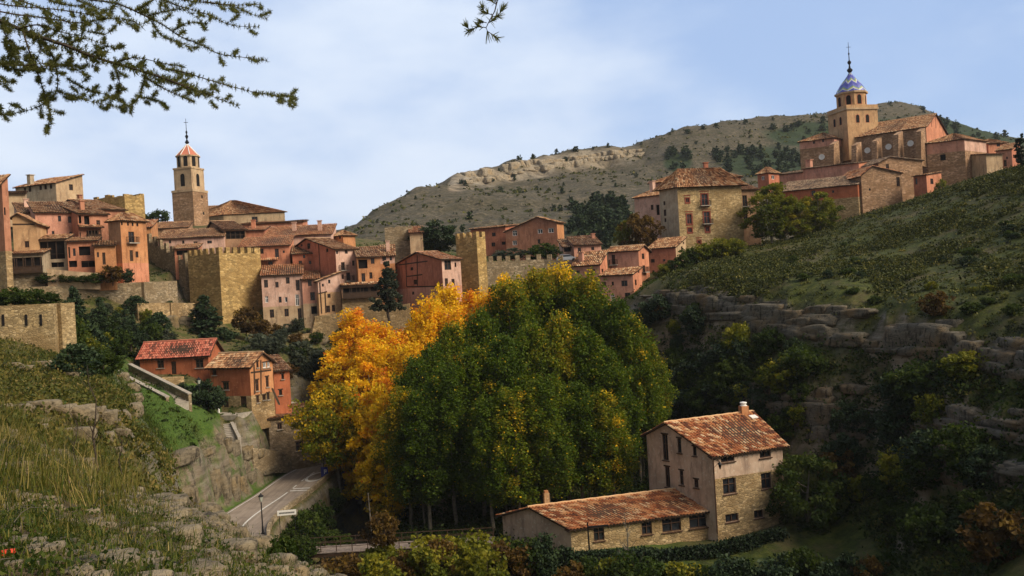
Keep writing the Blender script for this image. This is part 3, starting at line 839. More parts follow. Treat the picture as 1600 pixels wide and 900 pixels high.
def house(name, label, fr, c, d, l=None, r=None, th=20, tha=None, yb=None, roof='shedB', rise=2.0, apex=None, LA=7.0, LB=7.0, wall='pink', wallB=None,
          tile='t_old', A=(), B=(), split=None, low='warm_rubble', skirt=(), beams=(), eave=.45, sp=.40, detail=0, ze2=None, skew=0.0, chim=(), cat='house', sink=3.0, group=None, seed=None, rlen=None):
    """one building. c = eave corner (crop coords), l / r = end of the A / B wall seen at eave level (crop coords), th = direction of B in degrees"""
    NH[0] += 1; sd_ = NH[0] if seed is None else seed
    T = lambda x, y: (fr[0] + x / fr[2], fr[1] + y / fr[2])
    cp = T(*c); C = at(*cp, d); ze = C.z
    thb = math.radians(th); tA = math.radians(tha if tha is not None else th + 90)
    Bd = Vector((math.cos(thb), math.sin(thb))); Ad = Vector((math.cos(tA), math.sin(tA)))
    An = Vector((-Ad.y, Ad.x))
    if An.dot(Bd) > 0: An = -An
    Bn = Vector((-Bd.y, Bd.x))
    if Bn.dot(Ad) > 0: Bn = -Bn
    P0 = Vector((C.x, C.y))
    fB = Face(P0, Bd, Bn, 0); fA = Face(P0, Ad, An, 0)
    if r is not None: LB = abs(fB.px(*T(*(r if isinstance(r, tuple) else (r, c[1]))))[0])
    if l is not None: LA = abs(fA.px(*T(*(l if isinstance(l, tuple) else (l, c[1]))))[0])
    LA = min(LA, 60); LB = min(LB, 60)
    zb = fB.px(*T(c[0], yb))[1] - sink
    Q = P0 + Ad * LA + Bd * (LB + skew); R = P0 + Bd * LB; L = P0 + Ad * LA
    root = empty(name, (C.x, C.y, zb + sink), label, cat, group)
    fa = Face(P0, Ad, An, LA); fb = Face(P0, Bd, Bn, LB)
    fR = Face(R, (Q - R).normalized(), Bd, (Q - R).length); fL = Face(L, (Q - L).normalized(), Ad, (Q - L).length)
    v3 = lambda p, z: Vector((p.x, p.y, z))
    patches = []; o = eave
    z2 = ze if ze2 is None else fB.px(*T(*ze2))[1]
    if apex is not None:
        ua, zr = (fA if roof == 'gB' else fB).px(*T(*apex))
    pa = [(0, zb), (LA, zb), (LA, ze), (0, ze)]; pb = [(0, zb), (LB, zb), (LB, ze), (0, ze)]
    pr = [(0, zb), (fR.L, zb), (fR.L, ze), (0, ze)]; pl = [(0, zb), (fL.L, zb), (fL.L, ze), (0, ze)]
    A3, B3 = Vector((Ad.x, Ad.y, 0)), Vector((Bd.x, Bd.y, 0))
    if roof == 'gB':
        ua = min(max(ua, LA * .15), LA * .85)
        zl = zr - (zr - ze) / ua * (LA - ua) if ze2 is None else fA.px(*T(*ze2))[1]
        pa = [(0, zb), (LA, zb), (LA, zl), (ua, zr), (0, ze)]
        t = ua / LA
        pr = [(0, zb), (fR.L, zb), (fR.L, zl), (fR.L * t, zr), (0, ze)]; pl = [(0, zb), (fL.L, zb), (fL.L, zl), (0, zl)]
        s1 = (zr - ze) / ua; s2 = (zr - zl) / (LA - ua); g = .14
        E0 = v3(P0 - Ad * o - Bd * o, ze - s1 * o + g); E1 = v3(R - Ad * o + Bd * o, ze - s1 * o + g)
        G0 = v3(P0 + Ad * ua - Bd * o, zr + g); G1 = v3(P0 + Ad * ua + Bd * (LB + skew * t + o), zr + g)
        W0 = v3(L + Ad * o - Bd * o, zl - s2 * o + g); W1 = v3(Q + Ad * o + Bd * o, zl - s2 * o + g)
        patches = [(E0, E1, G1, G0), (W1, W0, G0, G1)]; ridge = (G0, G1)
    elif roof == 'gA':
        ub = min(max(ua, LB * .12), LB * .88)
        zl = (zr - (zr - ze) / ub * (LB - ub)) if ze2 is None else z2
        zl = min(max(zl, ze - 4), zr - .2)
        pb = [(0, zb), (LB, zb), (LB, zl), (ub, zr), (0, ze)]; pl = [(0, zb), (fL.L, zb), (fL.L, zl), (fL.L * ub / LB, zr), (0, ze)]
        pr = [(0, zb), (fR.L, zb), (fR.L, zl), (0, zl)]
        s1 = (zr - ze) / ub; s2 = (zr - zl) / (LB - ub); g = .14
        E0 = v3(P0 - Bd * o - Ad * o, ze - s1 * o + g); E1 = v3(L - Bd * o + Ad * o, ze - s1 * o + g)
        G0 = v3(P0 + Bd * ub - Ad * o, zr + g); G1 = v3(L + Bd * ub + Ad * o, zr + g)
        W0 = v3(R + Bd * o - Ad * o, zl - s2 * o + g); W1 = v3(Q + Bd * o + Ad * o, zl - s2 * o + g)
        patches = [(E1, E0, G0, G1), (W0, W1, G1, G0)]; ridge = (G0, G1)
    elif roof == 'shedB':                    # low along B, rises along A
        zr = ze + rise; s1 = rise / LA; g = .14
        pa = [(0, zb), (LA, zb), (LA, zr), (0, ze)]; pr = [(0, zb), (fR.L, zb), (fR.L, zr), (0, ze)]; pl = [(0, zb), (fL.L, zb), (fL.L, zr), (0, zr)]
        patches = [(v3(P0 - Ad * o - Bd * .3, ze - s1 * o + g), v3(R - Ad * o + Bd * .3, ze - s1 * o + g), v3(Q + Ad * .3 + Bd * .3, zr + .3 * s1 + g), v3(L + Ad * .3 - Bd * .3, zr + .3 * s1 + g))]
    elif roof == 'shedA':                    # low along A, rises along B
        zr = fB.px(*T(*apex))[1] if apex is not None else ze + rise
        s1 = (zr - ze) / LB; g = .14
        pb = [(0, zb), (LB, zb), (LB, zr), (0, ze)]; pl = [(0, zb), (fL.L, zb), (fL.L, zr), (0, ze)]; pr = [(0, zb), (fR.L, zb), (fR.L, zr), (0, zr)]
        patches = [(v3(L - Bd * o + Ad * .3, ze - s1 * o + g), v3(P0 - Bd * o - Ad * .3, ze - s1 * o + g), v3(R + Bd * .3 - Ad * .3, zr + .3 * s1 + g), v3(Q + Bd * .3 + Ad * .3, zr + .3 * s1 + g))]
    elif roof == 'hip':
        zr = ze + rise; g = .12
        k0 = v3(P0 - Ad * o - Bd * o, ze - .15 + g); k1 = v3(R - Ad * o + Bd * o, ze - .15 + g); k2 = v3(Q + Ad * o + Bd * o, ze - .15 + g); k3 = v3(L + Ad * o - Bd * o, ze - .15 + g)
        if LB > LA: i = LA / 2; r0 = v3(P0 + Ad * i + Bd * i, zr); r1 = v3(P0 + Ad * i + Bd * (LB - i), zr); patches = [(k0, k1, r1, r0), (k1, k2, r1, r1), (k2, k3, r0, r1), (k3, k0, r0, r0)]
        else: i = LB / 2; r0 = v3(P0 + Bd * i + Ad * i, zr); r1 = v3(P0 + Bd * i + Ad * (LA - i), zr); patches = [(k0, k1, r0, r0), (k1, k2, r1, r0), (k2, k3, r1, r1), (k3, k0, r0, r1)]
    holes = {'A': [], 'B': []}; todo = []
    for key, lst, fc in (('A', A, fa), ('B', B, fb)):
        for it in lst:
            st = it[4] if len(it) > 4 else 'w'
            x, y = T(it[0], it[1]); rc = fc.rect(x, y, it[2] / fr[2], it[3] / fr[2])
            if rc[2] < .1 or rc[0] > fc.L - .05: continue
            rc = (max(rc[0], .12), rc[1], min(rc[2], fc.L - .12), rc[3])
            if rc[2] - rc[0] < .15: continue
            todo.append((fc, rc, st)); 
            if st not in ('r',): holes[key].append(rc)
    # straighten the splitting height
    specs = [(fa, pa, holes['A'], wall), (fb, pb, holes['B'], wallB or wall), (fR, pr, [], wallB or wall), (fL, pl, [], wall)]
    mats = {}
    zs = fB.px(*T(c[0], split))[1] if split is not None else None
    for fc, poly, hs, mt_ in specs:
        lay = [(poly, mt_)]
        if zs is not None: lay = [(clip_poly(poly, 0, -1, -zs), mt_), (clip_poly(poly, 0, 1, zs), low)]
        for pp, mn in lay:
            if len(pp) >= 3: wall_mesh(mats.setdefault(mn, MB()), fc, pp, hs, 0)
    for mn, mb in mats.items(): mb.build('wall', M[mn], root)
    if patches:
        mb = MB()
        for k, p in enumerate(patches): roof_patch(mb, *p, sp=sp, course=.5, amp=sp * .30, seed=sd_ * 7 + k)
        if roof in ('gB', 'gA'):
            n_ = max(2, int((ridge[1] - ridge[0]).length / .5))
            mb.tube([ridge[0].lerp(ridge[1], i / n_) + Vector((0, 0, .03 + .02 * ((i * 7) % 3))) for i in range(n_ + 1)], .13, 6, 0)
        if o > .4 and d < 130:
            # rafter tails under the eaves
            for (a, b) in ((patches[0][0], patches[0][1]),):
                n_ = int((b - a).length / .6); up = (patches[0][3] - a).normalized()
                for i in range(n_ + 1):
                    pp = a.lerp(b, i / n_) + up * .35 - Vector((0, 0, .22)); mb.obox(pp, (b - a).normalized() * .05, up * .33, Vector((0, 0, .05)), 1)
        rf = mb.build('roof', [M[tile], M['wood']], root, uv=True)
        for (fa_, fb_, w_, h_) in chim:
            p = P0 + Ad * LA * fa_ + Bd * LB * fb_
            zt = ze + rise * .5 if roof in ('shedB', 'shedA', 'hip') else ze + (zr - ze) * (1 - abs(fa_ - .5) * 1.2)
            cm = MB(); cm.obox((p.x, p.y, zt + h_ / 2), (*(Ad * w_ / 2), 0), (*(Bd * w_ / 2), 0), (0, 0, h_ / 2 + .6))
            cm.obox((p.x, p.y, zt + h_ + .68), (*(Ad * w_ * .68), 0), (*(Bd * w_ * .68), 0), (0, 0, .07))
            cm.build('chimney', M[wall], rf)
    for fc, rc, st in todo:
        if st == 'r':
            m = MB(); cx, cz, rr = (rc[0] + rc[2]) / 2, (rc[1] + rc[3]) / 2, (rc[2] - rc[0]) / 2
            n_ = 18; ring = [[fc.w(cx + k_ * rr * math.cos(2 * math.pi * i / n_), cz + k_ * rr * math.sin(2 * math.pi * i / n_), ou) for i in range(n_)] for k_, ou in ((1.0, .003), (1.0, .12), (.72, .12), (.68, .03))]
            for a, b in zip(ring[:-1], ring[1:]):
                for i in range(n_): m.poly([a[i], a[(i + 1) % n_], b[(i + 1) % n_], b[i]], 0)
            wo = m.build('round_window', M['white'], root)
            m = MB(); m.poly(ring[3]); m.build('pane', M['white'] if tile != 't_x' else M['glass'], wo)
            continue
        if st[0] == 'g':
            window(root, fc, (rc[0], rc[1] + .1, rc[2], rc[3]), 'o', detail); balcony(root, fc, (rc[0] - .1, rc[1], rc[2] + .1, rc[3]), True, 1.0); continue
        if st[0] == 'b':
            window(root, fc, rc, 'c' if 'c' in st else 'w', detail, M['rframe'] if 'c' in st else None); balcony(root, fc, (rc[0] - .45, rc[1], rc[2] + .45, rc[3])); continue
        window(root, fc, rc, st, detail, M['rframe'] if st == 'c' else (M['white'] if st == 'v' else None))
    for sk in skirt:
        u0, z0 = fb.px(*T(sk[0], sk[1])); u1, z1 = fb.px(*T(sk[2], sk[3])); z0 = z1 = (z0 + z1) / 2
        mb = MB(); roof_patch(mb, fb.w(u0, z0, 1.1), fb.w(u1, z0, 1.1), fb.w(u1, z0 + .5, 0.0), fb.w(u0, z0 + .5, 0.0), sp=sp, seed=sd_ * 13)
        mb.build('canopy', [M[tile], M['wood']], root, uv=True)
    if beams:
        for (key, x0, y0, x1, y1) in beams:
            fc = fa if key == 'A' else fb
            a, b = fc.px(*T(x0, y0)), fc.px(*T(x1, y1))
            p, q = fc.w(*a, .0), fc.w(*b, .0); ax = (q - p) / 2; nn_ = Vector((fc.N.x, fc.N.y, 0)); cr_ = ax.cross(nn_).normalized()
            mb = MB(); mb.obox((p + q) / 2, ax, nn_ * .05, cr_ * .11); mb.build('beam', M['wood'], root)
    return root, fa, fb


def merlons(mb, fc, z, L, w=.9, gap=.8, h=1.1, t=.45, s0=0.0):
    u = s0
    while u + w <= L + .01:
        mb.obox(fc.w(u + w / 2, z + h / 2, -t / 2 + .002), (*(fc.D * w / 2), 0), (*(fc.N * t / 2), 0), (0, 0, h / 2)); u += w + gap


def tower(name, label, fr, c, d, l, r, th, yb, wall='tower_stone', cren=True, holes=(), sink=3, LA=8, LB=8, ruin=False):
    root, fa, fb = house(name, label, fr, c, d, l, r, th, yb=yb, roof='flat', wall=wall, B=holes, sink=sink, LA=LA, LB=LB, cat='tower')
    T = lambda x, y: (fr[0] + x / fr[2], fr[1] + y / fr[2])
    z = at(*T(*c), d).z
    LA_, LB_ = fa.L, fb.L
    Q = fa.P0 + fa.D * LA_ + fb.D * LB_
    m = MB(); p = [fa.P0, fa.P0 + fb.D * LB_, Q, fa.P0 + fa.D * LA_]
    m.poly([(q.x, q.y, z - .9 if not ruin else z - .02) for q in p]); m.build('top', M['rubble'], root)
    far = [Face(p[1], fa.D, fb.D, LA_), Face(p[3], fb.D, fa.D, LB_)]
    mb = MB()
    R_ = random.Random(NH[0])
    for f in (fa, fb, far[0], far[1]):
        if cren: merlons(mb, f, z, f.L)
        elif ruin:
            u = 0
            while u < f.L - .4:
                w_ = R_.uniform(.5, 1.4); h_ = R_.uniform(.05, .8); w_ = min(w_, f.L - u)
                mb.obox(f.w(u + w_ / 2, z + h_ / 2, -.252), (*(f.D * w_ / 2), 0), (*(f.N * .25), 0), (0, 0, h_ / 2)); u += w_
    mb.build('battlement' if cren else 'broken_top', M[wall], root)
    return root


R1, R2, R3, R4, R5, R6, R7, R8 = (0, 170, 4.5), (0, 280, 5), (220, 180, 4.7375), (220, 340, 4.5), (400, 330, 4.5), (580, 320, 5), (860, 340, 5.625), (970, 240, 5)
S1, S3, S5 = (1160, 60, 3), (200, 510, 3.6), (760, 610, 3.104)
H = house
# -- far upper edge of the town, seen from the valley
H('tall_house', 'tall brown house cut by the edge of the frame beside the ochre house', R2, (12, 30), 134, l=(-220, 45), r=(62, 40), th=62, yb=860, roof='shedA', rise=1, wall='redbrown', split=560, low='warm_rubble', eave=.7, B=[(36, 250, 16, 60), (36, 420, 16, 60)])
H('ochre_house', 'narrow ochre plaster house with one small window above a black gallery', R2, (95, 300), 146, r=(285, 325), th=14, LA=6, yb=600, roof='gA', apex=(140, 272), wall='ochre', B=[(210, 508, 35, 50)], beams=[('B', 98, 352, 270, 352)])
H('gallery_house', 'low stone house with a long dark timber gallery below the ochre house', R2, (50, 590), 143.5, r=338, th=12, LA=4, yb=830, roof='shedB', rise=.8, wall='grey', B=[(195, 672, 270, 120, 'g')], split=740, low='rubble')
H('long_roofed_house', 'pale pink house under a long sloping tile roof near the frame edge', R2, (150, 264), 156, r=(425, 285), th=35, LA=7, yb=600, rise=2.4, wall='palepink', B=[(310, 302, 30, 40)], chim=[(.6, .3, .7, 1.0)])
H('salmon_house', 'bright salmon pink house with five small windows in its plain facade', R2, (272, 262), 152, r=(612, 270), th=35, LA=7, yb=640, rise=2.5, wall='pink', B=[(465, 308, 25, 45), (545, 316, 28, 50), (357, 398, 30, 55), (415, 422, 20, 35), (557, 435, 28, 50)])
H('loggia_house', 'red brown house with two timber loggias one above the other', R2, (606, 272), 153, r=(845, 298), th=45, LA=7, yb=760, rise=2.0, wall='redbrown', B=[(620, 315, 32, 62, 'o'), (678, 320, 42, 66, 'o'), (768, 345, 30, 50), (622, 445, 22, 60), (725, 440, 95, 80, 'g')], skirt=[(606, 362, 800, 395)], chim=[(.5, .4, .7, 1)])
H('corner_house', 'tall ochre corner house with an iron balcony beside the crenellated wall', R2, (938, 322), 150, l=(842, 312), r=(1142, 345), th=62, yb=790, roof='hip', rise=1.5, wall='brown', wallB='orange', split=655, low='salmon',
  B=[(952, 347, 14, 26), (1000, 350, 15, 26), (1036, 353, 15, 26), (1073, 356, 15, 26), (1027, 455, 46, 90, 'b'), (1027, 597, 26, 85, 'd'), (1070, 588, 22, 48)])
H('porch_house', 'low house with a wide open porch hung with white cloth', R2, (288, 476), 147.6, r=518, th=12, LA=4, yb=720, roof='shedB', rise=.9, wall='grey', B=[(405, 555, 200, 140, 'o'), (450, 668, 100, 38, 'o')])
H('terrace_house', 'small salmon house with dark arches under a pale balcony slab', R2, (522, 490), 147, r=755, th=16, LA=4, yb=720, roof='shedB', rise=.8, wall='salmon', B=[(535, 573, 27, 85, 'd'), (580, 570, 22, 60), (660, 560, 90, 70, 'o'), (565, 662, 75, 50, 'o'), (690, 662, 110, 50, 'o')])
H('annex_house', 'small orange house with a tiled lean-to roof behind the bare shrub', R2, (735, 522), 146.5, r=(900, 548), th=22, LA=4, yb=730, roof='shedB', rise=1.0, wall='orange', B=[(812, 620, 24, 95, 'd'), (765, 590, 16, 40)])
H('gabled_house', 'brown gabled house with a wide roof behind the salmon house', R1, (700, 708), 168, l=(335, 664), r=(880, 722), th=52, yb=850, roof='gB', apex=(492, 642), wall='redbrown', A=[(470, 685, 18, 22)], chim=[(.6, .5, .7, .9)])
H('hilltop_house', 'long tan house on the crest with a single sloping roof against the sky', R1, (392, 522), 185, l=(108, 555), r=(580, 500), th=62, tha=160, yb=760, roof='shedA', apex=(556, 466), wall='grey', wallB='tan', sp=.4, A=[(175, 572, 16, 36), (210, 565, 18, 38), (285, 555, 18, 32), (320, 551, 18, 32), (358, 546, 18, 32)], B=[(500, 552, 27, 42)], chim=[(.75, .2, .9, .9)])
H('small_brown_house', 'low brown house with a long roof at the foot of the church tower', R4, (95, 80), 208, r=(330, 83), th=10, LA=7, yb=200, rise=2.0, wall='brown', B=[(260, 98, 60, 22, 'o')])
H('orange_roof_house', 'small orange house squeezed between corner house and church tower', R4, (-8, 72), 198, r=(72, 66), th=10, LA=7, yb=300, rise=2.2, wall='orange', tile='t_salmon')
tower('ruined_tower', 'square yellow stone tower with a broken flat top behind the rooftops', R1, (874, 612), 190, (630, 637), (1015, 634), 60, 800, wall='tower_stone', cren=False, ruin=True)
H('cottage', 'small tan cottage under the crest house at the frame edge', R1, (45, 600), 172, r=(175, 628), th=25, LA=6, yb=720, rise=1.2, wall='tan')
# -- church of the left hill
H('church_nave', 'pale beige church nave with a hipped roof and a round window', R3, (612, 738), 238, l=(330, 800), r=(1065, 728), th=6, tha=150, yb=860, roof='hip', rise=4.2, wall='tan', sp=.45, B=[(843, 773, 44, 44, 'q')], cat='church')
H('church_chapel', 'low tiled chapel wing behind the church tower', R3, (430, 715), 246, r=(530, 715), th=8, LA=8, yb=830, rise=2.2, wall='tan', B=[(448, 712, 14, 16)], cat='church')


def church_tower():
    d = 228; root_p = at(220 + 318 / 4.7375, 180 + 800 / 4.7375, d)
    root = empty('church_tower', root_p, 'tall ochre church tower with a red pyramid roof and iron finial', 'church tower')
    cx, cy = root_p.x + .6, root_p.y + 4
    zt = lambda y, x=300: at(220 + x / 4.7375, 180 + y / 4.7375, d).z
    ang = math.radians(28)

    def ring(n, r, a0=0): return [(cx + r * math.cos(a0 + 2 * math.pi * i / n), cy + r * math.sin(a0 + 2 * math.pi * i / n)) for i in range(n)]

    def stage(mb, n, r, z0, z1, a0, mat=0):
        p = ring(n, r, a0); mb.box8([(x, y, z0) for x, y in p] + [(x, y, z1) for x, y in p], mat) if n == 4 else None
        if n != 4:
            for i in range(n): j = (i + 1) % n; mb.poly([(*p[i], z0), (*p[j], z0), (*p[j], z1), (*p[i], z1)], mat)
            mb.poly([(*q, z1) for q in p], mat)
    S = d / F / 4.7375
    m = MB(); stage(m, 4, 128 * S, zt(800) - 6, zt(566), ang); m.build('lower_stage', M['church_stone'], root)
    m = MB(); stage(m, 4, 132 * S, zt(566), zt(548), ang); m.build('cornice', M['tan'], root)
    m = MB(); stage(m, 4, 108 * S, zt(548), zt(392), ang); m.build('middle_stage', M['tan'], root)
    m = MB(); stage(m, 4, 114 * S, zt(392), zt(380), ang); m.build('cornice', M['tan'], root)
    m = MB(); stage(m, 8, 82 * S, zt(380), zt(296), ang); m.build('belfry', M['tan'], root)
    m = MB(); stage(m, 8, 90 * S, zt(296), zt(287), ang); m.build('cornice', M['tan'], root)
    p8 = ring(8, 86 * S, ang)
    m = MB(); apx = (cx, cy, zt(192))
    for i in range(8): j = (i + 1) % 8; m.poly([(*p8[i], zt(287)), (*p8[j], zt(287)), apx])
    rf = m.build('spire_roof', M['t_red'], root)
    for i in range(8):
        m = MB(); m.tube([(*p8[i], zt(287) + .05), apx], .11, 5); m.build('hip_rib', M['white'], rf)
    m = MB(); m.lathe((cx, cy, zt(195)), [(.25, 0), (.55, .4), (.3, .9), (.12, 1.2), (.4, 1.9), (.4, 2.1), (.1, 2.5), (.28, 3.1), (.08, 3.5), (.05, 6.6)], 10)
    m.obox((cx, cy, zt(195) + 5.6), (.55, 0, 0), (0, .05, 0), (0, 0, .05)); m.build('finial', M['iron'], root)
    # arched openings: dark sheets on the wall face, painted for the shade inside
    def arch(ctr, dr_, w_, h_, mb):
        n_ = Vector((dr_[0], dr_[1], 0)); tt = Vector((-dr_[1], dr_[0], 0))
        pts = [(-w_, 0), (w_, 0), (w_, h_)] + [(w_ * math.cos(a), h_ + w_ * math.sin(a)) for a in np.linspace(.3, math.pi - .3, 6)] + [(-w_, h_)]
        for ou, rev in ((.03, 0),): mb.poly([Vector(ctr) + tt * a + Vector((0, 0, b)) + n_ * ou for a, b in pts])
    for k in range(8):
        a = ang + math.pi / 8 + k * math.pi / 4; m = MB(); rr = 82 * S * math.cos(math.pi / 8)
        arch((cx + rr * math.cos(a), cy + rr * math.sin(a), zt(372)), (math.cos(a), math.sin(a)), .5, 2.2, m); m.build('belfry_opening', M['dark'], root)
    for k in range(4):
        a = ang + math.pi / 4 + k * math.pi / 2; m = MB(); rr = 108 * S * math.cos(math.pi / 4)
        arch((cx + rr * math.cos(a), cy + rr * math.sin(a), zt(520)), (math.cos(a), math.sin(a)), .62, 2.6, m); m.build('bell_opening', M['dark'], root)
    a = ang - math.pi / 4; rr = 128 * S * math.cos(math.pi / 4)
    for off, yy in ((.6, 610), (.9, 735)):
        m = MB(); arch((cx + rr * math.cos(a) - off * math.sin(a), cy + rr * math.sin(a) + off * math.cos(a), zt(yy)), (math.cos(a), math.sin(a)), .3, .5, m); m.build('small_opening', M['dark'], root)


church_tower()
# -- wall tower and the houses behind it
tower('wall_tower', 'massive crenellated square tower of the town wall, one side in yellow light', R4, (549, 250), 165, (330, 275), (840, 248), 58, 745, holes=[(793, 640, 12, 24, 'o')], sink=4)
H('wide_roof_house', 'pale house with a long low roof just behind the crenellated wall', R4, (120, 152), 182, r=(585, 158), th=10, LA=8, yb=320, rise=2.3, wall='palepink', B=[(205, 170, 16, 22), (298, 172, 16, 22), (385, 178, 30, 22), (483, 172, 34, 20)])
H('shed_house', 'low shed with a dark open front tucked behind the town wall', R4, (236, 222), 174, r=400, th=8, LA=4, yb=330, rise=1.0, wall='salmon', B=[(320, 245, 140, 32, 'o')])
H('terrace_gable_house', 'grey brown gabled house with a big dark roof terrace below the church', R4, (590, 88), 186, l=(428, 76), r=(737, 88), th=30, yb=230, roof='gB', apex=(502, 30), wall='brown', B=[(665, 122, 135, 55, 'o')])
H('flat_red_house', 'small salmon house between the roof terrace and a long tiled roof', R4, (735, 95), 190, r=870, th=5, LA=6, yb=230, rise=1.2, wall='salmon', B=[(800, 150, 30, 20)], tile='t_salmon', chim=[(.5, .3, .8, 1.2)])
H('long_tiled_house', 'long house with the broadest salmon roof in the middle of the old town', R4, (868, 140), 188, r=(1341, 145), th=5, LA=10, yb=280, rise=2.8, wall='palepink', tile='t_salmon', B=[(935, 158, 16, 22), (1030, 175, 18, 38), (1056, 175, 18, 38), (1220, 170, 18, 24)], chim=[(.5, .4, .8, 1.2), (.4, .8, .8, 1.2)])
H('rear_house', 'salmon house whose straight roof line stands against the sky beside the church', R5, (-100, 95), 204, r=(330, 84), th=5, LA=8, yb=200, rise=.9, wall='salmon', tile='t_salmon')
H('red_house', 'brick red house with three upper windows above a small tiled canopy', R4, (690, 212), 177, r=(1045, 212), th=8, LA=9, yb=430, rise=2.4, wall='salmon', tile='t_salmon', B=[(850, 237, 26, 35), (957, 255, 28, 75), (1005, 240, 14, 18), (912, 330, 32, 46)], skirt=[(845, 302, 970, 300)])
H('pink_house', 'tall pale pink house with many uneven windows beside the crenellated tower', R4, (846, 412), 168, r=(1135, 408), th=12, LA=8, yb=830, rise=2.1, wall='palepink', tile='t_salmon', split=632, low='tan', detail=0,
  B=[(880, 465, 28, 55), (957, 472, 24, 40), (1033, 442, 26, 45), (1103, 475, 26, 75), (885, 575, 22, 46, 'v'), (980, 577, 20, 42), (1022, 577, 18, 36, 'v'), (1100, 580, 26, 80, 'v'), (922, 675, 30, 58), (1025, 668, 30, 54), (1117, 680, 26, 85)])
H('narrow_house', 'narrow pink house with three stacked windows joined to the tall pale pink house', R5, (322, 484), 169, r=(442, 482), th=12, LA=7, yb=800, rise=1.7, wall='pink', split=652, low='tan', tile='t_salmon', B=[(378, 505, 28, 42), (398, 598, 34, 58), (410, 695, 42, 54, 'o')])
H('timbered_house', 'narrow tan half timbered house under a roof slanting up to one side', R5, (434, 494), 168, r=(588, 440), th=24, LA=6, yb=780, roof='shedA', apex=(568, 434), wall='palepink', split=575, low='ochre', B=[(515, 495, 16, 26), (513, 595, 22, 28), (508, 688, 26, 48), (545, 682, 22, 46), (470, 520, 14, 20)], beams=[('B', 440, 580, 500, 565), ('B', 448, 500, 462, 720), ('B', 485, 570, 492, 715)])
H('deep_red_house', 'deep red house with a hipped brown roof in the middle of the old town', R5, (255, 302), 177, r=(446, 300), th=10, LA=6, yb=520, rise=1.9, wall='red', B=[(338, 318, 16, 24), (312, 368, 24, 40), (380, 360, 16, 24), (430, 395, 14, 24)])
H('balcony_house', 'tall gabled house with a red brown side and two balconies on its pink front', R5, (558, 270), 171, l=(285, 244), r=(707, 266), th=42, yb=660, roof='gB', apex=(358, 196), wall='red', wallB='palepink',
  A=[(370, 245, 22, 40), (500, 275, 16, 26), (320, 240, 14, 16)], B=[(570, 290, 14, 22), (635, 286, 20, 26), (612, 388, 26, 60, 'b'), (685, 365, 18, 36), (650, 462, 28, 62, 'b'), (610, 460, 18, 34)], beams=[('A', 440, 222, 452, 420)])
H('orange_house', 'orange house with a glazed loggia and a long dark timber balcony', R5, (712, 325), 170, r=(872, 318), th=14, LA=6, yb=700, rise=2.1, wall='orange', split=612, low='warm_rubble', B=[(748, 372, 72, 62, 'o'), (755, 468, 26, 65), (808, 452, 22, 45), (820, 350, 26, 40)], skirt=[(590, 522, 862, 514)])
H('gallery_wing', 'low stone wing carrying a dark timber gallery above the yellow poplars', R5, (600, 535), 168, r=(858, 522), th=12, LA=4, yb=720, roof='shedB', rise=.6, wall='brown', split=612, low='warm_rubble', B=[(732, 572, 240, 70, 'g')])
H('white_loft_house', 'pale house with a low hipped roof behind the slender grey conifer', R5, (868, 318), 174, r=(974, 309), th=8, LA=6, yb=560, roof='shedB', rise=2.3, wall='palepink', split=372, low='orange', B=[(850, 350, 30, 44), (905, 330, 20, 30), (948, 332, 16, 28), (895, 335, 14, 30)], chim=[(.4, .6, .7, 1.2)])
H('small_loft_house', 'small orange loft house at the end of the long roof under the mountain', R5, (612, 170), 192, l=(530, 130), r=(696, 165), th=48, yb=280, roof='hip', rise=1.2, wall='orange', A=[(590, 185, 14, 18)])
# -- middle of the town
H('gable_end_house', 'red gabled house with a pale front directly above the yellow poplars', R6, (550, 430), 165, l=(165, 466), r=(697, 428), th=40, yb=770, roof='gB', apex=(362, 374), wall='red', wallB='palepink', split=636, low='pink',
  A=[(317, 500, 22, 26), (348, 603, 32, 38), (327, 690, 18, 24)], B=[(598, 470, 52, 76), (658, 468, 14, 36), (588, 605, 24, 62), (640, 605, 24, 52), (627, 695, 18, 60)], beams=[('A', 360, 392, 362, 632), ('A', 272, 435, 277, 640), ('A', 215, 470, 440, 440), ('A', 280, 560, 400, 545), ('A', 280, 640, 548, 636)], tile='t_salmon')
tower('slim_tower', 'slender crenellated tower of the town wall between trees and red house', R6, (822, 252), 174, (660, 268), (890, 242), 52, 730, sink=4)
tower('round_ruin', 'grey ruined tower stump with a ragged top beside the dark pine', R6, (105, 195), 184, None, (322, 190), 8, 480, wall='rubble', cren=False, ruin=True, LA=8)
H('tower_shed', 'tiny tan lean-to with a bright tiled roof against the ruined tower', R6, (300, 222), 182, r=(402, 220), th=6, LA=5, yb=420, rise=1.5, wall='tan', tile='t_salmon')
H('convent', 'large plain red brown building with pale framed windows under the mountain', R6, (1450, 138), 195, l=(1045, 150), r=(1502, 140), th=66, tha=158, yb=400, roof='gB', apex=(1300, 100), wall='redbrown', wallB='orange',
  A=[(1122, 222, 36, 42, 'v'), (1122, 297, 34, 36, 'v'), (1320, 207, 38, 34, 'v'), (1405, 200, 42, 36, 'v'), (1310, 285, 22, 32)])
H('convent_wing', 'lower red wing with small windows attached to the large red brown building', R6, (1048, 172), 203, l=(775, 196), r=None, LB=8, th=66, tha=158, yb=400, roof='shedA', rise=.8, wall='red', A=[(957, 232, 30, 30), (953, 310, 30, 32), (1035, 300, 30, 25)])
H('step_house', 'small pink house with its roof stepping down beside the silver car', R7, (205, 246), 184, r=(445, 240), th=8, LA=6, yb=360, rise=2.0, wall='pink', B=[(255, 285, 28, 40), (372, 272, 26, 28)], chim=[(.7, .9, .7, .8)])
H('garage_house', 'tiny garage with an open dark front beside the convent', R7, (112, 262), 186, r=205, th=8, LA=5, yb=340, rise=1.8, wall='palepink', B=[(150, 282, 62, 36, 'o')])
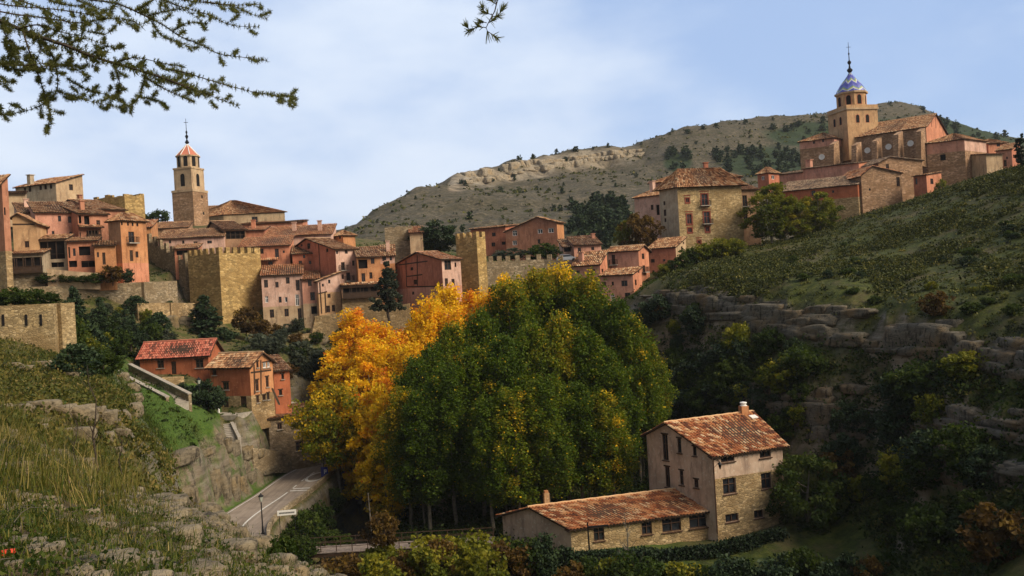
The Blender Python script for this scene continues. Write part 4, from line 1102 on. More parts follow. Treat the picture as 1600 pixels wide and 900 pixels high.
H('low_roof_house', 'pink house with a broad speckled roof just above the poplar tops', R7, (435, 408), 168, l=(195, 418), r=(500, 395), th=62, tha=158, yb=640, roof='shedA', apex=(502, 300), wall='pink', wallB='salmon', A=[(375, 482, 40, 55), (243, 480, 30, 30)], B=[(457, 465, 16, 30)], chim=[(.75, .3, .8, .8)])
H('terrace_balcony_house', 'pink house with a tall dark balcony door facing the valley', R7, (772, 286), 172, l=(505, 303), r=(862, 300), th=56, tha=160, yb=520, roof='gA', apex=(812, 246), wall='pink', wallB='salmon', A=[(555, 372, 30, 90, 'b')], B=[(815, 340, 22, 50), (823, 450, 22, 62, 'b')])
H('cliff_house', 'lowest pink house of the row, standing on the cliff edge above the trees', R7, (724, 497), 165, l=(440, 520), r=(800, 490), th=58, tha=160, yb=800, roof='shedA', apex=(797, 442), wall='pink', wallB='salmon', sink=6,
  A=[(467, 590, 42, 50), (548, 580, 20, 34), (650, 578, 55, 52), (548, 700, 36, 55, 'v'), (680, 705, 50, 90, 'b')], B=[(775, 470, 12, 32), (750, 570, 16, 50), (752, 680, 16, 40)])
H('red_end_house', 'dark red house with a tan end wall at the foot of the big ochre palace', R7, (1100, 258), 177, l=(862, 272), r=(1192, 240), th=56, tha=160, yb=500, roof='shedA', apex=(1188, 176), wall='red', wallB='tan', A=[(880, 302, 22, 22), (900, 380, 34, 32), (1000, 375, 20, 20), (1005, 465, 28, 28), (905, 475, 20, 24)], B=[(1155, 270, 14, 36), (1170, 222, 12, 20), (1140, 355, 14, 40)])
# -- palace
H('palace', 'big square ochre stone palace with iron balconies and a low hipped roof', R8, (440, 266), 186, l=(300, 302), r=(940, 243), th=12, tha=128, yb=770, roof='hip', rise=4.2, wall='grey', wallB='palace', eave=.9,
  A=[(340, 388, 16, 32), (345, 462, 20, 50), (348, 520, 16, 30)], B=[(520, 365, 26, 32, 'c'), (655, 362, 48, 92, 'bc'), (535, 512, 36, 75, 'c'), (672, 503, 46, 95, 'bc'), (540, 598, 30, 34, 'c'), (677, 592, 28, 36, 'c'), (612, 692, 22, 26, 'c')], cat='palace', beams=[])
H('palace_wing', 'pink side wing of the palace with a lower roof and one dark loggia', R8, (302, 324), 194, l=(106, 370), th=30, tha=140, LB=8, yb=560, roof='shedA', rise=2.6, wall='palepink', A=[(290, 440, 24, 80, 'o'), (245, 420, 20, 40)], chim=[(.7, .4, .8, 1.6)])
H('palace_attic', 'narrow pink upper storey with its own tiled roof behind the palace', R8, (530, 200), 206, l=(230, 236), th=30, tha=150, LB=9, yb=340, roof='hip', rise=2.4, wall='pink', A=[(255, 262, 20, 40), (390, 232, 14, 20)])
H('palace_rear_house', 'tiled house peeping over the palace roof with a small chimney', R8, (640, 195), 212, r=(938, 192), th=5, LA=12, yb=300, roof='hip', rise=2.4, wall='red', chim=[(.5, .3, 1.0, 2.6)])
H('palace_annex', 'brown annex with two tall dark balcony windows next to the palace', R8, (942, 285), 191, r=(1075, 280), th=8, LA=8, yb=700, rise=2.3, wall='brown', B=[(965, 370, 44, 90, 'b'), (968, 495, 44, 90, 'b')])
# -- cathedral hill
H('cathedral_nave', 'long cathedral nave with round white windows and a big gabled roof', S1, (860, 414), 235, l=(436, 478), r=(960, 424), th=48, tha=139, yb=640, roof='gA', apex=(903, 355), wall='church_stone', wallB='salmon', sp=.45, cat='cathedral',
  A=[(488, 541, 28, 28, 'r'), (586, 525, 28, 28, 'r'), (685, 508, 29, 29, 'r'), (788, 492, 30, 30, 'r')], beams=[('B', 885, 375, 888, 415), ('B', 905, 362, 907, 420), ('B', 925, 380, 926, 420)])
H('cathedral_apse', 'lower end of the cathedral with one round white window and pink frieze', S1, (430, 466), 246, l=(268, 490), th=48, tha=150, LB=10, yb=640, roof='hip', rise=2.4, wall='pink', split=500, low='church_stone', sp=.45, cat='cathedral', A=[(372, 556, 28, 28, 'r'), (335, 488, 10, 12), (378, 480, 10, 12)])
H('cathedral_chapel', 'square ochre chapel with a pink brick frieze and hipped roof on the hill', S1, (1040, 472), 224, l=(862, 494), r=(1142, 482), th=38, tha=150, yb=740, roof='hip', rise=2.2, wall='pink', wallB='palepink', split=525, low='church_stone', sp=.45, cat='chapel', A=[(940, 558, 26, 28, 'o')], B=[(1092, 587, 14, 44)])
H('side_house', 'tan lean-to house at the end of the square hill chapel', S1, (1142, 545), 221, r=(1222, 610), th=12, LA=7, yb=680, rise=.9, roof='shedB', wall='tan', ze2=None)
H('distant_tan_house', 'small tan house with a pyramid roof behind the hill skyline', S1, (1152, 492), 240, r=(1238, 486), th=12, LA=7, yb=640, roof='hip', rise=1.6, wall='salmon', B=[(1200, 500, 16, 14)])
H('skyline_red_house', 'dark red house at the edge of the hill beside the black cypress', S1, (1262, 520), 222, l=(1190, 546), r=(1302, 500), th=50, yb=660, roof='shedA', apex=(1300, 488), wall='pink', wallB='red', A=[(1232, 585, 14, 30), (1240, 560, 8, 12)], B=[(1290, 570, 12, 16)])
H('cloister', 'long pink wall building with a straight dark roof below the cathedral', S1, (545, 584), 226, l=(283, 610), r=(640, 574), th=40, tha=150, yb=740, roof='shedA', rise=1.2, wall='pink', wallB='salmon', tile='t_grey', sp=.45, chim=[(.96, .2, 1.2, 1.2)])
H('cloister_wing', 'narrow pink wing at the low end of the cathedral cloister', S1, (283, 628), 240, l=(165, 636), th=40, tha=150, LB=6, yb=700, roof='shedA', rise=1.0, wall='pink', tile='t_grey', sp=.45)
H('sacristy', 'long low red house with a grey brown roof behind the green poplars', S1, (540, 684), 214, l=(136, 702), th=40, tha=152, LB=8, yb=830, roof='shedA', rise=2.8, wall='brick', tile='t_grey', split=742, low='warm_rubble', sp=.45, A=[(333, 725, 18, 24), (425, 718, 10, 12)])
H('ochre_block', 'plain ochre stone house with a small triangular roof below the cathedral', S1, (556, 644), 214, r=(744, 632), th=10, LA=10, yb=815, roof='gA', apex=(606, 600), ze2=(744, 632), wall='church_stone', B=[(730, 672, 16, 44), (597, 708, 9, 11)], tile='t_salmon')
H('upper_ochre_house', 'grey ochre house with a bent roof line between chapel and ochre block', S1, (636, 585), 221, r=(842, 574), th=14, LA=8, yb=760, roof='gA', apex=(690, 557), ze2=(842, 574), wall='church_stone', B=[(680, 600, 14, 22)], tile='t_grey')
H('little_red_house', 'narrow red house with two small windows above the scrub slope', S1, (862, 640), 209, l=(800, 624), r=(932, 634), th=40, yb=790, roof='shedA', rise=.9, wall='red', wallB='salmon', B=[(888, 670, 14, 26), (892, 740, 14, 26)], A=[(815, 670, 10, 30)])
H('roof_turret', 'little red turret with a pyramid roof and two white windows', S1, (122, 630), 232, l=(70, 634), r=(172, 630), th=42, yb=690, roof='hip', rise=1.8, wall='red', A=[(97, 655, 14, 18, 'v')], B=[(143, 651, 14, 18, 'v')], cat='turret')


def buttress_row():
    S = [(425, 500, 596), (530, 505, 585), (625, 485, 570), (726, 455, 556), (832, 440, 545)]
    for x, y0, y1 in S:
        d = 240 - (x - 425) / 407 * 10
        p = at(1160 + x / 3, 60 + y1 / 3, d - 3.2); z1 = at(1160 + x / 3, 60 + y0 / 3, d - 2).z
        A = Vector((-.755, .656, 0)); N = Vector((-.656, -.755, 0)); z0 = p.z - 3
        m = MB(); c = Vector((p.x, p.y, 0)); t = A * .65
        m.box8([c - t + N * 1.6 + Vector((0, 0, z0)), c + t + N * 1.6 + Vector((0, 0, z0)), c + t - N * 3.4 + Vector((0, 0, z0)), c - t - N * 3.4 + Vector((0, 0, z0)),
                c - t + N * .3 + Vector((0, 0, z1)), c + t + N * .3 + Vector((0, 0, z1)), c + t - N * 3.4 + Vector((0, 0, z1 + 1.2)), c - t - N * 3.4 + Vector((0, 0, z1 + 1.2))])
        o = m.build('buttress', M['church_stone'], bpy.data.objects['cathedral_nave'])


buttress_row()


def dome_mat():
    t = NT('zigzag_dome_tiles'); uv = t.coord('UV'); s = t.new('ShaderNodeSeparateXYZ'); t.link(uv, s.inputs[0])
    zig = t.math('ABSOLUTE', t.math('SUBTRACT', t.math('FRACT', t.math('MULTIPLY', s.outputs[0], .5)), .5))
    f = t.math('FRACT', t.math('ADD', t.math('MULTIPLY', s.outputs[1], .34), t.math('MULTIPLY', zig, .8)))
    col = t.ramp(f, [(0, (.09, .10, .40)), (.40, (.50, .52, .62)), (.55, (.36, .40, .10)), (.68, (.12, .22, .36)), (.80, (.14, .15, .46))], 'CONSTANT')
    return t.done(col, .35)


M['dome'] = dome_mat()


def cathedral_tower():
    d = 250; b = at(1160 + 533 / 3, 60 + 440 / 3, d)
    root = empty('cathedral_tower', b, 'ochre cathedral bell tower with a blue and yellow tiled dome', 'bell tower')
    S = d / F / 3; cx, cy = b.x, b.y + 2
    zt = lambda y: at(1160 + 530 / 3, 60 + y / 3, d).z
    ang = math.radians(12)

    def stage(name, n, r, z0, z1, a0, mat):
        m = MB(); p = [(cx + r * math.cos(a0 + 2 * math.pi * (i + .5) / n), cy + r * math.sin(a0 + 2 * math.pi * (i + .5) / n)) for i in range(n)]
        for i in range(n): j = (i + 1) % n; m.poly([(*p[i], z0), (*p[j], z0), (*p[j], z1), (*p[i], z1)])
        m.poly([(*q, z1) for q in p]); m.poly([(*q, z0) for q in p][::-1]); m.build(name, M[mat], root)
    stage('square_stage', 4, 112 * S, zt(440) - 8, zt(342), ang, 'ochre')
    stage('cornice', 4, 119 * S, zt(342), zt(334), ang, 'tan')
    stage('parapet', 4, 115 * S, zt(334), zt(320), ang, 'ochre')
    stage('drum', 8, 68 * S, zt(320), zt(258), ang, 'ochre')
    stage('cornice', 8, 76 * S, zt(258), zt(250), ang, 'tan')
    m = MB(); H0 = zt(250); k = (zt(150) - H0)
    n = 16
    m.lathe((cx, cy, H0), [(70 * S, 0), (66 * S, .10 * k), (58 * S, .24 * k), (49 * S, .38 * k), (37 * S, .54 * k), (24 * S, .70 * k), (13 * S, .84 * k), (7 * S, .95 * k), (4 * S, k)], n)
    m.build('dome', M['dome'], root, uv=True)
    m = MB(); m.lathe((cx, cy, zt(152)), [(.35, 0), (.75, .5), (.75, .9), (.3, 1.3), (.18, 2.2), (.5, 2.7), (.5, 3.1), (.14, 3.5), (.1, 5), (.25, 5.3), (.08, 5.7), (.05, 8.6)], 10)
    m.obox((cx, cy, zt(152) + 7.2), (.6, 0, 0), (0, .05, 0), (0, 0, .05)); m.build('finial', M['iron'], root)

    def arch(a, rr, off, z, w_, h_, nm):
        n_ = Vector((math.cos(a), math.sin(a), 0)); tt = Vector((-math.sin(a), math.cos(a), 0)); c = Vector((cx, cy, z)) + n_ * (rr + .03) + tt * off
        pts = [(-w_, 0), (w_, 0), (w_, h_)] + [(w_ * math.cos(q), h_ + w_ * math.sin(q)) for q in np.linspace(.3, math.pi - .3, 6)] + [(-w_, h_)]
        m = MB(); m.poly([c + tt * x + Vector((0, 0, y)) for x, y in pts]); o = m.build(nm, M['dark'], root)
        fr_ = MB(); po = [c + tt * x * 1.35 + Vector((0, 0, y * 1.06 - (.1 if y == 0 else 0))) - n_ * .015 for x, y in pts]
        fr_.poly(po); fr_.build('arch_frame', M['salmon'], o)
    for kx in range(8):
        arch(ang + kx * math.pi / 4 + math.pi / 4, 68 * S * math.cos(math.pi / 8), 0, zt(312), .62, 2.0, 'belfry_opening')
    for kx in range(4):
        for off in (-1.5, 1.5): arch(ang + kx * math.pi / 2, 112 * S * math.cos(math.pi / 4), off, zt(403), .5, 1.7, 'bell_opening')


cathedral_tower()
# -- houses at the foot of the town wall
H('long_red_house', 'long low red house with a bright red tile roof above the stone stairs', S3, (450, 155), 128, l=(65, 174), r=(540, 148), th=82, tha=176, yb=290, roof='gA', apex=(484, 76), wall='brick', wallB='brick', tile='t_red', sp=.26, detail=1,
  A=[(183, 212, 38, 44), (402, 210, 44, 46), (257, 233, 28, 72, 'd')])
H('mill_house', 'tall red house with a stone ground floor and timber framed gable end', S3, (683, 224), 122, l=(457, 230), r=(812, 196), th=64, tha=158, yb=470, roof='gA', apex=(748, 150), wall='brick', wallB='orange', split=392, low='warm_rubble', tile='t_brown', sp=.26, detail=1,
  A=[(486, 255, 22, 40), (550, 335, 34, 42), (550, 425, 30, 60, 'd'), (650, 430, 34, 74, 'd')],
  B=[(728, 215, 12, 34), (768, 218, 20, 30, 'v'), (790, 215, 16, 30, 'v'), (726, 332, 18, 62), (783, 312, 16, 58), (730, 410, 16, 38), (765, 400, 18, 28), (789, 393, 14, 38)], beams=[('B', 708, 215, 712, 380), ('B', 746, 190, 748, 380), ('B', 690, 260, 805, 245)])
H('red_annex', 'small red annex with a brown roof attached behind the tall mill house', S3, (818, 252), 127, l=None, r=(908, 246), th=28, LA=7, yb=425, rise=1.7, wall='brick', wallB='brick', tile='t_brown', sp=.26, detail=1, B=[(870, 282, 15, 30), (858, 372, 18, 30)])
H('stone_barn', 'grey stone barn with a red tiled roof by the far end of the road', S3, (790, 520), 125, r=(1075, 610), th=40, LA=4.5, yb=720, roof='shedB', rise=.8, wall='barn_stone', tile='t_brown', sp=.26, detail=1, B=[(853, 562, 26, 34), (965, 673, 42, 50)])
# -- the big house by the river
H('river_house', 'three storey cream and stone house by the river with a speckled tile roof', S5, (1098, 316), 95, l=(776, 215), r=(1434, 262), th=22, tha=128, yb=690, roof='gB', apex=(880, 160), wall='cream', wallB='cream', tile='t_house', sp=.36, detail=2, eave=.5, sink=1.5, skew=3.2,
  A=[(868, 276, 26, 124), (936, 268, 18, 70), (1010, 295, 17, 45), (879, 420, 22, 98), (947, 424, 18, 70), (1018, 452, 20, 40)],
  B=[(1170, 329, 66, 36), (1352, 304, 54, 44), (1178, 464, 62, 76), (1357, 438, 48, 76), (1190, 618, 62, 38), (1320, 600, 44, 38)])
H('river_wing', 'single storey wing with a long speckled tile roof joined to the river house', S5, (408, 672), 92, l=(78, 622), r=(1107, 576), th=15, tha=140, yb=795, roof='gB', apex=(222, 570), wall='cream', wallB='house_stone', tile='t_house', sp=.36, detail=2, eave=.5, sink=1.5, split=None,
  B=[(546, 697, 52, 66), (778, 668, 50, 62), (898, 652, 92, 66), (1030, 630, 92, 72)])
# ---------------------------------------------------------------- details of the river house
rh = bpy.data.objects['river_house']; rw = bpy.data.objects['river_wing']
px5 = lambda x, y, d: at(760 + x / 3.104, 610 + y / 3.104, d)
p = px5(1100, 335, 94.8); q = px5(1124, 695, 94.8)
m = MB(); m.tube([(p.x, p.y, p.z - .1), (p.x, p.y, q.z)], .07, 8); m.build('drainpipe', M['frame'], rh)
rfo = [o for o in rh.children if o.name.startswith('roof')][0]; r0_ = np.array(rh['origin'])
RBV = BVHTree.FromPolygons([tuple(np.array(v.co) + r0_) for v in rfo.data.vertices], [tuple(q.vertices) for q in rfo.data.polygons])


def on_roof(x, y):
    for dy in range(0, 60, 3):
        h_, n_ = hit(760 + x / 3.104, 610 + (y + dy) / 3.104, RBV)
        if h_ is not None: return h_
    return px5(x, y, 102)


p = on_roof(1248, 96) + Vector((0, 0, .5)); m = MB(); m.obox((p.x, p.y, p.z - .6), (.42, .1, 0), (-.1, .42, 0), (0, 0, .75)); ch = m.build('chimney', M['orange'], rh)
m = MB(); m.lathe((p.x, p.y, p.z + .15), [(.42, 0), (.42, .06), (.30, .1), (.30, .28), (.42, .32), (.38, .42), (.15, .47)], 12); m.build('chimney_cap', M['white'], ch)
p = on_roof(1296, 98) + Vector((0, 0, .4)); m = MB(); m.tube([(p.x, p.y, p.z - 1.2), (p.x, p.y, p.z + 1.6)], .025, 5)
for k in range(6): m.obox((p.x + .1, p.y, p.z + .5 + k * .2), (.38, .1, 0), (0, .012, 0), (0, 0, .012))
m.build('antenna', M['iron'], rh)
p = on_roof(1296, 132); m = MB(); m.obox((p.x, p.y, p.z + .12), (.40, .16, .0), (-.12, .3, .11), (0, 0, .05)); m.build('skylight', M['white'], rh)
p = px5(1128, 375, 94.6); m = MB(); m.tube([(p.x - .45, p.y + .3, p.z + .7), (p.x - .45, p.y + .1, p.z + .9), (p.x, p.y - .5, p.z + .75)], .035, 6)
m.tube([(p.x - .45, p.y + .25, p.z + .0), (p.x, p.y - .5, p.z + .75)], .02, 5); lb = m.build('lamp_bracket', M['iron'], rh)
m = MB(); m.lathe((p.x, p.y - .5, p.z - .05), [(.06, 0), (.2, .5), (.24, .52), (.05, .75)], 6); m.build('lantern', M['iron'], lb)
p = px5(292, 545, 97.5); m = MB(); m.obox((p.x, p.y, p.z + .3), (.28, .07, 0), (-.07, .28, 0), (0, 0, .8)); ch = m.build('chimney', M['ochre'], rw)
m = MB(); m.obox((p.x, p.y, p.z + 1.2), (.2, .05, 0), (-.05, .2, 0), (0, 0, .14)); m.build('chimney_pot', M['orange'], ch)
# stone lower half of the river front: thin facing stones proud of the plaster
fB_ = None
lo = at(*(760 + 1108 / 3.104, 610 + 318 / 3.104), 95)
th = math.radians(22); Bd = Vector((math.cos(th), math.sin(th))); Bn = Vector((math.sin(th), -math.cos(th)))
fcs = Face((lo.x, lo.y), Bd, Bn, 9)
P2 = lambda x, y: (760 + x / 3.104, 610 + y / 3.104)
_, ztop = fcs.px(*P2(1120, 430)); _, zbot = fcs.px(*P2(1120, 690)); uE, _ = fcs.px(*P2(1436, 420))
mb = MB(); ob = at(*P2(1098, 316), 95); fcs = Face((ob.x, ob.y), Bd, Bn, 9)
hs = [fcs.rect(*P2(a, b), (w_ + 3) / 3.104, (h_ + 3) / 3.104) for a, b, w_, h_ in ((1178, 464, 62, 76), (1357, 438, 48, 76), (1190, 618, 62, 38), (1320, 600, 44, 38))]
uE = fcs.px(*P2(1434, 420))[0] - .02
pol = [(.02, zbot - 2), (uE, zbot - 2), (uE, ztop), (.02, ztop)]
f2 = Face((ob.x + Bn.x * .05, ob.y + Bn.y * .05), Bd, Bn, 9)
wall_mesh(mb, f2, pol, hs, 0, .06)
mb.poly([f2.w(.02, ztop), f2.w(uE, ztop), f2.w(uE, ztop, -.05), f2.w(.02, ztop, -.05)])
mb.build('stone_facing', M['house_stone'], rh)
p = px5(497, 720, 90.5); gz = ground_z(p.x, p.y)
root = empty('utility_pole', (p.x, p.y, gz), 'slim dark pole with a flat lamp arm in front of the long river wing', 'pole')
zt_ = px5(485, 640, 90.5).z
m = MB(); m.tube([(p.x, p.y, gz - .3), (p.x - .05, p.y, zt_)], [.1, .07], 8); m.build('post', M['iron'], root)
m = MB(); m.obox((p.x + 1.0, p.y - .05, px5(540, 658, 90.5).z), (1.0, 0, .03), (0, .18, 0), (0, 0, .05)); m.build('lamp_arm', M['iron'], root)

# ---------------------------------------------------------------- road, river, bridge
asph = NT('worn_asphalt'); P = asph.coord('Object'); S_ = asph.coord('Object', (1.2, .07, 1))
c_ = asph.ramp(asph.noise(S_, 1.1, 5, .65), [(.3, (.17, .135, .105)), (.5, (.27, .215, .17)), (.7, (.36, .30, .24))])
c_ = asph.mix(asph.ramp(asph.noise(P, .6, 5), [(.5, 0), (.7, .5)]), c_, (.15, .12, .095))
asph.bump(asph.noise(P, 30, 2), .01, .3); M['asphalt'] = asph.done(c_, .85)
M['paint'] = plain('worn_white_paint', (.62, .60, .56), .8, 0, .2, 2)
wt = NT('river_water'); wt.b.inputs['Specular IOR Level'].default_value = .5
wt.bump(wt.noise(wt.coord('Object', (1, .4, 1)), 2.2, 4), .08, .5); M['water'] = wt.done((.02, .022, .018), .08)


def strip(name, line, half, z, mat, kind='structure'):
    mb = MB(); L_ = [];
    for i, (x, y) in enumerate(line):
        a = line[max(i - 1, 0)]; b = line[min(i + 1, len(line) - 1)]; t = Vector((b[0] - a[0], b[1] - a[1])).normalized(); n = Vector((t.y, -t.x))
        L_.append((Vector((x, y)) - n * half, Vector((x, y)) + n * half))
    for (a, b), (c, d_) in zip(L_[:-1], L_[1:]): mb.poly([(a.x, a.y, z), (b.x, b.y, z), (d_.x, d_.y, z), (c.x, c.y, z)])
    return tag(mb.build(name, mat), kind=kind), L_


road, RL = strip('road', ROADC, 3.45, ROADZ, M['asphalt'])
strip('river', RIVC, 4.2, RIVZ, M['water'])


def road_pt(y, off):
    for (x0, y0), (x1, y1) in zip(ROADC[:-1], ROADC[1:]):
        if y0 <= y <= y1:
            t = (y - y0) / (y1 - y0); tv = Vector((x1 - x0, y1 - y0)).normalized(); n = Vector((tv.y, -tv.x))
            return Vector((x0 + (x1 - x0) * t, y)) + n * off, tv, n
    return Vector((0, y)), Vector((0, 1)), Vector((1, 0))


mb = MB()
def mark(y0, y1, off, w_, step=1.5):
    y = y0
    while y < y1 - .01:
        a, t, n = road_pt(y, off); b, t2, n2 = road_pt(min(y + step, y1), off)
        mb.poly([(*(a - n * w_), ROADZ + .012), (*(a + n * w_), ROADZ + .012), (*(b + n2 * w_), ROADZ + .012), (*(b - n2 * w_), ROADZ + .012)]); y += step
mark(72, 112.5, .55, .10)
for y in (115, 119, 123, 127, 131): mark(y, y + 1.6, .55, .09)
mark(72, 140, -3.1, .06); mark(112, 140, 3.1, .06)
for y in (113.3, 114.5): 
    a, t, n = road_pt(y, 1.95); mb.poly([(*(a - n * 1.3 - t * .2), ROADZ + .012), (*(a + n * 1.3 - t * .2), ROADZ + .012), (*(a + n * 1.3 + t * .2), ROADZ + .012), (*(a - n * 1.3 + t * .2), ROADZ + .012)])
tag(mb.build('road_markings', M['paint']), kind='structure')
# painted speed roundel
a, t, n = road_pt(121.5, 1.9); mb = MB(); N_ = 32
for i in range(N_):
    q = [(1.35 * math.cos(2 * math.pi * (i + j) / N_), 3.1 * math.sin(2 * math.pi * (i + j) / N_)) for j in (0, 1)]
    o = [a + n * x + t * y for x, y in q]; u = [a + n * x * .74 + t * y * .8 for x, y in q]
    mb.poly([(*u[0], ROADZ + .012), (*o[0], ROADZ + .012), (*o[1], ROADZ + .012), (*u[1], ROADZ + .012)])
tag(mb.build('road_circle_marking', M['paint']), kind='structure')
mb = MB()
for (a, b), (c, d_) in zip([x for x in RL if x[0].y > 80], [x for x in RL if x[0].y > 80][1:]):
    if a.y > 138: break
    nn = (b - a).normalized()
    mb.box8([(*(b), ROADZ - .5), (*(b + nn * .35), ROADZ - .5), (*(d_ + nn * .35), ROADZ - .5), (*d_, ROADZ - .5), (*b, ROADZ + .45), (*(b + nn * .35), ROADZ + .45), (*(d_ + nn * .35), ROADZ + .45), (*d_, ROADZ + .45)])
tag(mb.build('parapet', M['rubble']), 'low grey stone parapet along the river side of the road', 'parapet')


def lamp(px, py, d, top, label):
    b = at(px, py, d); b.z = ground_z(b.x, b.y); h = at(px, top, d).z - b.z
    root = empty('street_lamp', b, label, 'street lamp')
    m = MB(); m.lathe(b, [(.16, -.2), (.16, .25), (.11, .35), (.09, .9), (.07, 1.0), (.055, h - .9), (.09, h - .85), (.04, h - .75), (.04, h - .62)], 8); m.build('post', M['iron'], root)
    m = MB(); z = h - .62
    m.lathe(b, [(.13, z), (.26, z + .5)], 6); m.build('lantern_glass', M['glow'], root)
    m = MB(); m.lathe(b, [(.3, z + .5), (.3, z + .55), (.12, z + .72), (.05, z + .76), (.04, z + .88)], 6); m.build('lantern_roof', M['iron'], root)
    return root


M['glow'] = plain('frosted_glass', (.42, .44, .38), .3, 0, .1)
lamp(411, 836, 93, 774, 'green black street lamp standing where the rocky slope meets the road')
lamp(507, 747, 121, 690, 'dark street lamp carrying a blue square sign beside the road')
b = at(507, 747, 120.9); m = MB(); p = at(507, 738, 120.8)
root = empty('blue_sign', (p.x, p.y, p.z), 'small blue square sign with a white mark on the lamp post', 'sign')
M['blue'] = plain('blue_enamel', (.03, .035, .22), .5, 0, .1)
m.obox(p, (.48, 0, 0), (0, .03, 0), (0, 0, .72)); m.build('panel', M['blue'], root)
m = MB(); m.obox((p.x, p.y - .035, p.z + .1), (.05, 0, 0), (0, .004, 0), (0, 0, .3)); m.obox((p.x + .12, p.y - .035, p.z + .32), (.17, 0, 0), (0, .004, 0), (0, 0, .06)); m.obox((p.x + .24, p.y - .035, p.z + .2), (.05, 0, 0), (0, .004, 0), (0, 0, .16)); m.obox((p.x + .12, p.y - .035, p.z + .08), (.17, 0, 0), (0, .004, 0), (0, 0, .06)); m.build('symbol', M['white'], root)
# white place-name board on two posts
p = at(448, 801, 96)
root = empty('road_board', (p.x, p.y, ROADZ), 'long white board with a dark line of lettering beside the road parapet', 'sign')
m = MB(); m.obox((p.x, p.y, p.z), (.98, .12, 0), (-.0, .03, 0), (0, 0, .27)); m.build('panel', M['white'], root)
m = MB()
R_ = random.Random(3); x = -.78
while x < .75:
    w_ = R_.uniform(.05, .085); m.obox((p.x + x + w_ / 2, p.y + (x + w_ / 2) * .122 - .034, p.z - .01), (w_ / 2, .12 * w_ / 2, 0), (0, .004, 0), (0, 0, .085)); x += w_ + .035
m.build('lettering', M['iron'], root)
for s in (-.8, .8):
    m = MB(); m.tube([(p.x + s, p.y + .06 + s * .12, p.z + .2), (p.x + s, p.y + .06 + s * .12, ground_z(p.x + s, p.y) - .4)], .04, 6); m.build('post', M['iron'], root)
# footbridge
bz = -26.6
root = empty('footbridge', (-16, 95, bz), 'narrow timber footbridge with thin rails crossing the small river', 'footbridge')
m = MB(); R_ = random.Random(5)
x = -23.5
while x < -3.5:
    m.box(x, 94 + R_.uniform(-.05, .05), bz - .08, x + .28, 96.6 + R_.uniform(-.05, .05), bz + R_.uniform(0, .02)); x += .3
m.build('deck', plain('grey_planks', (.20, .165, .14), .9, 0, .35, 2), root) if False else None
M['planks'] = plain('grey_planks', (.22, .175, .15), .9, 0, .35, 2); m.build('deck', M['planks'], root)
for y in (94.2, 96.4):
    m = MB(); m.box(-23.5, y - .12, bz - .5, -3.5, y + .12, bz - .085); m.build('beam', M['wood'], root)
    m = MB()
    for x in np.arange(-23.3, -3.4, 1.65): m.box(x - .04, y - .04, bz - .05, x + .04, y + .04, bz + 1.0)
    m.box(-23.5, y - .035, bz + .95, -3.5, y + .035, bz + 1.02); m.box(-23.5, y - .02, bz + .5, -3.5, y + .02, bz + .55); m.build('railing', M['wood'], root)

# ---------------------------------------------------------------- walls of the town
def long_wall(name, label, pts, mat, thick=.8, cren=False, cat='wall', cap=False):
    """pts: (x, y, z_bottom, z_top) along the foot of a free-standing wall"""
    root = empty(name, pts[0][:3], label, cat)
    mb = MB(); mm_ = MB()
    for a, b in zip(pts[:-1], pts[1:]):
        D = Vector((b[0] - a[0], b[1] - a[1])); L = D.length; D.normalize(); n = Vector((D.y, -D.x)) * thick / 2
        A_, B_ = Vector(a[:2]), Vector(b[:2])
        mb.box8([(*(A_ + n), a[2]), (*(B_ + n), b[2]), (*(B_ - n), b[2]), (*(A_ - n), a[2]), (*(A_ + n), a[3]), (*(B_ + n), b[3]), (*(B_ - n), b[3]), (*(A_ - n), a[3])])
        if cren:
            k = max(1, int(L / 1.7))
            for i in range(k):
                t = (i + .5) / k; c = A_.lerp(B_, t); z = a[3] + (b[3] - a[3]) * t
                mm_.obox((c.x, c.y, z + .45), (*(D * .45), 0), (*(n * .9), 0), (0, 0, .6))
        elif cap:
            mm_.obox((*((A_ + B_) / 2), (a[3] + b[3]) / 2 + .06), (*(D * L / 2), (b[3] - a[3]) / 2), (*(n * 1.15), 0), (0, 0, .07))
    mb.build('masonry', M[mat], root)
    if mm_.f: mm_.build('merlon_row' if cren else 'coping', M[mat if cren else 'concrete'], root)
    return root


M['garden_stone'] = masonry('garden_wall_stone', (.43, .32, .17), 3.4, .35)
# climbing curtain wall left of the big tower
s, e = at(294, 408, 172), at(229, 372, 188)
pts = []
for k in range(7):
    t0, t1 = k / 7, (k + 1) / 7; z = s.z + (e.z - s.z) * (k + .5) / 7
    a, b = s.lerp(e, t0), s.lerp(e, t1); pts.append(((a.x, a.y, z - 13, z), (b.x, b.y, z - 13, z)))
root = empty('curtain_wall', (s.x, s.y, s.z - 10), 'dark crenellated town wall climbing in steps behind the massive tower', 'town wall')
mb = MB(); mm_ = MB()
for a, b in pts:
    D = Vector((b[0] - a[0], b[1] - a[1])); L = D.length; D.normalize(); n = Vector((D.y, -D.x)) * .6; A_, B_ = Vector(a[:2]), Vector(b[:2])
    mb.box8([(*(A_ + n), a[2]), (*(B_ + n), b[2]), (*(B_ - n), b[2]), (*(A_ - n), a[2]), (*(A_ + n), a[3]), (*(B_ + n), b[3]), (*(B_ - n), b[3]), (*(A_ - n), a[3])])
    c = A_.lerp(B_, .45); mm_.obox((c.x, c.y, a[3] + .6), (*(D * .55), 0), (*(n * .5), 0), (0, 0, .62))
mb.build('masonry', M['rubble'], root); mm_.build('merlon_row', M['rubble'], root)


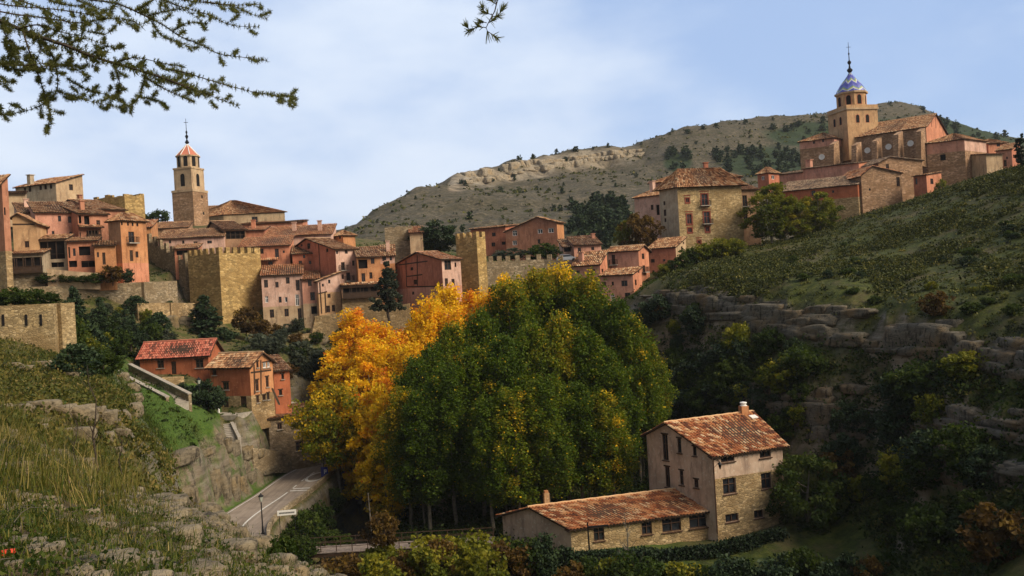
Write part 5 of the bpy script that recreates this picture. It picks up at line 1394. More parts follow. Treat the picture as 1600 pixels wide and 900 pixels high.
def wall_px(name, label, seq, mat, h=None, **kw):
    """seq: (px, py_top, py_bottom, d)"""
    pts = []
    for px, pt, pb, d in seq:
        a = at(px, pt, d); z0 = at(px, pb, d).z; pts.append((a.x, a.y, z0 - 1.5, a.z))
    return long_wall(name, label, pts, mat, **kw)


wall_px('battlement_wall', 'long grey crenellated wall between the slender tower and the pink houses', [(760, 409, 436, 177), (800, 408, 437, 178), (850, 405, 432, 179), (885, 408, 430, 178)], 'rubble', cren=True, cat='town wall')
wall_px('retaining_wall', 'long rubble retaining wall under the ochre corner house and its neighbours', [(-60, 452, 505, 138), (66, 448, 494, 143), (150, 444, 492, 147), (220, 441, 490, 150), (272, 439, 492, 158)], 'rubble', thick=1.2)
wall_px('lower_retaining_wall', 'short rubble wall stepping down from the long retaining wall to the big tower', [(212, 474, 505, 146), (262, 473, 505, 150), (300, 474, 515, 157)], 'warm_rubble', thick=1.2)
wall_px('garden_wall', 'smooth yellow stone wall with narrow slits on the terraced hillside', [(-140, 482, 560, 79), (0, 478, 552, 80), (86, 474, 546, 81)], 'garden_stone', thick=1.4)
for x in (5, 41, 64):
    fcw = at(x, 500, 80.0 + x / 86 * 1 - .70); m = MB(); m.obox(fcw, (.08, .004, 0), (0, .06, 0), (0, 0, .5)); m.build('slit', M['dark'], bpy.data.objects['garden_wall'])
a_ = at(86, 474, 81); long_wall('garden_wall_return', 'end of the smooth yellow wall turning back into the hillside shrubs', [(a_.x - .3, a_.y + .6, a_.z - 7, a_.z - .02), (a_.x + .2, a_.y + 2.2, a_.z - 7, a_.z + .0)], 'garden_stone', thick=1.2)
wall_px('cliff_top_wall', 'ochre rubble wall on the rock below the tall pale pink house', [(398, 530, 548, 163), (440, 526, 548, 163.5), (486, 520, 548, 164), (492, 494, 545, 164.5), (560, 486, 538, 166), (640, 474, 532, 166)], 'warm_rubble', thick=1.0)
wall_px('terrace_parapet', 'low tan terrace parapet below the dark arches of the porch houses', [(74, 420, 436, 144), (115, 424, 437, 145), (156, 427, 438, 146)], 'tan', thick=.5)
wall_px('road_wall', 'rubble retaining wall rising beside the grass verge of the road', [(390, 700, 722, 117), (420, 703, 722, 122), (450, 710, 722, 127), (482, 720, 724, 132)], 'rubble', thick=.9)
wall_px('mill_terrace_wall', 'stone retaining wall with dark coping between the red mill house and the barn', [(392, 648, 676, 124), (415, 641, 676, 128), (436, 634, 674, 131), (463, 628, 672, 135)], 'rubble', thick=.7, cap=True)
wall_px('porch_wall', 'small pale stone wall between the stairs and the low red house', [(252, 590, 612, 118), (286, 588, 614, 120)], 'warm_rubble', thick=.6)


def stairs(name, label, p0, p1, width, n, mat, parapet=None):
    """p0 top, p1 bottom (world)"""
    root = empty(name, p1, label, 'stairs')
    D = Vector((p1.x - p0.x, p1.y - p0.y)); L = D.length; D.normalize(); N_ = Vector((D.y, -D.x)); m = MB()
    for k in range(n):
        a = Vector((p0.x, p0.y)) + D * (L * k / n); z = p0.z + (p1.z - p0.z) * (k + 1) / n
        c = a + D * (L / n / 2); m.obox((c.x, c.y, z - .5), (*(D * (L / n / 2)), 0), (*(N_ * width / 2), 0), (0, 0, .5))
        m.obox((c.x, c.y, z + .03), (*(D * (L / n / 2 + .04)), 0), (*(N_ * width / 2), 0), (0, 0, .028))
    m.build('steps', M[mat], root)
    if parapet:
        for s_ in (-1, 1):
            o = N_ * (width / 2 + .22) * s_; m = MB()
            a, b = Vector((p0.x, p0.y)) + o, Vector((p1.x, p1.y)) + o; t = N_ * .2
            m.box8([(*(a - t), p0.z - 2), (*(b - t), p1.z - 2), (*(b + t), p1.z - 2), (*(a + t), p0.z - 2), (*(a - t), p0.z + parapet), (*(b - t), p1.z + parapet), (*(b + t), p1.z + parapet), (*(a + t), p0.z + parapet)])
            pr_ = m.build('parapet', M['rubble'], root); m = MB()
            d3 = Vector((b.x - a.x, b.y - a.y, p1.z - p0.z)); c3 = Vector((*((a + b) / 2), (p0.z + p1.z) / 2 + parapet + .06))
            m.obox(c3, d3 / 2, (*(N_ * .3), 0), (0, 0, .07)); m.build('coping', M['concrete'], pr_)
    return root


stairs('stairway', 'long stone stairway with two parapets descending beside the grass slope', at(186, 582, 117), at(280, 630, 109), 2.6, 26, 'concrete', .9)
stairs('garden_steps', 'short flight of worn stone steps below the mill house terrace', at(352, 661, 118), at(357, 686, 113.5), 2.6, 9, 'concrete')
m = MB(); a = at(372, 655, 114); 
wall_px('step_parapet', 'sloping stone parapet beside the short garden steps', [(362, 659, 680, 117.8), (374, 683, 696, 113)], 'concrete', thick=.4)
pav = MB(); q = [at(345, 650, 119), at(372, 655, 118.5), at(394, 645, 122), at(398, 637, 125), at(342, 641, 122.5)]; zq = q[0].z
pav.poly([(v.x, v.y, zq + .05) for v in q]); pav.poly([(v.x, v.y, zq - .6) for v in q][::-1])
for i in range(5): j = (i + 1) % 5; pav.poly([(q[i].x, q[i].y, zq - .6), (q[j].x, q[j].y, zq - .6), (q[j].x, q[j].y, zq + .05), (q[i].x, q[i].y, zq + .05)])
tag(pav.build('paved_path', M['concrete']), kind='structure')
# outside stair on the mill gable
fc_ = bpy.data.objects['mill_house']
p0, p1 = at(200 + 812 / 3.6, 510 + 352 / 3.6, 124), at(200 + 850 / 3.6, 510 + 436 / 3.6, 122)
m = MB(); d3 = p1 - p0; m.obox((p0 + p1) / 2, d3 / 2, Vector((.25, -.45, 0)), Vector((0, 0, .14))); m.build('outside_stair', M['concrete'], fc_)
p = at(341, 632, 119); gz = p.z - .8
root = empty('white_post', (p.x, p.y, gz), 'small white marker post beside the mill house door', 'post'); m = MB(); m.lathe((p.x, p.y, gz - .3), [(.16, 0), (.16, 1.5), (.1, 1.62)], 8); m.build('shaft', M['white'], root); m = MB(); m.lathe((p.x, p.y, gz + 1.3), [(.19, 0), (.19, .12)], 8); m.build('band', M['iron'], root)
p = at(312, 620, 116); lampz = p.z
lamp(312, 622, 116, 592, 'short lamp post in the dark shrubs in front of the red houses')

# parked car on the wall top
def car():
    b = at(886, 409, 180); root = empty('parked_car', b, 'silver parked car behind the crenellated wall beside the pink roofs', 'car')
    M['silver'] = plain('silver_paint', (.48, .50, .53), .3, .5, .05); L, W = 2.1, .85
    prof = [(-L, .35), (L, .35), (L + .02, .75), (L - .9, .95), (L - 1.6, 1.42), (-L + .9, 1.48), (-L + .15, 1.0), (-L, .8)]
    m = MB(); fr_ = [Vector((b.x + x, b.y - W + (0 if z < 1.1 else .12), b.z + z)) for x, z in prof]; bk = [Vector((b.x + x, b.y + W - (0 if z < 1.1 else .12), b.z + z)) for x, z in prof]
    m.poly(fr_); m.poly(bk[::-1])
    for i in range(8): j = (i + 1) % 8; m.poly([fr_[j], fr_[i], bk[i], bk[j]])
    m.build('body', M['silver'], root)
    m = MB(); m.poly([(b.x - L + .55, b.y - W + .0, b.z + 1.0), (b.x + L - 1.0, b.y - W + .0, b.z + 1.0), (b.x + L - 1.6, b.y - W + .07, b.z + 1.36), (b.x - L + .95, b.y - W + .07, b.z + 1.4)]); m.build('side_window', M['glass'], root)
    for x in (-1.25, 1.3):
        m = MB(); m.tube([(b.x + x, b.y - W - .03, b.z + .33), (b.x + x, b.y - W + .2, b.z + .33)], .33, 14); m.build('wheel', M['iron'], root)


car()
HAZE = .00008
# ---------------------------------------------------------------- rocks
def rock_mesh(seed, flat=1.0):
    R_ = np.random.default_rng(seed); n = 6
    g = np.linspace(-1, 1, n + 1); P = []
    idx = {}; Q = []

    def vid(p):
        k = tuple(np.round(p, 4)); 
        if k not in idx: idx[k] = len(P); P.append(p)
        return idx[k]
    for ax in range(3):
        for s in (-1, 1):
            for i in range(n):
                for j in range(n):
                    c = []
                    for a, b in ((i, j), (i + 1, j), (i + 1, j + 1), (i, j + 1)):
                        p = [0, 0, 0]; p[ax] = s; p[(ax + 1) % 3] = g[a]; p[(ax + 2) % 3] = g[b]; c.append(vid(np.array(p, float)))
                    Q.append(c if s > 0 else c[::-1])
    P = np.array(P)
    P = P / (np.abs(P) ** 12).sum(1, keepdims=True) ** (1 / 12)
    for k in range(7):
        d = R_.normal(size=3); d /= np.linalg.norm(d); lim = R_.uniform(.92, 1.35)
        t = P @ d; P = P - np.clip(t - lim, 0, None)[:, None] * d
    P += .12 * np.c_[fbm(P * 2.1 + seed, seed, 3), fbm(P * 2.1 + seed + 9, seed, 3), fbm(P * 2.1 + seed + 20, seed, 3)]
    return P, np.array(Q)


ROCKS = [rock_mesh(100 + k) for k in range(12)]


def rock_mat(name, c, warm, dark=.5):
    t = NT(name); P = t.coord('Object'); S = t.coord('Object', (.6, .6, 3)); VS = t.coord('Object', (1.4, 1.4, .35))
    col = t.ramp(t.noise(S, 1.2, 6, .7), [(.3, mul(c, .45)), (.46, mul(c, .85)), (.6, mul(c, 1.15)), (.78, mul(c, 1.5))])
    col = t.mix(t.ramp(t.noise(P, .25, 4, .6), [(.48, 0), (.66, .75)]), col, warm)
    col = t.mix(t.ramp(t.noise(P, 1.3, 5, .75), [(.52, 0), (.66, .8)]), col, mul(c, .28))
    col = t.mix(t.ramp(t.noise(VS, 1.2, 6, .75), [(.38, .85), (.47, 0)]), col, mul(c, .15))
    t.bump(t.math('ADD', t.noise(P, 5, 5, .7), t.noise(S, 2, 4)), .12, .9)
    return t.done(col, .95)


M['limestone'] = rock_mat('limestone', (.145, .125, .092), (.20, .125, .055))
M['pale_stone'] = rock_mat('pale_stone', (.23, .185, .12), (.24, .17, .085))
M['dark_limestone'] = rock_mat('dark_limestone', (.135, .116, .088), (.17, .105, .045))


class Scatter:
    """many small shapes merged into one mesh"""
    def __init__(s): s.V = []; s.Q = []; s.T = []; s.n = 0

    def add(s, P, Q, tint=None):
        s.V.append(P); s.Q.append(Q + s.n); s.n += len(P)
        if tint is not None: s.T.append(np.full(len(P), tint) if np.isscalar(tint) else tint)

    def mesh(s, name, smooth=False):
        return fast_mesh(name, np.concatenate(s.V), np.concatenate(s.Q), tint=np.concatenate(s.T) if s.T else None, smooth=smooth)


def xf(P, c, sx, sy, sz, rz, tilt=(0, 0)):
    p = P * np.array([sx, sy, sz])
    ca, sa = math.cos(rz), math.sin(rz)
    p = np.c_[p[:, 0] * ca - p[:, 1] * sa, p[:, 0] * sa + p[:, 1] * ca, p[:, 2] + p[:, 0] * tilt[0] + p[:, 1] * tilt[1]]
    return p + np.array(c)


RR = random.Random(21)


def cliff(name, top, bot, mat, layer=1.5, wd=(1.0, 3.0), cover=.1, dep=1.0, bv=None, dmin=0.0):
    """beds of jointed limestone: each bed is a row of blocks following the band"""
    sc_ = Scatter(); xt, xb = [p[0] for p in top], [p[0] for p in bot]
    x0, x1 = max(xt[0], xb[0]), min(xt[-1], xb[-1])
    f = lambda px, k, L: float(np.interp(px, [p[0] for p in L], [p[k] for p in L]))
    hmax = max((f(px, 1, bot) - f(px, 1, top)) * f(px, 2, top) / F for px in np.linspace(x0, x1, 20))
    nrow = max(2, int(hmax / layer)); edges = np.cumsum([RR.uniform(.6, 1.4) for _ in range(nrow)]); edges = np.r_[0, edges / edges[-1]]
    for r in range(nrow):
        px = x0 + RR.uniform(0, 10); prow = RR.uniform(-.35, .35)
        while px < x1:
            d = f(px, 2, top); w_ = RR.uniform(*wd) * (1.25 if RR.random() < .2 else .8); yt, yb_ = f(px, 1, top), f(px, 1, bot)
            wob = vnoise(np.array([[px * .022, r * 1.7, 5.0], [px * .022, r * 1.7 + 1.7, 5.0]]), 3) * .55 / nrow + RR.uniform(-.12, .12) / nrow
            ya, yz = yt + (yb_ - yt) * (edges[r] + wob[0]), yt + (yb_ - yt) * (edges[r + 1] + wob[1])
            step = w_ / d * F * .93
            hgt = (yz - ya) * d / F
            veg = vnoise(np.array([[px * .013, r * .8 + d * .0, 3.1]]), 7)[0]
            if veg < 1 - 2 * cover and hgt > .25:
                c, n = hit(px + step / 2, (ya + yz) / 2, bv, dmin)
                if c is not None and abs(c.y - d) < .16 * d and n.z < .88:
                    A0 = at(px - 25, f(px - 25, 1, top), f(max(px - 25, x0), 2, top)); A1 = at(px + 25, f(px + 25, 1, top), f(min(px + 25, x1), 2, top)); rz = math.atan2(A1.y - A0.y, A1.x - A0.x)
                    nn_ = Vector((math.sin(rz), -math.cos(rz), 0)); P, Q = ROCKS[RR.randrange(12)]
                    wide = w_ / max(.35, abs(math.cos(rz))) if abs(math.cos(rz)) > .3 else w_ * 1.5
                    cc = c + nn_ * (prow + RR.uniform(-.25, .2) - dep * .55)
                    sc_.add(xf(P, cc, wide * .55, dep, hgt * .56, rz + RR.uniform(-.08, .08), (RR.uniform(-.05, .05), 0)), Q)
            px += step
    return tag(put(name, sc_.mesh(name), mat), kind='structure')


cliff('upper_cliff', TOP1, BOT1, M['limestone'], 1.5, (1.4, 4.6), .30, 1.3)
cliff('middle_cliff', TOP2, BOT2, M['dark_limestone'], 1.7, (1.4, 4.4), .36, 1.3)
cliff('lower_cliff', TOP3, BOT3, M['dark_limestone'], 1.6, (1.4, 4.4), .30, 1.2)
M['cream_rock'] = rock_mat('cream_limestone', (.36, .30, .22), (.34, .24, .13))
cliff('summit_cliff', [(706, 276, 530), (760, 264, 550), (800, 256, 568), (850, 248, 586), (900, 242, 600), (950, 236, 614), (1000, 232, 628)], [(704, 294, 526), (760, 284, 546), (800, 275, 564), (850, 266, 582), (900, 258, 596), (950, 250, 610), (1000, 242, 624)], M['cream_rock'], 6.5, (2.2, 6.5), .14, 3.0, BVM, 262)
LT = [(208, 712, 91), (240, 716, 94), (275, 716, 97), (312, 697, 101), (336, 678, 105), (352, 694, 107), (372, 702, 111), (398, 705, 115), (430, 716, 122)]
LB_ = [(208, 760, 86), (240, 778, 90), (275, 797, 94), (312, 796, 100), (336, 790, 105), (352, 784, 108), (372, 774, 112), (398, 752, 118), (430, 728, 126)]
M['warm_rock'] = rock_mat('warm_rock', (.19, .155, .105), (.23, .155, .065))
cliff('roadside_cliff', LT, LB_, M['warm_rock'], 2.1, (.9, 2.2), .26, .7)
cliff('town_cliff', [(395, 500, 160), (440, 520, 155), (520, 515, 158), (600, 500, 165)], [(395, 555, 150), (440, 560, 148), (520, 560, 152), (600, 540, 160)], M['warm_rock'], 1.5, (1.2, 3.2), .35, 1.2)
cliff('garden_cliff', [(240, 500, 148), (300, 505, 150)], [(240, 540, 130), (300, 545, 136)], M['warm_rock'], 1.5, (1.2, 3), .35, 1.2)
# terrace ledges on the near hillside: boulders one by one
bi = 0
LEDGE = [(6, 640, 14), (28, 641, 16), (52, 638, 14), (70, 640, 18), (92, 642, 16), (118, 648, 20), (140, 646, 15), (160, 655, 18), (184, 652, 16), (200, 640, 13), (205, 622, 12), (203, 606, 12), (192, 590, 10),
         (20, 575, 13), (40, 580, 12), (62, 572, 14), (88, 578, 14), (112, 590, 12), (12, 690, 12), (60, 672, 13), (95, 676, 12), (130, 680, 16), (165, 684, 14), (190, 676, 12), (110, 700, 12), (180, 705, 10)]
BOULD = [('pale rounded boulder on the crest of the rocky slope above the road', 338, 813, 22, 14), ('large angular boulder half buried in stones near the street lamp', 366, 862, 30, 18), ('flat grey boulder at the lower end of the stony crest', 436, 880, 24, 16),
         ('big pale boulder at the very foot of the stony slope by the frame edge', 498, 892, 30, 13), ('small pale boulder among dry grass on the slope crest', 318, 792, 12, 8), ('long pale stone lying on the slope below the purple flower', 276, 800, 20, 8), ('square pale stone half way along the slope crest', 212, 768, 12, 8)]


def boulder(px, py, wpx, hpx, label, group=None):
    c, n = hit(px, py)
    if c is None: return
    k = c.y / F; P, Q = ROCKS[RR.randrange(12)]
    me = fast_mesh('boulder', xf(P, (0, 0, 0), wpx * k, wpx * k * .8, hpx * k, RR.uniform(-.5, .5)), Q)
    o = put('boulder', me, M['pale_stone'], None, c - Vector((0, 0, hpx * k * .15)))
    tag(o, label, 'boulder', group)


for lb, *a in BOULD: boulder(*a, lb)
for px, py, r in LEDGE: boulder(px + RR.uniform(-3, 3), py, r * RR.uniform(1.0, 1.5), r * RR.uniform(.65, .95), 'weathered grey boulder in the ledges of the grassy hillside terraces', 'boulders along the terrace ledges')
n_ = 0
while n_ < 60:
    px = RR.uniform(150, 480); crest = np.interp(px, [150, 200, 300, 345, 400, 480], [762, 770, 795, 818, 856, 890])
    py = crest + RR.random() ** 1.6 * (905 - crest)
    boulder(px, py, RR.uniform(4, 11), RR.uniform(3, 7), 'small pale limestone boulder scattered on the stony slope', 'boulders on the stony slope'); n_ += 1
# pebbles
AREA = np.linalg.norm(np.cross(np.gradient(TV.reshape(ND, NA, 3), axis=1), np.gradient(TV.reshape(ND, NA, 3), axis=0)).reshape(-1, 3), axis=1)


def sample(n, weight, jit=True):
    w_ = AREA * weight; w_ = w_ / w_.sum()
    i = rng.choice(len(TV), n, p=w_)
    p = TV[i].copy()
    gx = np.gradient(TV.reshape(ND, NA, 3), axis=1).reshape(-1, 3)[i]; gy = np.gradient(TV.reshape(ND, NA, 3), axis=0).reshape(-1, 3)[i]
    p += gx * rng.uniform(-.5, .5, (n, 1)) + gy * rng.uniform(-.5, .5, (n, 1))
    return p, i


inv = (np.abs(X / Y) < .68)
wst = ((Y > 3) & (Y < 34) & (X < 1.5) & inv) / np.clip(Y, 4, 40) ** 1.2 * (.12 + sstep(fbm(dirs * .5, 33, 3) - .02, 0, .5) * 2 + sstep(PXv, 120, 330) * sstep(Y, 6, 18) * 1.0)
p_, i_ = sample(4200, wst)
s_ = Scatter()
for c, yy in zip(p_, Y[i_]):
    P, Q = ROCKS[RR.randrange(12)]; r = RR.uniform(.012, .045) * (1 + yy * .10) * (2.2 if RR.random() < .06 else 1)
    s_.add(xf(P, c, r * RR.uniform(.8, 1.6), r, r * RR.uniform(.4, .8), RR.uniform(0, 3)), Q)
tag(put('gravel', s_.mesh('gravel'), M['pale_stone']), kind='stuff')

# ---------------------------------------------------------------- leaves and trees
def leaf_quads(c, size, R_, up=.0, long=1.5):
    n = len(c); a = R_.normal(size=(n, 3)); a[:, 2] += up; a /= np.linalg.norm(a, axis=1, keepdims=True)
    b = np.cross(a, R_.normal(size=(n, 3))); b /= np.linalg.norm(b, axis=1, keepdims=True)
    s = np.asarray(size)[:, None] if not np.isscalar(size) else size
    a = a * s * .5 * long; b = b * s * .5
    V = np.stack([c - a, c + b, c + a, c - b], 1).reshape(-1, 3)
    Q = np.arange(4 * n).reshape(n, 4)
    return V, Q


M['leaf'] = leaf('poplar_leaves', [(0, (.024, .048, .002)), (.25, (.075, .125, .004)), (.42, (.145, .185, .006)), (.54, (.26, .21, .010)), (.66, (.74, .47, .012)), (.82, (.97, .64, .018)), (.92, (.96, .48, .014)), (1, (.74, .20, .012))])
M['bush'] = leaf('bush_leaves', [(0, (.010, .022, .002)), (.4, (.032, .058, .006)), (.7, (.075, .105, .012)), (1, (.15, .155, .025))])
M['conif'] = leaf('conifer_needles', [(0, (.008, .018, .006)), (.5, (.024, .045, .015)), (1, (.06, .09, .03))], .15)
M['greyleaf'] = leaf('grey_green_leaves', [(0, (.025, .034, .018)), (.5, (.07, .085, .05)), (1, (.17, .185, .12))])
M['autumn'] = leaf('autumn_leaves', [(0, (.035, .022, .006)), (.4, (.10, .055, .012)), (.7, (.20, .12, .02)), (1, (.32, .22, .04))])
M['yellowgreen'] = leaf('yellow_green_leaves', [(0, (.03, .045, .003)), (.4, (.10, .125, .008)), (.7, (.21, .20, .012)), (1, (.36, .29, .02))])
M['bark'] = plain('pale_bark', (.15, .13, .10), .9, 0, .45, 2)
M['dbark'] = plain('dark_bark', (.055, .04, .03), .9, 0, .4, 3)


def crown(seed, h, w, n, size, prof, base=.15, ncl=150, tint=lambda t, r, R_: .3, cl=.12, vs=1.0):
    """leaf clumps spread through the volume of revolution w * prof(t)"""
    R_ = np.random.default_rng(seed)
    lob = R_.uniform(0, 2 * math.pi, 4)
    C = []; TT = []
    while len(C) < ncl:
        t = R_.random(); an = R_.uniform(0, 2 * math.pi)
        rmax = prof(t) * w / 2 * (1 + .20 * math.sin(3 * an + lob[0] + 5 * t) + .14 * math.sin(5 * an + lob[1] - 9 * t))
        if R_.random() > (prof(t) + .08): continue
        r = rmax * math.sqrt(R_.uniform(.12, 1))
        C.append((r * math.cos(an), r * math.sin(an), h * (base + (1 - base) * t))); TT.append((t, r / max(rmax, .01)))
    C = np.array(C); TT = np.array(TT)
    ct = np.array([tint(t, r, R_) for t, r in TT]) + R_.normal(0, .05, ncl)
    k = R_.integers(0, ncl, n)
    sp = w * cl * R_.uniform(.6, 1.3, ncl)
    off = R_.normal(size=(n, 3)); off /= np.maximum(np.linalg.norm(off, axis=1, keepdims=True), .5); off *= (R_.random((n, 1)) ** .5) * np.array([1, 1, vs])
    p = C[k] + off * sp[k][:, None] * np.array([1, 1, .8])
    p[:, 2] = np.maximum(p[:, 2], h * .05)
    V, Q = leaf_quads(p, size * R_.uniform(.6, 1.3, n), R_)
    tt = np.clip(ct[k] + R_.normal(0, .055, n) + (R_.random(n) < .03) * R_.uniform(.1, .5, n), 0.02, .98)
    return fast_mesh('crown', V, Q, tint=np.repeat(tt, 4)), C


def trunk(seed, h, r, C, nl=9, lean=.3):
    R_ = random.Random(seed); m = MB()
    pts = [Vector((0, 0, -.6))]; x = y = 0
    for k in range(1, 7):
        x += R_.uniform(-lean, lean); y += R_.uniform(-lean, lean); pts.append(Vector((x, y, h * .9 * k / 6)))
    m.tube(pts, [r * (1.25 - 1.1 * k / 6) for k in range(7)], 7)
    for k in range(nl):
        t = R_.uniform(.18, .8); i = int(t * 6); f = t * 6 - i; b = pts[i].lerp(pts[i + 1], f)
        c = Vector(C[R_.randrange(len(C))]); 
        if c.z < b.z: c.z = b.z + 1
        mid = b.lerp(c, .5) + Vector((0, 0, -h * .02))
        m.tube([b, mid, c], [r * (.5 - .3 * t), r * .22, r * .06], 5)
    return m


def proto(seed, h, w, n, size, prof, tint, mat, bark='bark', r=.25, ncl=150, base=.15, nl=9, cl=.12, lean=.3, vs=1.0):
    me, C = crown(seed, h, w, n, size, prof, base, ncl, tint, cl, vs)
    me.materials.append(M[mat])
    tm_ = trunk(seed, h, r, C, nl, lean)
    t = bpy.data.meshes.new('trunk'); t.from_pydata([tuple(v) for v in tm_.v], [], tm_.f); t.materials.append(M[bark])
    return me, t, h, w


def plant(kind, pr, pos, h, w, label, cat, group=None, rot=None):
    me, t, h0, w0 = pr
    root = empty(kind, pos, label, cat, group); root.rotation_euler[2] = RR.uniform(0, 6.28) if rot is None else rot
    root.scale = (w / w0, w / w0, h / h0)
    for nm, mm_ in (('crown', me), ('trunk', t)):
        o = bpy.data.objects.new(nm, mm_); COL.objects.link(o); o.parent = root
    return root


pp = lambda t: max(0, math.sin(math.pi * min(1, .14 + t * .84)) ** .5) * (1 - .12 * t)
pr_round = lambda t: max(0, math.sin(math.pi * (.08 + .92 * t))) ** .5
pr_cone = lambda t: max(.05, (1 - t) ** .85)
pr_cyp = lambda t: max(.05, math.sin(math.pi * (.12 + .85 * t)) ** .6)
G = lambda lo, tip=None: (lambda t, r, R_: lo + .10 * t + .10 * (r - .5) + (max(0, t - .72) * tip if tip else 0) + (.16 if R_.random() < .06 else 0))  # top and outer leaves lightened as if sunlit; tip adds autumn colour
PG = [proto(301, 28, 9, 32000, .255, pp, G(.05), 'leaf', base=.27, ncl=330, cl=.12, vs=1.9), proto(302, 28, 9, 32000, .255, pp, G(.19), 'leaf', base=.27, ncl=330, cl=.12, vs=1.9),
      proto(303, 28, 9, 32000, .255, pp, G(.13, 1.1), 'leaf', base=.27, ncl=330, cl=.12, vs=1.9), proto(304, 28, 9, 32000, .255, pp, G(.20, .9), 'leaf', base=.27, ncl=330, cl=.12, vs=1.9), proto(309, 28, 9, 32000, .255, pp, G(.14, 1.7), 'leaf', base=.27, ncl=330, cl=.12, vs=1.9)]
PG += [proto(311, 28, 9, 32000, .255, pp, G(.27), 'leaf', ncl=330, cl=.12, vs=1.9, base=.26), proto(312, 28, 9, 30000, .255, pp, G(.34), 'leaf', ncl=300, cl=.11, vs=2.0, base=.22)]
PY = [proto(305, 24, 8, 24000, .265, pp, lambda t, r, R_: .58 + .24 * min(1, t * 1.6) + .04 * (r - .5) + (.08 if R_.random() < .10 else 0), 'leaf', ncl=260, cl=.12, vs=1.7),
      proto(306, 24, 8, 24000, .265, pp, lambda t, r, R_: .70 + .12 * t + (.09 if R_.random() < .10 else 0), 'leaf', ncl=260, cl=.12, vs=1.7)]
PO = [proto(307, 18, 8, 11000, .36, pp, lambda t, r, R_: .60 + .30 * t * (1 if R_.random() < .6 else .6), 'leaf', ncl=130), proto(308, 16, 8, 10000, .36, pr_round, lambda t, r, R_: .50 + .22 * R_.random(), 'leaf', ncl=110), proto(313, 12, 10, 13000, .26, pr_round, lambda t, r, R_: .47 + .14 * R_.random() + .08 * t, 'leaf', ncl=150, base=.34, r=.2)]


def grove(kind, px, d, top, w, pr, label, group=None, zb=None):
    b = at(px, 700, d); z = ground_z(b.x, b.y) if zb is None else zb; 
    h = at(px, top, d).z - z
    # the crown leans with nothing: stand it where its top shows at px
    t_ = at(px, top, d); 
    return plant(kind, pr, (t_.x, d, ground_z(t_.x, d) - .2), h, w, label, 'tree', group)


gl = 'tall dark green poplar in the dense grove beside the river'; gg = 'green poplars of the river grove'
for k, (px, d, top, w_) in enumerate([(650, 113, 562, 7), (676, 115, 540, 7), (708, 117, 512, 7.4), (748, 119, 486, 7.4), (962, 121, 472, 7.6), (986, 118, 500, 7), (1006, 118, 536, 6.4),
                                      (630, 106, 606, 6.5), (660, 103, 612, 7), (700, 104, 572, 7.2), (742, 106, 548, 7.2), (786, 106, 528, 7.4), (830, 108, 508, 7.4), (874, 110, 494, 7.4), (918, 109, 520, 7.4), (946, 107, 552, 7.2), (994, 119, 566, 6.4), (850, 102, 588, 7), (800, 101, 606, 7), (898, 104, 600, 7), (760, 101, 622, 6.5), (940, 104, 615, 6.5)]):
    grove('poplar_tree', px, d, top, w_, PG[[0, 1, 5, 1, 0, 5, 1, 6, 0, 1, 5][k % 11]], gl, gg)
for px, d, top, pr, lb in [(795, 123, 440, PG[2], 'tall green poplar with yellow orange top leaves nearest the slender tower'), (836, 127, 428, PG[3], 'tall green poplar with only a few yellow leaves, between two orange tipped ones'),
                           (872, 128, 420, PG[4], 'tallest green poplar of the grove, its tip turned orange red'), (915, 125, 432, PG[2], 'tall green poplar with orange leaves just below the pink cliff houses')]:
    grove('poplar_tree', px, d, top, 9.5, pr, lb)
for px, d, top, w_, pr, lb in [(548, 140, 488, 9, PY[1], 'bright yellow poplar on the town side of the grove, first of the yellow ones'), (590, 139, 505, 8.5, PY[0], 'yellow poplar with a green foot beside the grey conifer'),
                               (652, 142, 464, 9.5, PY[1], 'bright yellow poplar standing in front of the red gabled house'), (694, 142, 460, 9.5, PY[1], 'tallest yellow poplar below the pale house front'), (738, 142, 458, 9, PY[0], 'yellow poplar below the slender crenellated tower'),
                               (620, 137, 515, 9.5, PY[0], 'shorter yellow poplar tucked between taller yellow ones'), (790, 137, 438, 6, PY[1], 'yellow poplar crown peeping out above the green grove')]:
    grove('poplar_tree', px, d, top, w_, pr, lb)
for px, d, top in [(572, 134, 530), (604, 133, 540), (672, 138, 482), (714, 138, 480), (760, 139, 462), (640, 132, 545)]:
    grove('poplar_tree', px, d, top, 8.5, PY[px % 2], 'yellow orange poplar packed between the taller yellow poplars of the grove', 'yellow poplars in the second row')
for px, d, top, w_, pr, lb in [(522, 122, 588, 11, PO[2], 'olive yellow tree overhanging the road beside the stone barn'), (528, 136, 556, 9.5, PO[0], 'orange poplar behind the olive tree by the road'), (570, 130, 545, 8, PO[0], 'deep orange poplar at the front edge of the grove'),
                               (552, 124, 612, 8.5, PO[0], 'orange olive tree leaning over the river bank'), (596, 118, 590, 8, PO[0], 'orange brown poplar touching the dark green grove'), (600, 110, 690, 6, PO[1], 'dull brown tree over the river beside the footbridge'), (508, 136, 650, 6, PO[1], 'small olive tree at the bend of the road')]:
    grove('poplar_tree', px, d, top, w_, pr, lb)
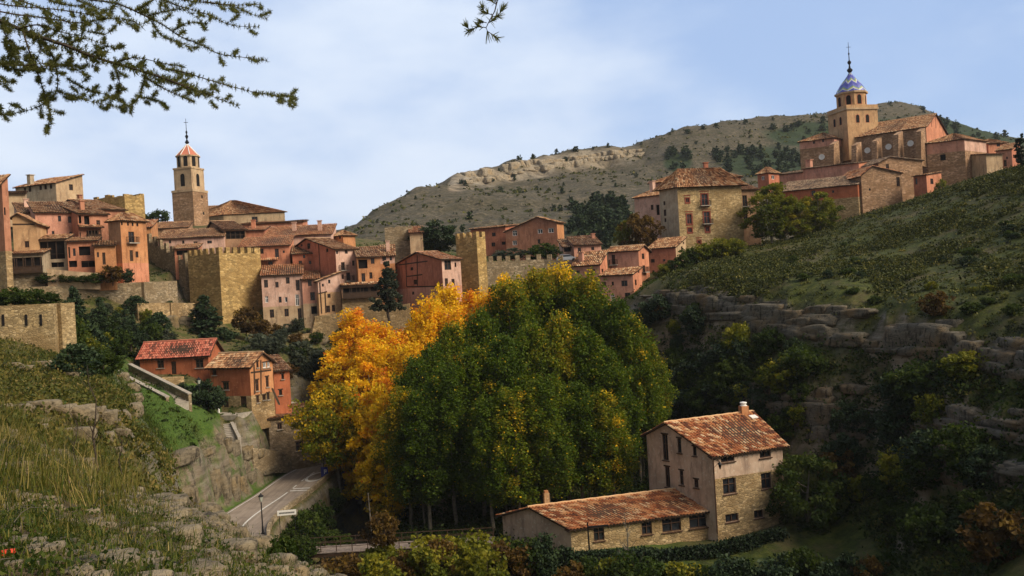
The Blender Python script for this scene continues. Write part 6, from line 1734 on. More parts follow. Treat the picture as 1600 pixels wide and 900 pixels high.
# pale bare trunks in the shade of the grove
for i, (px, py0, py1, d) in enumerate([(912, 660, 790, 108), (783, 700, 800, 105), (575, 770, 830, 102), (655, 725, 810, 104), (848, 715, 800, 107)]):
    t_ = at(px, py0, d); gz = ground_z(t_.x, d); root = empty('birch_tree', (t_.x, d, gz), 'thin pale tree trunk standing in the shade under the poplars', 'tree', 'pale trunks under the poplars')
    m = MB(); m.tube([(t_.x + .3, d, gz - .3), (t_.x + .1, d, (gz + t_.z) / 2), (t_.x, d, t_.z)], [.12, .10, .06], 6); m.build('trunk', M['bark'], root)
    m = MB()
    for k in range(5): z = gz + (t_.z - gz) * RR.uniform(.5, .95); a = RR.uniform(0, 6); m.tube([(t_.x + .1, d, z), (t_.x + 1.2 * math.cos(a), d + 1.2 * math.sin(a), z + RR.uniform(.5, 1.5))], [.05, .015], 4)
    m.build('limb', M['bark'], root)

CON = [proto(320, 10, 6, 7000, .30, pr_cone, lambda t, r, R_: .25 + .35 * r + R_.normal(0, .12), 'conif', 'dbark', .2, 130, .05, 4, .10), proto(321, 10, 8, 8000, .32, pr_round, lambda t, r, R_: .25 + .35 * r * t + R_.normal(0, .12), 'conif', 'dbark', .25, 110, .25, 8, .12)]
GRE = proto(322, 10, 5, 6000, .28, pr_cone, lambda t, r, R_: .3 + R_.normal(0, .15), 'greyleaf', 'dbark', .18, 120, .2, 5, .10)
TRG = [proto(323, 12, 9, 9000, .32, pr_round, lambda t, r, R_: .42 + .28 * t + R_.normal(0, .1), 'yellowgreen', 'bark', .2, 100, .12, 8, .12), proto(324, 9, 8, 9000, .26, pr_round, lambda t, r, R_: .40 + .25 * t + R_.normal(0, .12), 'bush', 'bark', .2, 100, .1, 8, .12)]
BUS = {k: [proto(330 + 7 * i + j, 3, 3.4, 2600, .20, pr_round, lambda t, r, R_: lo + .25 * t + R_.normal(0, .12), mt_, 'dbark', .06, 60, .05, 5, .15, .1) for j in range(2)] for i, (k, mt_, lo) in enumerate([('green', 'bush', .25), ('yellow', 'yellowgreen', .35), ('grey', 'greyleaf', .25), ('autumn', 'autumn', .25), ('dark', 'conif', .3)])}


def tree_px(kind, px, py, top, wpx, pr, label, cat='tree', group=None, d=None):
    """py: foot, top: crown top, wpx: crown width, all read in the photograph"""
    if d is None:
        c, n = hit(px, py)
        if c is None: return
    else: c = at(px, py, d)
    k = c.y / F
    return plant(kind, pr, c - Vector((0, 0, .1)), max(.6, (py - top) * k), wpx * k, label, cat, group)


T = tree_px
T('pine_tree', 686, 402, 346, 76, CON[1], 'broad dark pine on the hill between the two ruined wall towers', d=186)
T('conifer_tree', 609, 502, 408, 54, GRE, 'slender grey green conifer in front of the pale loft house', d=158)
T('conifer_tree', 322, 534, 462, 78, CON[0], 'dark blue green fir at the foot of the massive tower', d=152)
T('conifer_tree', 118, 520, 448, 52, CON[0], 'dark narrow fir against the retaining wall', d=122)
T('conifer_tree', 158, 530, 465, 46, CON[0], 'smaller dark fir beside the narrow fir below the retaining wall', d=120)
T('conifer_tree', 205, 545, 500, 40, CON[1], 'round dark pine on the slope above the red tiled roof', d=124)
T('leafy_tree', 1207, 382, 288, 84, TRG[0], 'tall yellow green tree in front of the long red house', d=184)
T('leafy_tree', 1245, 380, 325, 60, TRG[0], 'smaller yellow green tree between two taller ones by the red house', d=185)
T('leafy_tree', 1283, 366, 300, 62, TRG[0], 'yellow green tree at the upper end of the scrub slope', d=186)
T('leafy_tree', 1002, 392, 335, 56, BUS['autumn'][0], 'brown autumn tree against the palace side wall', d=186)
T('leafy_tree', 976, 392, 345, 30, TRG[0], 'yellow green tree beside the brown one below the mountain', d=188)
T('bush', 850, 406, 380, 54, BUS['green'][0], 'bright green bush on the wall in front of the big convent', 'bush', d=184)
T('bush', 795, 406, 388, 60, BUS['grey'][0], 'grey green bush between slender tower and bright bush', 'bush', d=184)
T('leafy_tree', 1268, 850, 708, 128, TRG[1], 'bright green tree beside the end wall of the river house', d=97)
T('leafy_tree', 248, 352, 328, 34, BUS['green'][1], 'small green tree at the foot of the church tower', d=222)
T('cypress_tree', 1597, 282, 205, 16, proto(350, 8, 1.6, 3500, .2, pr_cyp, lambda t, r, R_: .15 + R_.normal(0, .08), 'conif', 'dbark', .1, 70, .02, 2, .2), 'black narrow cypress at the edge of the frame on the hill', d=164)
T('bush', 1472, 318, 280, 18, BUS['yellow'][0], 'yellow bush between little red house and square chapel', 'bush', d=206)
for px, py, top, w_ in [(1075, 425, 388, 40), (1100, 410, 380, 42), (1128, 405, 372, 46), (1150, 398, 372, 34), (1055, 428, 405, 34), (1040, 435, 412, 30)]:
    T('bush', px, py, top, w_, BUS['green' if px % 2 else 'yellow'][0], 'leafy bush along the foot of the big ochre palace', 'bush', 'bushes below the palace', d=172)
for px, py, top, w_ in [(425, 585, 520, 80), (470, 590, 535, 84), (515, 580, 545, 60), (440, 615, 560, 70), (490, 625, 570, 70)]:
    T('shrub', px, py, top, w_, BUS['grey'][px % 2], 'grey green shrub on the bank behind the red mill house', 'shrub', 'grey shrubs behind the mill house', d=146)
for px, py, top, w_ in [(385, 520, 480, 46), (410, 530, 500, 40)]:
    T('shrub', px, py, top, w_, BUS['autumn'][0], 'brown creeper like shrub at the foot of the yellow tower side', 'shrub', 'brown shrubs at the tower foot', d=159)
for px, py, top, w_ in [(80, 442, 425, 40), (105, 442, 428, 36), (130, 441, 430, 30), (150, 442, 426, 28)]:
    T('shrub', px, py, top, w_, BUS['green'][px % 2], 'green garden shrub on top of the long retaining wall', 'shrub', 'garden shrubs on the retaining wall', d=145)
T('shrub', 176, 441, 414, 36, BUS['autumn'][1], 'rust red shrub on the wall below the orange annex', 'shrub', d=145.5)
T('shrub', 200, 441, 420, 18, BUS['dark'][1], 'dark purple shrub beside the rust red one', 'shrub', d=145.8)
for px, py, top, w_ in [(105, 560, 495, 60), (140, 565, 510, 60), (175, 560, 515, 56), (120, 590, 540, 70), (160, 585, 545, 60), (90, 530, 480, 40), (210, 560, 520, 50), (235, 545, 505, 46), (195, 520, 485, 40), (250, 525, 490, 36)]:
    T('shrub', px, py, top, w_, BUS['green' if RR.random() < .6 else 'dark'][px % 2], 'dark leafy shrub on the slope below the retaining wall', 'shrub', 'shrubs below the retaining wall')
for px, py, top, w_ in [(-20, 480, 455, 50), (20, 478, 448, 44), (55, 477, 450, 44), (80, 476, 455, 26)]:
    T('shrub', px, py, top, w_, BUS['green'][abs(px) % 2], 'green shrub spilling over the smooth yellow garden wall', 'shrub', 'shrubs on the garden wall', d=83)
for px, py, top, w_ in [(300, 640, 605, 50), (325, 640, 595, 46), (285, 620, 598, 30), (340, 635, 610, 30)]:
    T('shrub', px, py, top, w_, BUS['dark'][px % 2], 'dark shrub beside the lamp post in front of the red houses', 'shrub', 'shrubs in front of the red houses', d=117)
for px, py, top, w_ in [(480, 860, 798, 60), (452, 862, 826, 40), (500, 840, 785, 44), (524, 800, 762, 30), (470, 885, 840, 60), (520, 870, 830, 60), (440, 880, 840, 50)]:
    T('shrub', px, py, top, w_, BUS['green'][px % 2], 'green shrub on the river bank below the road parapet', 'shrub', 'shrubs on the river bank')
# shrubs along the lower edge of the valley
k_ = 0
for px in range(520, 1620, 34):
    k_ += 1; x = px + RR.uniform(-10, 10); top = RR.uniform(835, 868) if px < 900 else RR.uniform(850, 885)
    if 880 < px < 1180: top = RR.uniform(866, 890)
    if 500 < px < 590: top = 870
    ty_ = RR.choice(['yellow', 'yellow', 'green', 'autumn'] if px < 860 else ['green', 'green', 'yellow', 'dark', 'autumn'])
    T('shrub', x, top + 62, top, RR.uniform(58, 84), BUS[ty_][k_ % 2], 'leafy shrub in the thicket along the near side of the river garden', 'shrub', 'thicket shrubs in front of the river house', d=RR.uniform(78, 84))
for px, py, top, w_, ty_ in [(600, 905, 850, 80, 'yellow'), (680, 905, 840, 100, 'yellow'), (745, 905, 835, 100, 'yellow'), (600, 850, 800, 50, 'autumn')]:
    T('shrub', px, py, top, w_, BUS[ty_][0], 'yellow green shrub beside the narrow timber footbridge', 'shrub', 'shrubs by the footbridge', d=88)
for i in range(70):
    px = RR.uniform(1070, 1640); sk = float(np.interp(px, [p[0] for p in SKY], [p[1] for p in SKY])); lo_ = float(np.interp(px, [p[0] for p in TOP1], [p[1] for p in TOP1]))
    py = sk + 3 + RR.random() * (lo_ - sk - 4); c, _ = hit(px, py)
    if c is None or vnoise(np.array([[px * .012, py * .03, 1.0]]), 5)[0] < -.15: continue
    h = RR.uniform(.6, 1.3); plant('shrub', BUS[RR.choice(['green', 'dark', 'green', 'yellow'])][i % 2], c - Vector((0, 0, .1)), h, h * RR.uniform(1.2, 2.0), 'low rounded shrub among the scrub of the open hillside', 'shrub', 'shrubs on the scrub hillside')
for i in range(70):
    px, py = RR.uniform(395, 640), RR.uniform(505, 600); c, _ = hit(px, py)
    if c is None: continue
    h = RR.uniform(1.0, 2.6); plant('shrub', BUS[RR.choice(['grey', 'green', 'grey', 'autumn'])][i % 2], c - Vector((0, 0, .1)), h, h * RR.uniform(1.0, 1.6), 'small shrub on the rocky bank under the town wall', 'shrub', 'shrubs under the town wall')
for i in range(46):
    px, py = RR.uniform(90, 330), RR.uniform(490, 570); c, _ = hit(px, py)
    if c is None or c.y < 84: continue
    h = RR.uniform(1.2, 3.0); plant('shrub', BUS[RR.choice(['grey', 'green', 'dark', 'yellow'])][i % 2], c - Vector((0, 0, .1)), h, h * RR.uniform(1.0, 1.5), 'bushy shrub on the steep bank between red houses and retaining wall', 'shrub', 'shrubs on the bank above the red houses')
# thicket on the lower right slope
DK = [(1000, 1110, 490, 640, 26), (1060, 1260, 560, 700, 30), (1240, 1600, 720, 860, 30), (1300, 1460, 620, 720, 8), (1120, 1260, 545, 600, 6), (1000, 1060, 600, 780, 10)]
for x0, x1, y0, y1, n in DK:
    for i in range(n):
        px, py = RR.uniform(x0, x1), RR.uniform(y0, y1); c, _ = hit(px, py)
        if c is None or (4 < c.x < 34 and c.y < 108): continue
        h = RR.uniform(1.8, 4.2); k = c.y / F
        ty_ = 'yellow' if RR.random() < .08 else ('autumn' if RR.random() < .08 else ('green' if RR.random() < .6 else 'dark'))
        plant('shrub', BUS[ty_][i % 2], c - Vector((0, 0, .2)), h, h * RR.uniform(.9, 1.4), 'dark shrub in the shaded thicket under the limestone cliffs', 'shrub', 'thicket under the cliffs')
for px, py, top, w_, lb in [(1155, 560, 505, 50, 'yellow green tree growing below the upper limestone cliff'), (1160, 635, 600, 40, 'yellow green bush above the chimney of the river house'), (1250, 665, 630, 34, 'small yellow bush on the rocks behind the river house roof'), (1510, 590, 548, 70, 'dull yellow bush on the ledge of the cliff'), (1465, 492, 455, 44, 'orange brown bush on the scrub slope'), (1560, 880, 790, 110, 'brown autumn bush in the dark corner of the valley')]:
    T('bush', px, py, top, w_, BUS['autumn' if 'brown' in lb else 'yellow'][0], lb, 'bush')
# hedge before the wing
def hedge(name, label, line, wd, h, seed):
    R_ = np.random.default_rng(seed); P = [Vector(p) for p in line]; c = []
    for a, b in zip(P[:-1], P[1:]):
        n = int((b - a).length * 420)
        t = R_.random(n)[:, None]; q = np.array(a) * (1 - t) + np.array(b) * t; q = np.c_[q[:, :2] + R_.normal(0, wd * .3, (n, 2)), np.array([ground_z(v[0], v[1]) for v in q[::40]]).repeat(40)[:n] + R_.random(n) ** .6 * h if n else 0]
        c.append(q)
    c = np.concatenate(c); V, Q = leaf_quads(c, .2 * R_.uniform(.6, 1.3, len(c)), R_)
    o = put(name, fast_mesh(name, V, Q, tint=np.repeat(np.clip(R_.normal(.3, .12, len(c)), 0, 1), 4)), M['conif']); tag(o, label, 'hedge')


hedge('hedge', 'dark clipped hedge along the garden in front of the river wing', [at(786, 866, 89), at(900, 872, 87), at(1020, 866, 87)], 1.1, 1.5, 5)
hedge('hedge', 'dark hedge below the lawn of the river house', [at(1020, 868, 88), at(1120, 856, 89), at(1225, 832, 93)], .9, 1.2, 6)
# bare pale tree in front of the wing
def bare_tree(name, label, px, py, top, d, spread, mat, n=26, r=.12):
    b = at(px, py, d); t_ = at(px, top, d); h = t_.z - b.z; root = empty(name, b, label, 'tree'); R_ = random.Random(int(px)); m = MB(); m2 = MB()
    tr = [Vector((b.x + .06 * math.sin(k * 1.7) * k * .3, b.y, b.z - .3 + (h + .3) * k / 7)) for k in range(8)]
    m.tube(tr, [r * (1 - .85 * k / 7) for k in range(8)], 6); m.build('trunk', M[mat], root)
    for k in range(n):
        t = R_.uniform(.3, .95); i = int(t * 7); p = tr[i].lerp(tr[i + 1], t * 7 - i); a = R_.uniform(0, 6.28); l = spread * (1.1 - t) * R_.uniform(.6, 1.2)
        q = p + Vector((math.cos(a) * l * .6, math.sin(a) * l * .6, l * .7)); m2.tube([p, p.lerp(q, .5) + Vector((0, 0, -.05 * l)), q], [r * .3, r * .2, r * .05], 4, cap=False)
        for s in range(3):
            p2 = p.lerp(q, R_.uniform(.4, .95)); a2 = a + R_.uniform(-1, 1); q2 = p2 + Vector((math.cos(a2), math.sin(a2), 1)) * l * .25; m2.tube([p2, q2], [r * .1, r * .03], 3, cap=False)
    m2.build('limb', M[mat], root)


bare_tree('bare_tree', 'leafless pale tree in front of the windows of the river wing', 984, 915, 800, 82, 2.2, 'bark')
bare_tree('bare_sapling', 'leafless grey sapling rising from the hillside terraces', 152, 745, 570, 20, 1.0, 'dbark', 14, .03)
bare_tree('bare_sapling', 'thin forked sapling among brown grass below the ledge', 120, 735, 625, 19, .7, 'dbark', 14, .018)
bare_tree('bare_sapling', 'short twiggy sapling beside the taller grey one', 190, 745, 660, 24, .8, 'dbark', 14, .02)

# ---------------------------------------------------------------- ground cover
def tufts(name, n, weight, leaves, rad, size, mat, tint0, tv, seed, flat=.6, up=.4, scale_d=0.0):
    R_ = np.random.default_rng(seed); p, i = sample(n, weight)
    r = rad * R_.uniform(.45, 1.4, n) * (1 + scale_d * Y[i]); c = np.repeat(p, leaves, 0); rr = np.repeat(r, leaves)
    off = R_.normal(size=(n * leaves, 3)) * .5 * rr[:, None]; off[:, 2] = np.abs(off[:, 2]) * flat
    V, Q = leaf_quads(c + off, np.repeat(size * (1 + scale_d * Y[i]), leaves) * R_.uniform(.6, 1.4, n * leaves), R_, up)
    tt = np.clip(np.repeat(tint0 + R_.normal(0, tv, n), leaves) + R_.normal(0, .08, n * leaves), .02, .98)
    return tag(put(name, fast_mesh(name, V, Q, tint=np.repeat(tt, 4)), M[mat]), kind='stuff')


M['scrubleaf'] = leaf('scrub_leaves', [(0, (.008, .011, .002)), (.35, (.030, .042, .004)), (.65, (.090, .095, .014)), (1, (.18, .15, .03))], .25)
onroad = (dr < 5.8) | (wv < 4.4)
pn = sstep(fbm(dirs * .10, 71, 4), -.35, .5)
hill = (X / Y > .17) & inv & (Y > 70) & (Y < 200) & ~onroad & ~((X > 2) & (X < 34) & (Y < 108))
tufts('scrub', 17000, hill * (1 - .75 * steep) * (.12 + pn ** 1.5), 18, .75, .21, 'scrubleaf', .42, .2, 81)
val = (X / Y > -.2) & inv & (Y > 66) & (Y < 175) & (Z < -9) & ~onroad & ~((X > 2) & (X < 34) & (Y > 84) & (Y < 108))
tufts('undergrowth', 6000, val * (1 - .4 * steep), 18, 1.0, .24, 'bush', .22, .15, 82, .9)
town = (X / Y < .2) & inv & (Y > 100) & (Y < 215) & ~onroad & (Z < 12)
tufts('hillside_weeds', 5000, town * (1 - .6 * steep) * (.2 + pn), 14, .6, .2, 'bush', .45, .22, 83)
lft = (X / Y < -.16) & inv & (Y > 34) & (Y < 104) & ~onroad & (lush < .6) & (Y < 130)
M['dryleaf'] = leaf('dry_weeds', [(0, (.030, .036, .006)), (.35, (.08, .09, .012)), (.65, (.16, .13, .025)), (1, (.28, .20, .06))], .3)
tufts('terrace_weeds', 9000, lft * (.15 + pn) * (1 - .5 * steep), 16, .42, .13, 'dryleaf', .40, .22, 84, .9, 1.2)


def blades(name, n, weight, length, width, mat, tint0, tv, seed, lean=.55, per=9, scale_d=.03, spread=.10):
    R_ = np.random.default_rng(seed); p, i = sample(n, weight); N_ = n * per
    c = np.repeat(p, per, 0); yy = np.repeat(Y[i], per); sc_ = 1 + scale_d * yy
    c = c + np.c_[R_.normal(0, spread, (N_, 2)) * sc_[:, None], np.zeros(N_)]
    L = np.repeat(length * R_.uniform(.5, 1.5, n), per) * R_.uniform(.5, 1.2, N_) * (1 + scale_d * .5 * yy)
    an = R_.uniform(0, 2 * math.pi, N_); ba = np.repeat(R_.normal(-.6, .9, n), per)
    dx = np.cos(an) * lean + .35 * np.cos(ba); dy = np.sin(an) * lean + .35 * np.sin(ba)
    tip = c + np.c_[dx * L, dy * L, L * R_.uniform(.55, 1.0, N_)]; mid = c + np.c_[dx * L * .35, dy * L * .35, L * .62]
    w_ = width * sc_ * R_.uniform(.6, 1.3, N_); px_ = np.c_[-np.sin(an), np.cos(an), np.zeros(N_)] * w_[:, None]
    V = np.stack([c - px_, c + px_, mid + px_ * .7, mid - px_ * .7, tip + px_ * .12, tip - px_ * .12], 1).reshape(-1, 3)
    b = np.arange(N_)[:, None] * 6; Q = np.concatenate([b + np.array([[0, 1, 2, 3]]), b + np.array([[3, 2, 4, 5]])])
    tt = np.clip(np.repeat(tint0 + R_.normal(0, tv, n), per) + R_.normal(0, .07, N_), .02, .98)
    return tag(put(name, fast_mesh(name, V, Q, tint=np.repeat(tt, 6)), M[mat]), kind='stuff')


M['grassblade'] = leaf('grass_blades', [(0, (.014, .026, .002)), (.3, (.05, .08, .006)), (.5, (.12, .12, .014)), (.7, (.25, .19, .045)), (1, (.44, .33, .12))], .35)
fg = (Y > 2.6) & (Y < 42) & (X < 3) & inv
gn = sstep(fbm(dirs * .55, 91, 4), -.25, .45)
blades('grass', 6000, fg / np.clip(Y, 3, 40) ** 1.15 * (gn ** 2 + .02), .09, .0035, 'grassblade', .30, .13, 92)
g2n = sstep(fbm(dirs * .9, 191, 3), -.05, .45)
blades('dry_grass', 3300, fg / np.clip(Y, 3, 40) ** 1.0 * (g2n + .03) * (1 - .75 * sstep(PXv, 180, 330)), .115, .003, 'grassblade', .50, .15, 93, .7)
left = fg * (PXv < 190) * (PYv > 640) * (PYv < 800)
blades('tall_grass', 420, left / np.clip(Y, 3, 40), .40, .004, 'grassblade', .50, .16, 94, .45, 22, .03, .16)
blades('lawn_grass', 12000, (lush > .5) * (Y > 50) * (Y < 108) * ~onroad * inv * (X < -5), .20, .018, 'grassblade', .24, .08, 95, .5, 5, .0, .35)
blades('slope_grass', 5000, lft * (.08 + gn ** 2), .30, .02, 'grassblade', .50, .15, 96, .5, 6, .0, .3)
tufts('weeds', 5200, fg / np.clip(Y, 3, 40) ** 1.4 * gn, 16, .08, .022, 'bush', .6, .2, 97, .7, .3, .03)
M['litter'] = leaf('dead_leaves', [(0, (.03, .018, .008)), (.5, (.12, .065, .025)), (1, (.30, .19, .09))], .1)
tufts('fallen_leaves', 2600, fg / np.clip(Y, 3, 40) ** 1.4, 3, .12, .018, 'litter', .45, .25, 98, .05, -.6, .05)
# dead twigs on the near slope
R_ = random.Random(8); tw = MB()
p_, i_ = sample(150, fg / np.clip(Y, 3, 40) ** 1.5 * (PXv < 330))
for c in p_:
    a = R_.uniform(-.6, .9); l = R_.uniform(.10, .24) * (1 + c[1] * .03); q = Vector(c) + Vector((0, 0, .03)); d_ = Vector((math.cos(a) * l, math.sin(a) * l * .6, R_.uniform(-.05, .22)))
    r_ = .003 * (1 + c[1] * .06); tw.tube([q, q + d_ * .5 + Vector((0, 0, .03)), q + d_], [r_, r_ * .8, r_ * .3], 4, cap=False)
tag(tw.build('dead_twigs', M['bark']), kind='stuff')
for px0, py0, px1, py1, lb in [(205, 852, 300, 905, 'dark weathered log lying on the stony slope'), (110, 762, 205, 778, 'thin grey fallen branch beside the purple flower')]:
    a, _ = hit(px0, py0); b, _ = hit(px1, py1 if py1 < 899 else 898)
    if a is None or b is None: continue
    m = MB(); k = a.y / F; n_ = 8
    m.tube([a.lerp(b, i / n_) + Vector((0, 0, .02 + .012 * math.sin(i * 1.9))) for i in range(n_ + 1)], [k * (7 if 'log' in lb else 2.5) * (1 - .4 * i / n_) for i in range(n_ + 1)], 7)
    tag(m.build('fallen_log' if 'log' in lb else 'fallen_branch', M['dbark' if 'log' in lb else 'bark']), lb, 'log' if 'log' in lb else 'branch')
c, _ = hit(108, 764); root = empty('purple_flower', c, 'small purple wildflower on the crest of the near slope', 'flower')
M['purple'] = plain('purple_petal', (.16, .07, .28), .7); m = MB()
m.tube([c, c + Vector((.02, 0, .10))], .004, 4); m.build('stem', M['bush'], root)
m = MB()
for k in range(16): a = RR.uniform(0, 6.3); e_ = RR.uniform(-.2, 1); v = Vector((math.cos(a) * math.cos(e_), math.sin(a) * math.cos(e_), math.sin(e_))) * .05; o = c + Vector((.02, 0, .10)); s = v.cross(Vector((0, 0, 1))).normalized() * .012; m.poly([o, o + v * .6 + s, o + v, o + v * .6 - s])
m.build('blossom', M['purple'], root)
c, _ = hit(12, 868); m = MB(); M['redscrap'] = plain('orange_red_scrap', (.65, .06, .02), .6, 0, .1)
P, Q = ROCKS[3]; me = fast_mesh('red_litter', xf(P, (0, 0, 0), .04, .03, .015, .3), Q); tag(put('red_litter', me, M['redscrap'], None, c + Vector((0, 0, .02))), 'orange red scrap of litter lying among the stones', 'litter')

# ---------------------------------------------------------------- small pines on the mountain
MP = [proto(360 + k, 6, 4.4, 420, .75, pr_round if k else pr_cone, lambda t, r, R_: .25 + .4 * r + R_.normal(0, .15), 'conif', 'dbark', .12, 30, .05, 1, .16) for k in range(3)]
cnt = 0
def mtree(px, py, h):
    global cnt
    c, n = hit(px, py, BVM, 262)
    if c is None: return
    me, t, h0, w0 = MP[cnt % 3]; o = bpy.data.objects.new('pine_tree', me); COL.objects.link(o); o.location = c - Vector((0, 0, .3)); s = h / h0; o.scale = (s * RR.uniform(.9, 1.4), s * RR.uniform(.9, 1.4), s); o.rotation_euler[2] = RR.uniform(0, 6)
    tag(o, 'small dark pine growing on the bare stony mountain side', 'tree', 'pines on the mountain'); cnt += 1
for cx, cy, rx, ry, n in [(935, 350, 50, 42, 60), (1190, 252, 75, 26, 50), (1060, 250, 22, 16, 10), (1280, 208, 80, 18, 24), (1480, 215, 120, 26, 50)]:
    for i in range(n):
        a, r = RR.uniform(0, 6.28), math.sqrt(RR.random()); mtree(cx + rx * r * math.cos(a), cy + ry * r * math.sin(a), RR.uniform(4, 6.5))
for i in range(75): mtree(RR.uniform(600, 1250), RR.uniform(200, 380), RR.uniform(2, 3.8))
for i in range(30):
    px = RR.uniform(720, 1560); yy = np.interp(px, [p[0] for p in MS], [p[1] for p in MS]); mtree(px, yy + RR.uniform(3, 7), RR.uniform(2.2, 4.5))
# low scrub on the mountain: one mass
R_ = np.random.default_rng(99); ok = (pym < 430) & (pxm > 500)
Am = np.linalg.norm(np.cross(np.gradient(MV.reshape(len(dv2), len(av2), 3), axis=1), np.gradient(MV.reshape(len(dv2), len(av2), 3), axis=0)).reshape(-1, 3), axis=1) * ok * (.35 + sstep(fbm(dm * .02, 12, 3), -.3, .5)) * (1 - rk * .8)
i_ = R_.choice(len(MV), 5200, p=Am / Am.sum()); c = MV[i_] + R_.normal(0, 1.2, (5200, 3)) * np.array([1, 1, .1]); c = np.repeat(c, 7, 0) + R_.normal(0, .8, (36400, 3)) * np.array([1, 1, .4]); c[:, 2] += .4
V, Q = leaf_quads(c, 1.1 * R_.uniform(.5, 1.3, len(c)), R_)
tag(put('mountain_scrub', fast_mesh('mountain_scrub', V, Q, tint=np.repeat(np.clip(R_.normal(.45, .25, len(c)), 0, 1), 4)), M['scrubleaf']), kind='stuff')

# ---------------------------------------------------------------- overhanging cedar
def cedar():
    D = 6.0; K = lambda x, y, dd=0: at(x / 3.3333, y / 3.3333, D + dd)
    root = empty('cedar_tree', (-6.2, 5.0, -3.2), 'cedar whose needle branches hang into the sky at the top of the view', 'tree')
    m = MB(); m.tube([(-6.2, 5.0, -3.4), (-6.1, 5.1, -1), (-6.0, 5.2, 1.6), (-5.9, 5.2, 4.2), (-5.9, 5.2, 6.5)], [.34, .28, .24, .18, .1], 12); m.build('trunk', M['dbark'], root)
    lines = [([(-900, -250), (-400, -40), (0, 110), (100, 150), (200, 190), (350, 240), (470, 290), (600, 330), (700, 360), (800, 390), (940, 440), (1020, 470), (1100, 490)], 11),
             ([(850, 360), (950, 375), (1100, 420), (1220, 455), (1350, 485), (1440, 500), (1530, 560)], 3), ([(740, 390), (850, 460), (940, 500), (1010, 530)], 3), ([(800, 390), (960, 450), (1100, 500), (1240, 550)], 3), ([(1440, 500), (1500, 500), (1550, 520)], 2),
             ([(-900, -250), (-200, -100), (400, -10), (560, 10), (640, 30), (760, 85), (850, 130), (940, 190), (1040, 230), (1140, 280), (1240, 295), (1390, 315)], 5),
             ([(790, 115), (850, 190), (960, 230), (1000, 265)], 2), ([(820, -20), (900, 20), (1080, 75), (1200, 130), (1350, 140)], 3), ([(860, -30), (950, 0), (1200, 30), (1300, 70), (1400, 105)], 3), ([(900, -40), (1000, -5), (1200, 25), (1360, 22)], 3), ([(760, 85), (860, 60), (960, 50), (1050, 110)], 2), ([(900, 160), (980, 120), (1080, 125)], 2), ([(700, 60), (800, 0), (880, -40)], 2),
             ([(0, 110), (30, 180), (60, 230), (40, 310)], 3), ([(120, 160), (150, 260), (190, 360), (220, 450), (240, 520), (262, 590), (265, 650)], 4), ([(220, 200), (260, 270), (290, 340), (300, 450), (270, 510), (190, 560), (80, 590)], 4),
             ([(300, 475), (380, 500), (480, 530), (600, 555), (650, 565)], 2), ([(590, 330), (615, 400), (622, 450), (610, 500)], 3), ([(760, 400), (740, 460), (715, 520), (650, 565)], 2), ([(350, 410), (460, 470), (590, 500), (610, 505)], 2), ([(700, 500), (800, 520), (860, 545)], 2),
             ([(-200, -20), (0, 60), (250, 95), (420, 120), (560, 95), (690, 110), (740, 140)], 4), ([(-200, -60), (0, 20), (300, 50), (480, 80), (540, 110)], 4), ([(-100, -80), (100, 0), (250, 60), (420, 150), (550, 180)], 4), ([(-200, 150), (-60, 250), (0, 330), (60, 360), (120, 370)], 4), ([(0, 330), (140, 340), (250, 330), (380, 350)], 3),
             ([(-60, 380), (0, 400), (40, 430)], 2), ([(-60, 560), (0, 590), (45, 630)], 2), ([(100, 150), (200, 130), (330, 170), (450, 190)], 4), ([(470, 290), (560, 240), (600, 260)], 3), ([(350, 240), (430, 200), (540, 230)], 3), ([(600, 330), (700, 300), (850, 330), (960, 350)], 3), ([(120, 370), (200, 350), (330, 340)], 3),
             ([(200, 190), (210, 260), (180, 330)], 3), ([(50, 210), (90, 260), (100, 340)], 2), ([(400, 0), (500, 40), (560, 60)], 3), ([(250, 0), (380, 30), (470, 20)], 3), ([(420, 330), (500, 350), (500, 370)], 1), ([(300, 340), (400, 345), (420, 360)], 2)]
    R_ = random.Random(4); tuft = []
    bm_ = {}

    def go(line, wd, dens, zoff):
        pts = [K(x, y, zoff + .18 * math.sin(i * 1.3 + wd)) for i, (x, y) in enumerate(line)]
        fine = []
        for i in range(len(pts) - 1):
            p0, p1, p2, p3 = pts[max(i - 1, 0)], pts[i], pts[i + 1], pts[min(i + 2, len(pts) - 1)]
            for k in range(6):
                t = k / 6; fine.append(.5 * ((2 * p1) + (p2 - p0) * t + (2 * p0 - 5 * p1 + 4 * p2 - p3) * t * t + (3 * p1 - p0 - 3 * p2 + p3) * t ** 3))
        fine.append(pts[-1]); n = len(fine)
        m = MB(); m.tube(fine, [max(.0012, wd * .0013 * (1.1 - .8 * i / n)) for i in range(n)], 5); m.build('branch', M['dbark'], root)
        for i in range(n - 1):
            a, b = fine[i], fine[i + 1]; q = int((b - a).length / .019 * dens + R_.random())
            for j in range(q):
                p = a.lerp(b, R_.random()); tuft.append((p, (b - a).normalized()))
    for line, wd in lines:
        go(line, wd, .95 if wd < 5 else .6, R_.uniform(-.25, .25))
        # short side twigs
        if wd >= 2:
            for i in range(len(line) - 1):
                for s in range(1 if line[i][0] > 700 else 2):
                    (x0, y0), (x1, y1) = line[i], line[i + 1]; t = R_.random(); x, y = x0 + (x1 - x0) * t, y0 + (y1 - y0) * t
                    if x < -150 or y < -60: continue
                    an = math.atan2(y1 - y0, x1 - x0) + R_.choice([-1, 1]) * R_.uniform(.35, .9); l = R_.uniform(35, 90)
                    go([(x, y), (x + l * .5 * math.cos(an), y + l * .5 * math.sin(an)), (x + l * math.cos(an - .2), y + l * math.sin(an - .2))], 1, .62, R_.uniform(-.2, .2))
    # dense sprays along the main limb
    main = lines[0][0][2:]
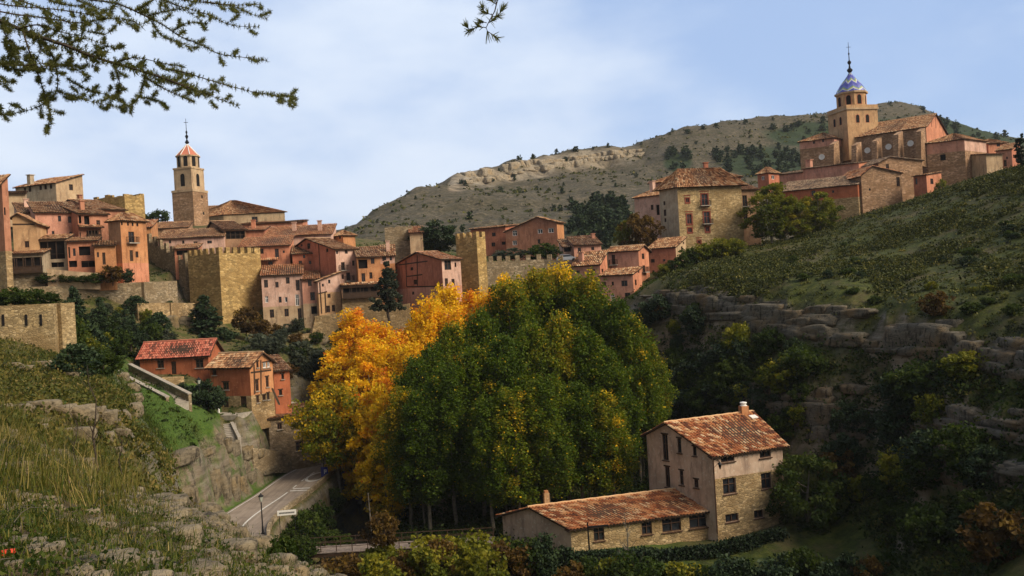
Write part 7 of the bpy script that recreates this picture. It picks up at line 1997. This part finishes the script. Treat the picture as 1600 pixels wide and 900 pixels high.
    for i in range(330):
        k = R_.uniform(0, len(main) - 1.01); i0 = int(k); x = main[i0][0] + (main[i0 + 1][0] - main[i0][0]) * (k - i0); y = main[i0][1] + (main[i0 + 1][1] - main[i0][1]) * (k - i0)
        s = 48 - 30 * min(1, x / 1000); p = K(x + R_.uniform(-20, 20), y + R_.gauss(0, s * .6), R_.uniform(-.3, .3)); tuft.append((p, Vector((.8, 0, -.3)).normalized()))
    # hanging sprig, its own limb coming over from the trunk
    S2 = lambda x, y: at(700 + x / 11.25, y / 11.25, 4.4)
    top = [Vector((-5.95, 5.2, 5.2)), Vector((-3.6, 4.9, 4.2)), Vector((-1.4, 4.6, 2.9)), S2(640, -1400), S2(800, -300), S2(840, 0), S2(850, 80), S2(820, 200), S2(780, 270), S2(700, 420), S2(670, 490), S2(700, 560)]
    m = MB(); m.tube(top, [.06, .045, .03, .016, .008, .0035, .0032, .003, .0028, .0025, .002, .0015], 6); m.build('branch', M['dbark'], root)
    nd = []
    for a, b in [((780, 260), (640, 220)), ((780, 290), (880, 280)), ((680, 400), (580, 380)), ((670, 485), (520, 465)), ((520, 465), (380, 540)), ((700, 555), (860, 660)), ((850, 80), (760, 10)), ((850, 80), (900, -60)), ((640, 230), (600, 120)), ((880, 270), (980, 130)), ((720, 400), (770, 360)), ((380, 540), (330, 450))]:
        p, q = S2(*a), S2(*b); m = MB(); m.tube([p, q], [.0025, .0012], 5); m.build('branch', M['dbark'], root)
        for k in range(36):
            o = p.lerp(q, R_.uniform(.35, 1.05)); v = ((q - p).normalized() + Vector((R_.gauss(0, .6), R_.gauss(0, .6), R_.gauss(.15, .6)))).normalized(); nd.append((o, v, R_.uniform(.022, .042)))
    for k in range(14): nd.append((S2(690, 540), (S2(700, 760) - S2(690, 540)).normalized() + Vector((R_.gauss(0, .25), R_.gauss(0, .2), 0)), R_.uniform(.04, .07)))
    for p, ax in tuft:
        n_ = 13; u = ax.cross(Vector((R_.gauss(0, 1), R_.gauss(0, 1), R_.gauss(0, 1)))).normalized(); w_ = ax.cross(u)
        for k in range(n_):
            a = 6.28 * k / n_ + R_.uniform(-.3, .3); v = (u * math.cos(a) + w_ * math.sin(a) * .8 + ax * R_.uniform(-.2, .9) + Vector((0, 0, .25))).normalized(); nd.append((p, v, R_.uniform(.013, .030)))
    V = []; N_ = len(nd)
    P = np.array([tuple(a[0]) for a in nd]); Dv = np.array([tuple(a[1]) for a in nd]); L = np.array([a[2] for a in nd])[:, None]; RS = np.random.default_rng(6)
    sd_ = np.cross(Dv, RS.normal(size=(N_, 3))); sd_ /= np.linalg.norm(sd_, axis=1, keepdims=True); sd_ *= .0022
    V = np.stack([P - sd_, P + sd_, P + Dv * L + sd_ * .5, P + Dv * L - sd_ * .5], 1).reshape(-1, 3)
    me = fast_mesh('needles', V - np.array(root['origin']), np.arange(4 * N_).reshape(N_, 4), tint=np.repeat(np.clip(RS.normal(.5, .2, N_), 0, 1), 4))
    M['needle'] = leaf('cedar_needles', [(0, (.05, .06, .012)), (.5, (.14, .15, .035)), (1, (.30, .27, .08))], .5)
    put('needles', me, M['needle'], root)


# ---------------------------------------------------------------- the air between here and the mountain
hz = MB(); hz.box(-2500, -1100, -46, 2500, 2500, 190)
hm = bpy.data.materials.new('haze'); hm.use_nodes = True; hn = hm.node_tree; hn.nodes.remove(hn.nodes['Principled BSDF'])
pv = hn.nodes.new('ShaderNodeVolumePrincipled'); pv.inputs['Color'].default_value = (.86, .9, .97, 1); pv.inputs['Density'].default_value = HAZE
hn.links.new(pv.outputs[0], hn.nodes['Material Output'].inputs['Volume'])
tag(hz.build('haze', hm), kind='stuff')
cedar()
for o in SC.objects:
    if 'origin' in o: del o['origin']
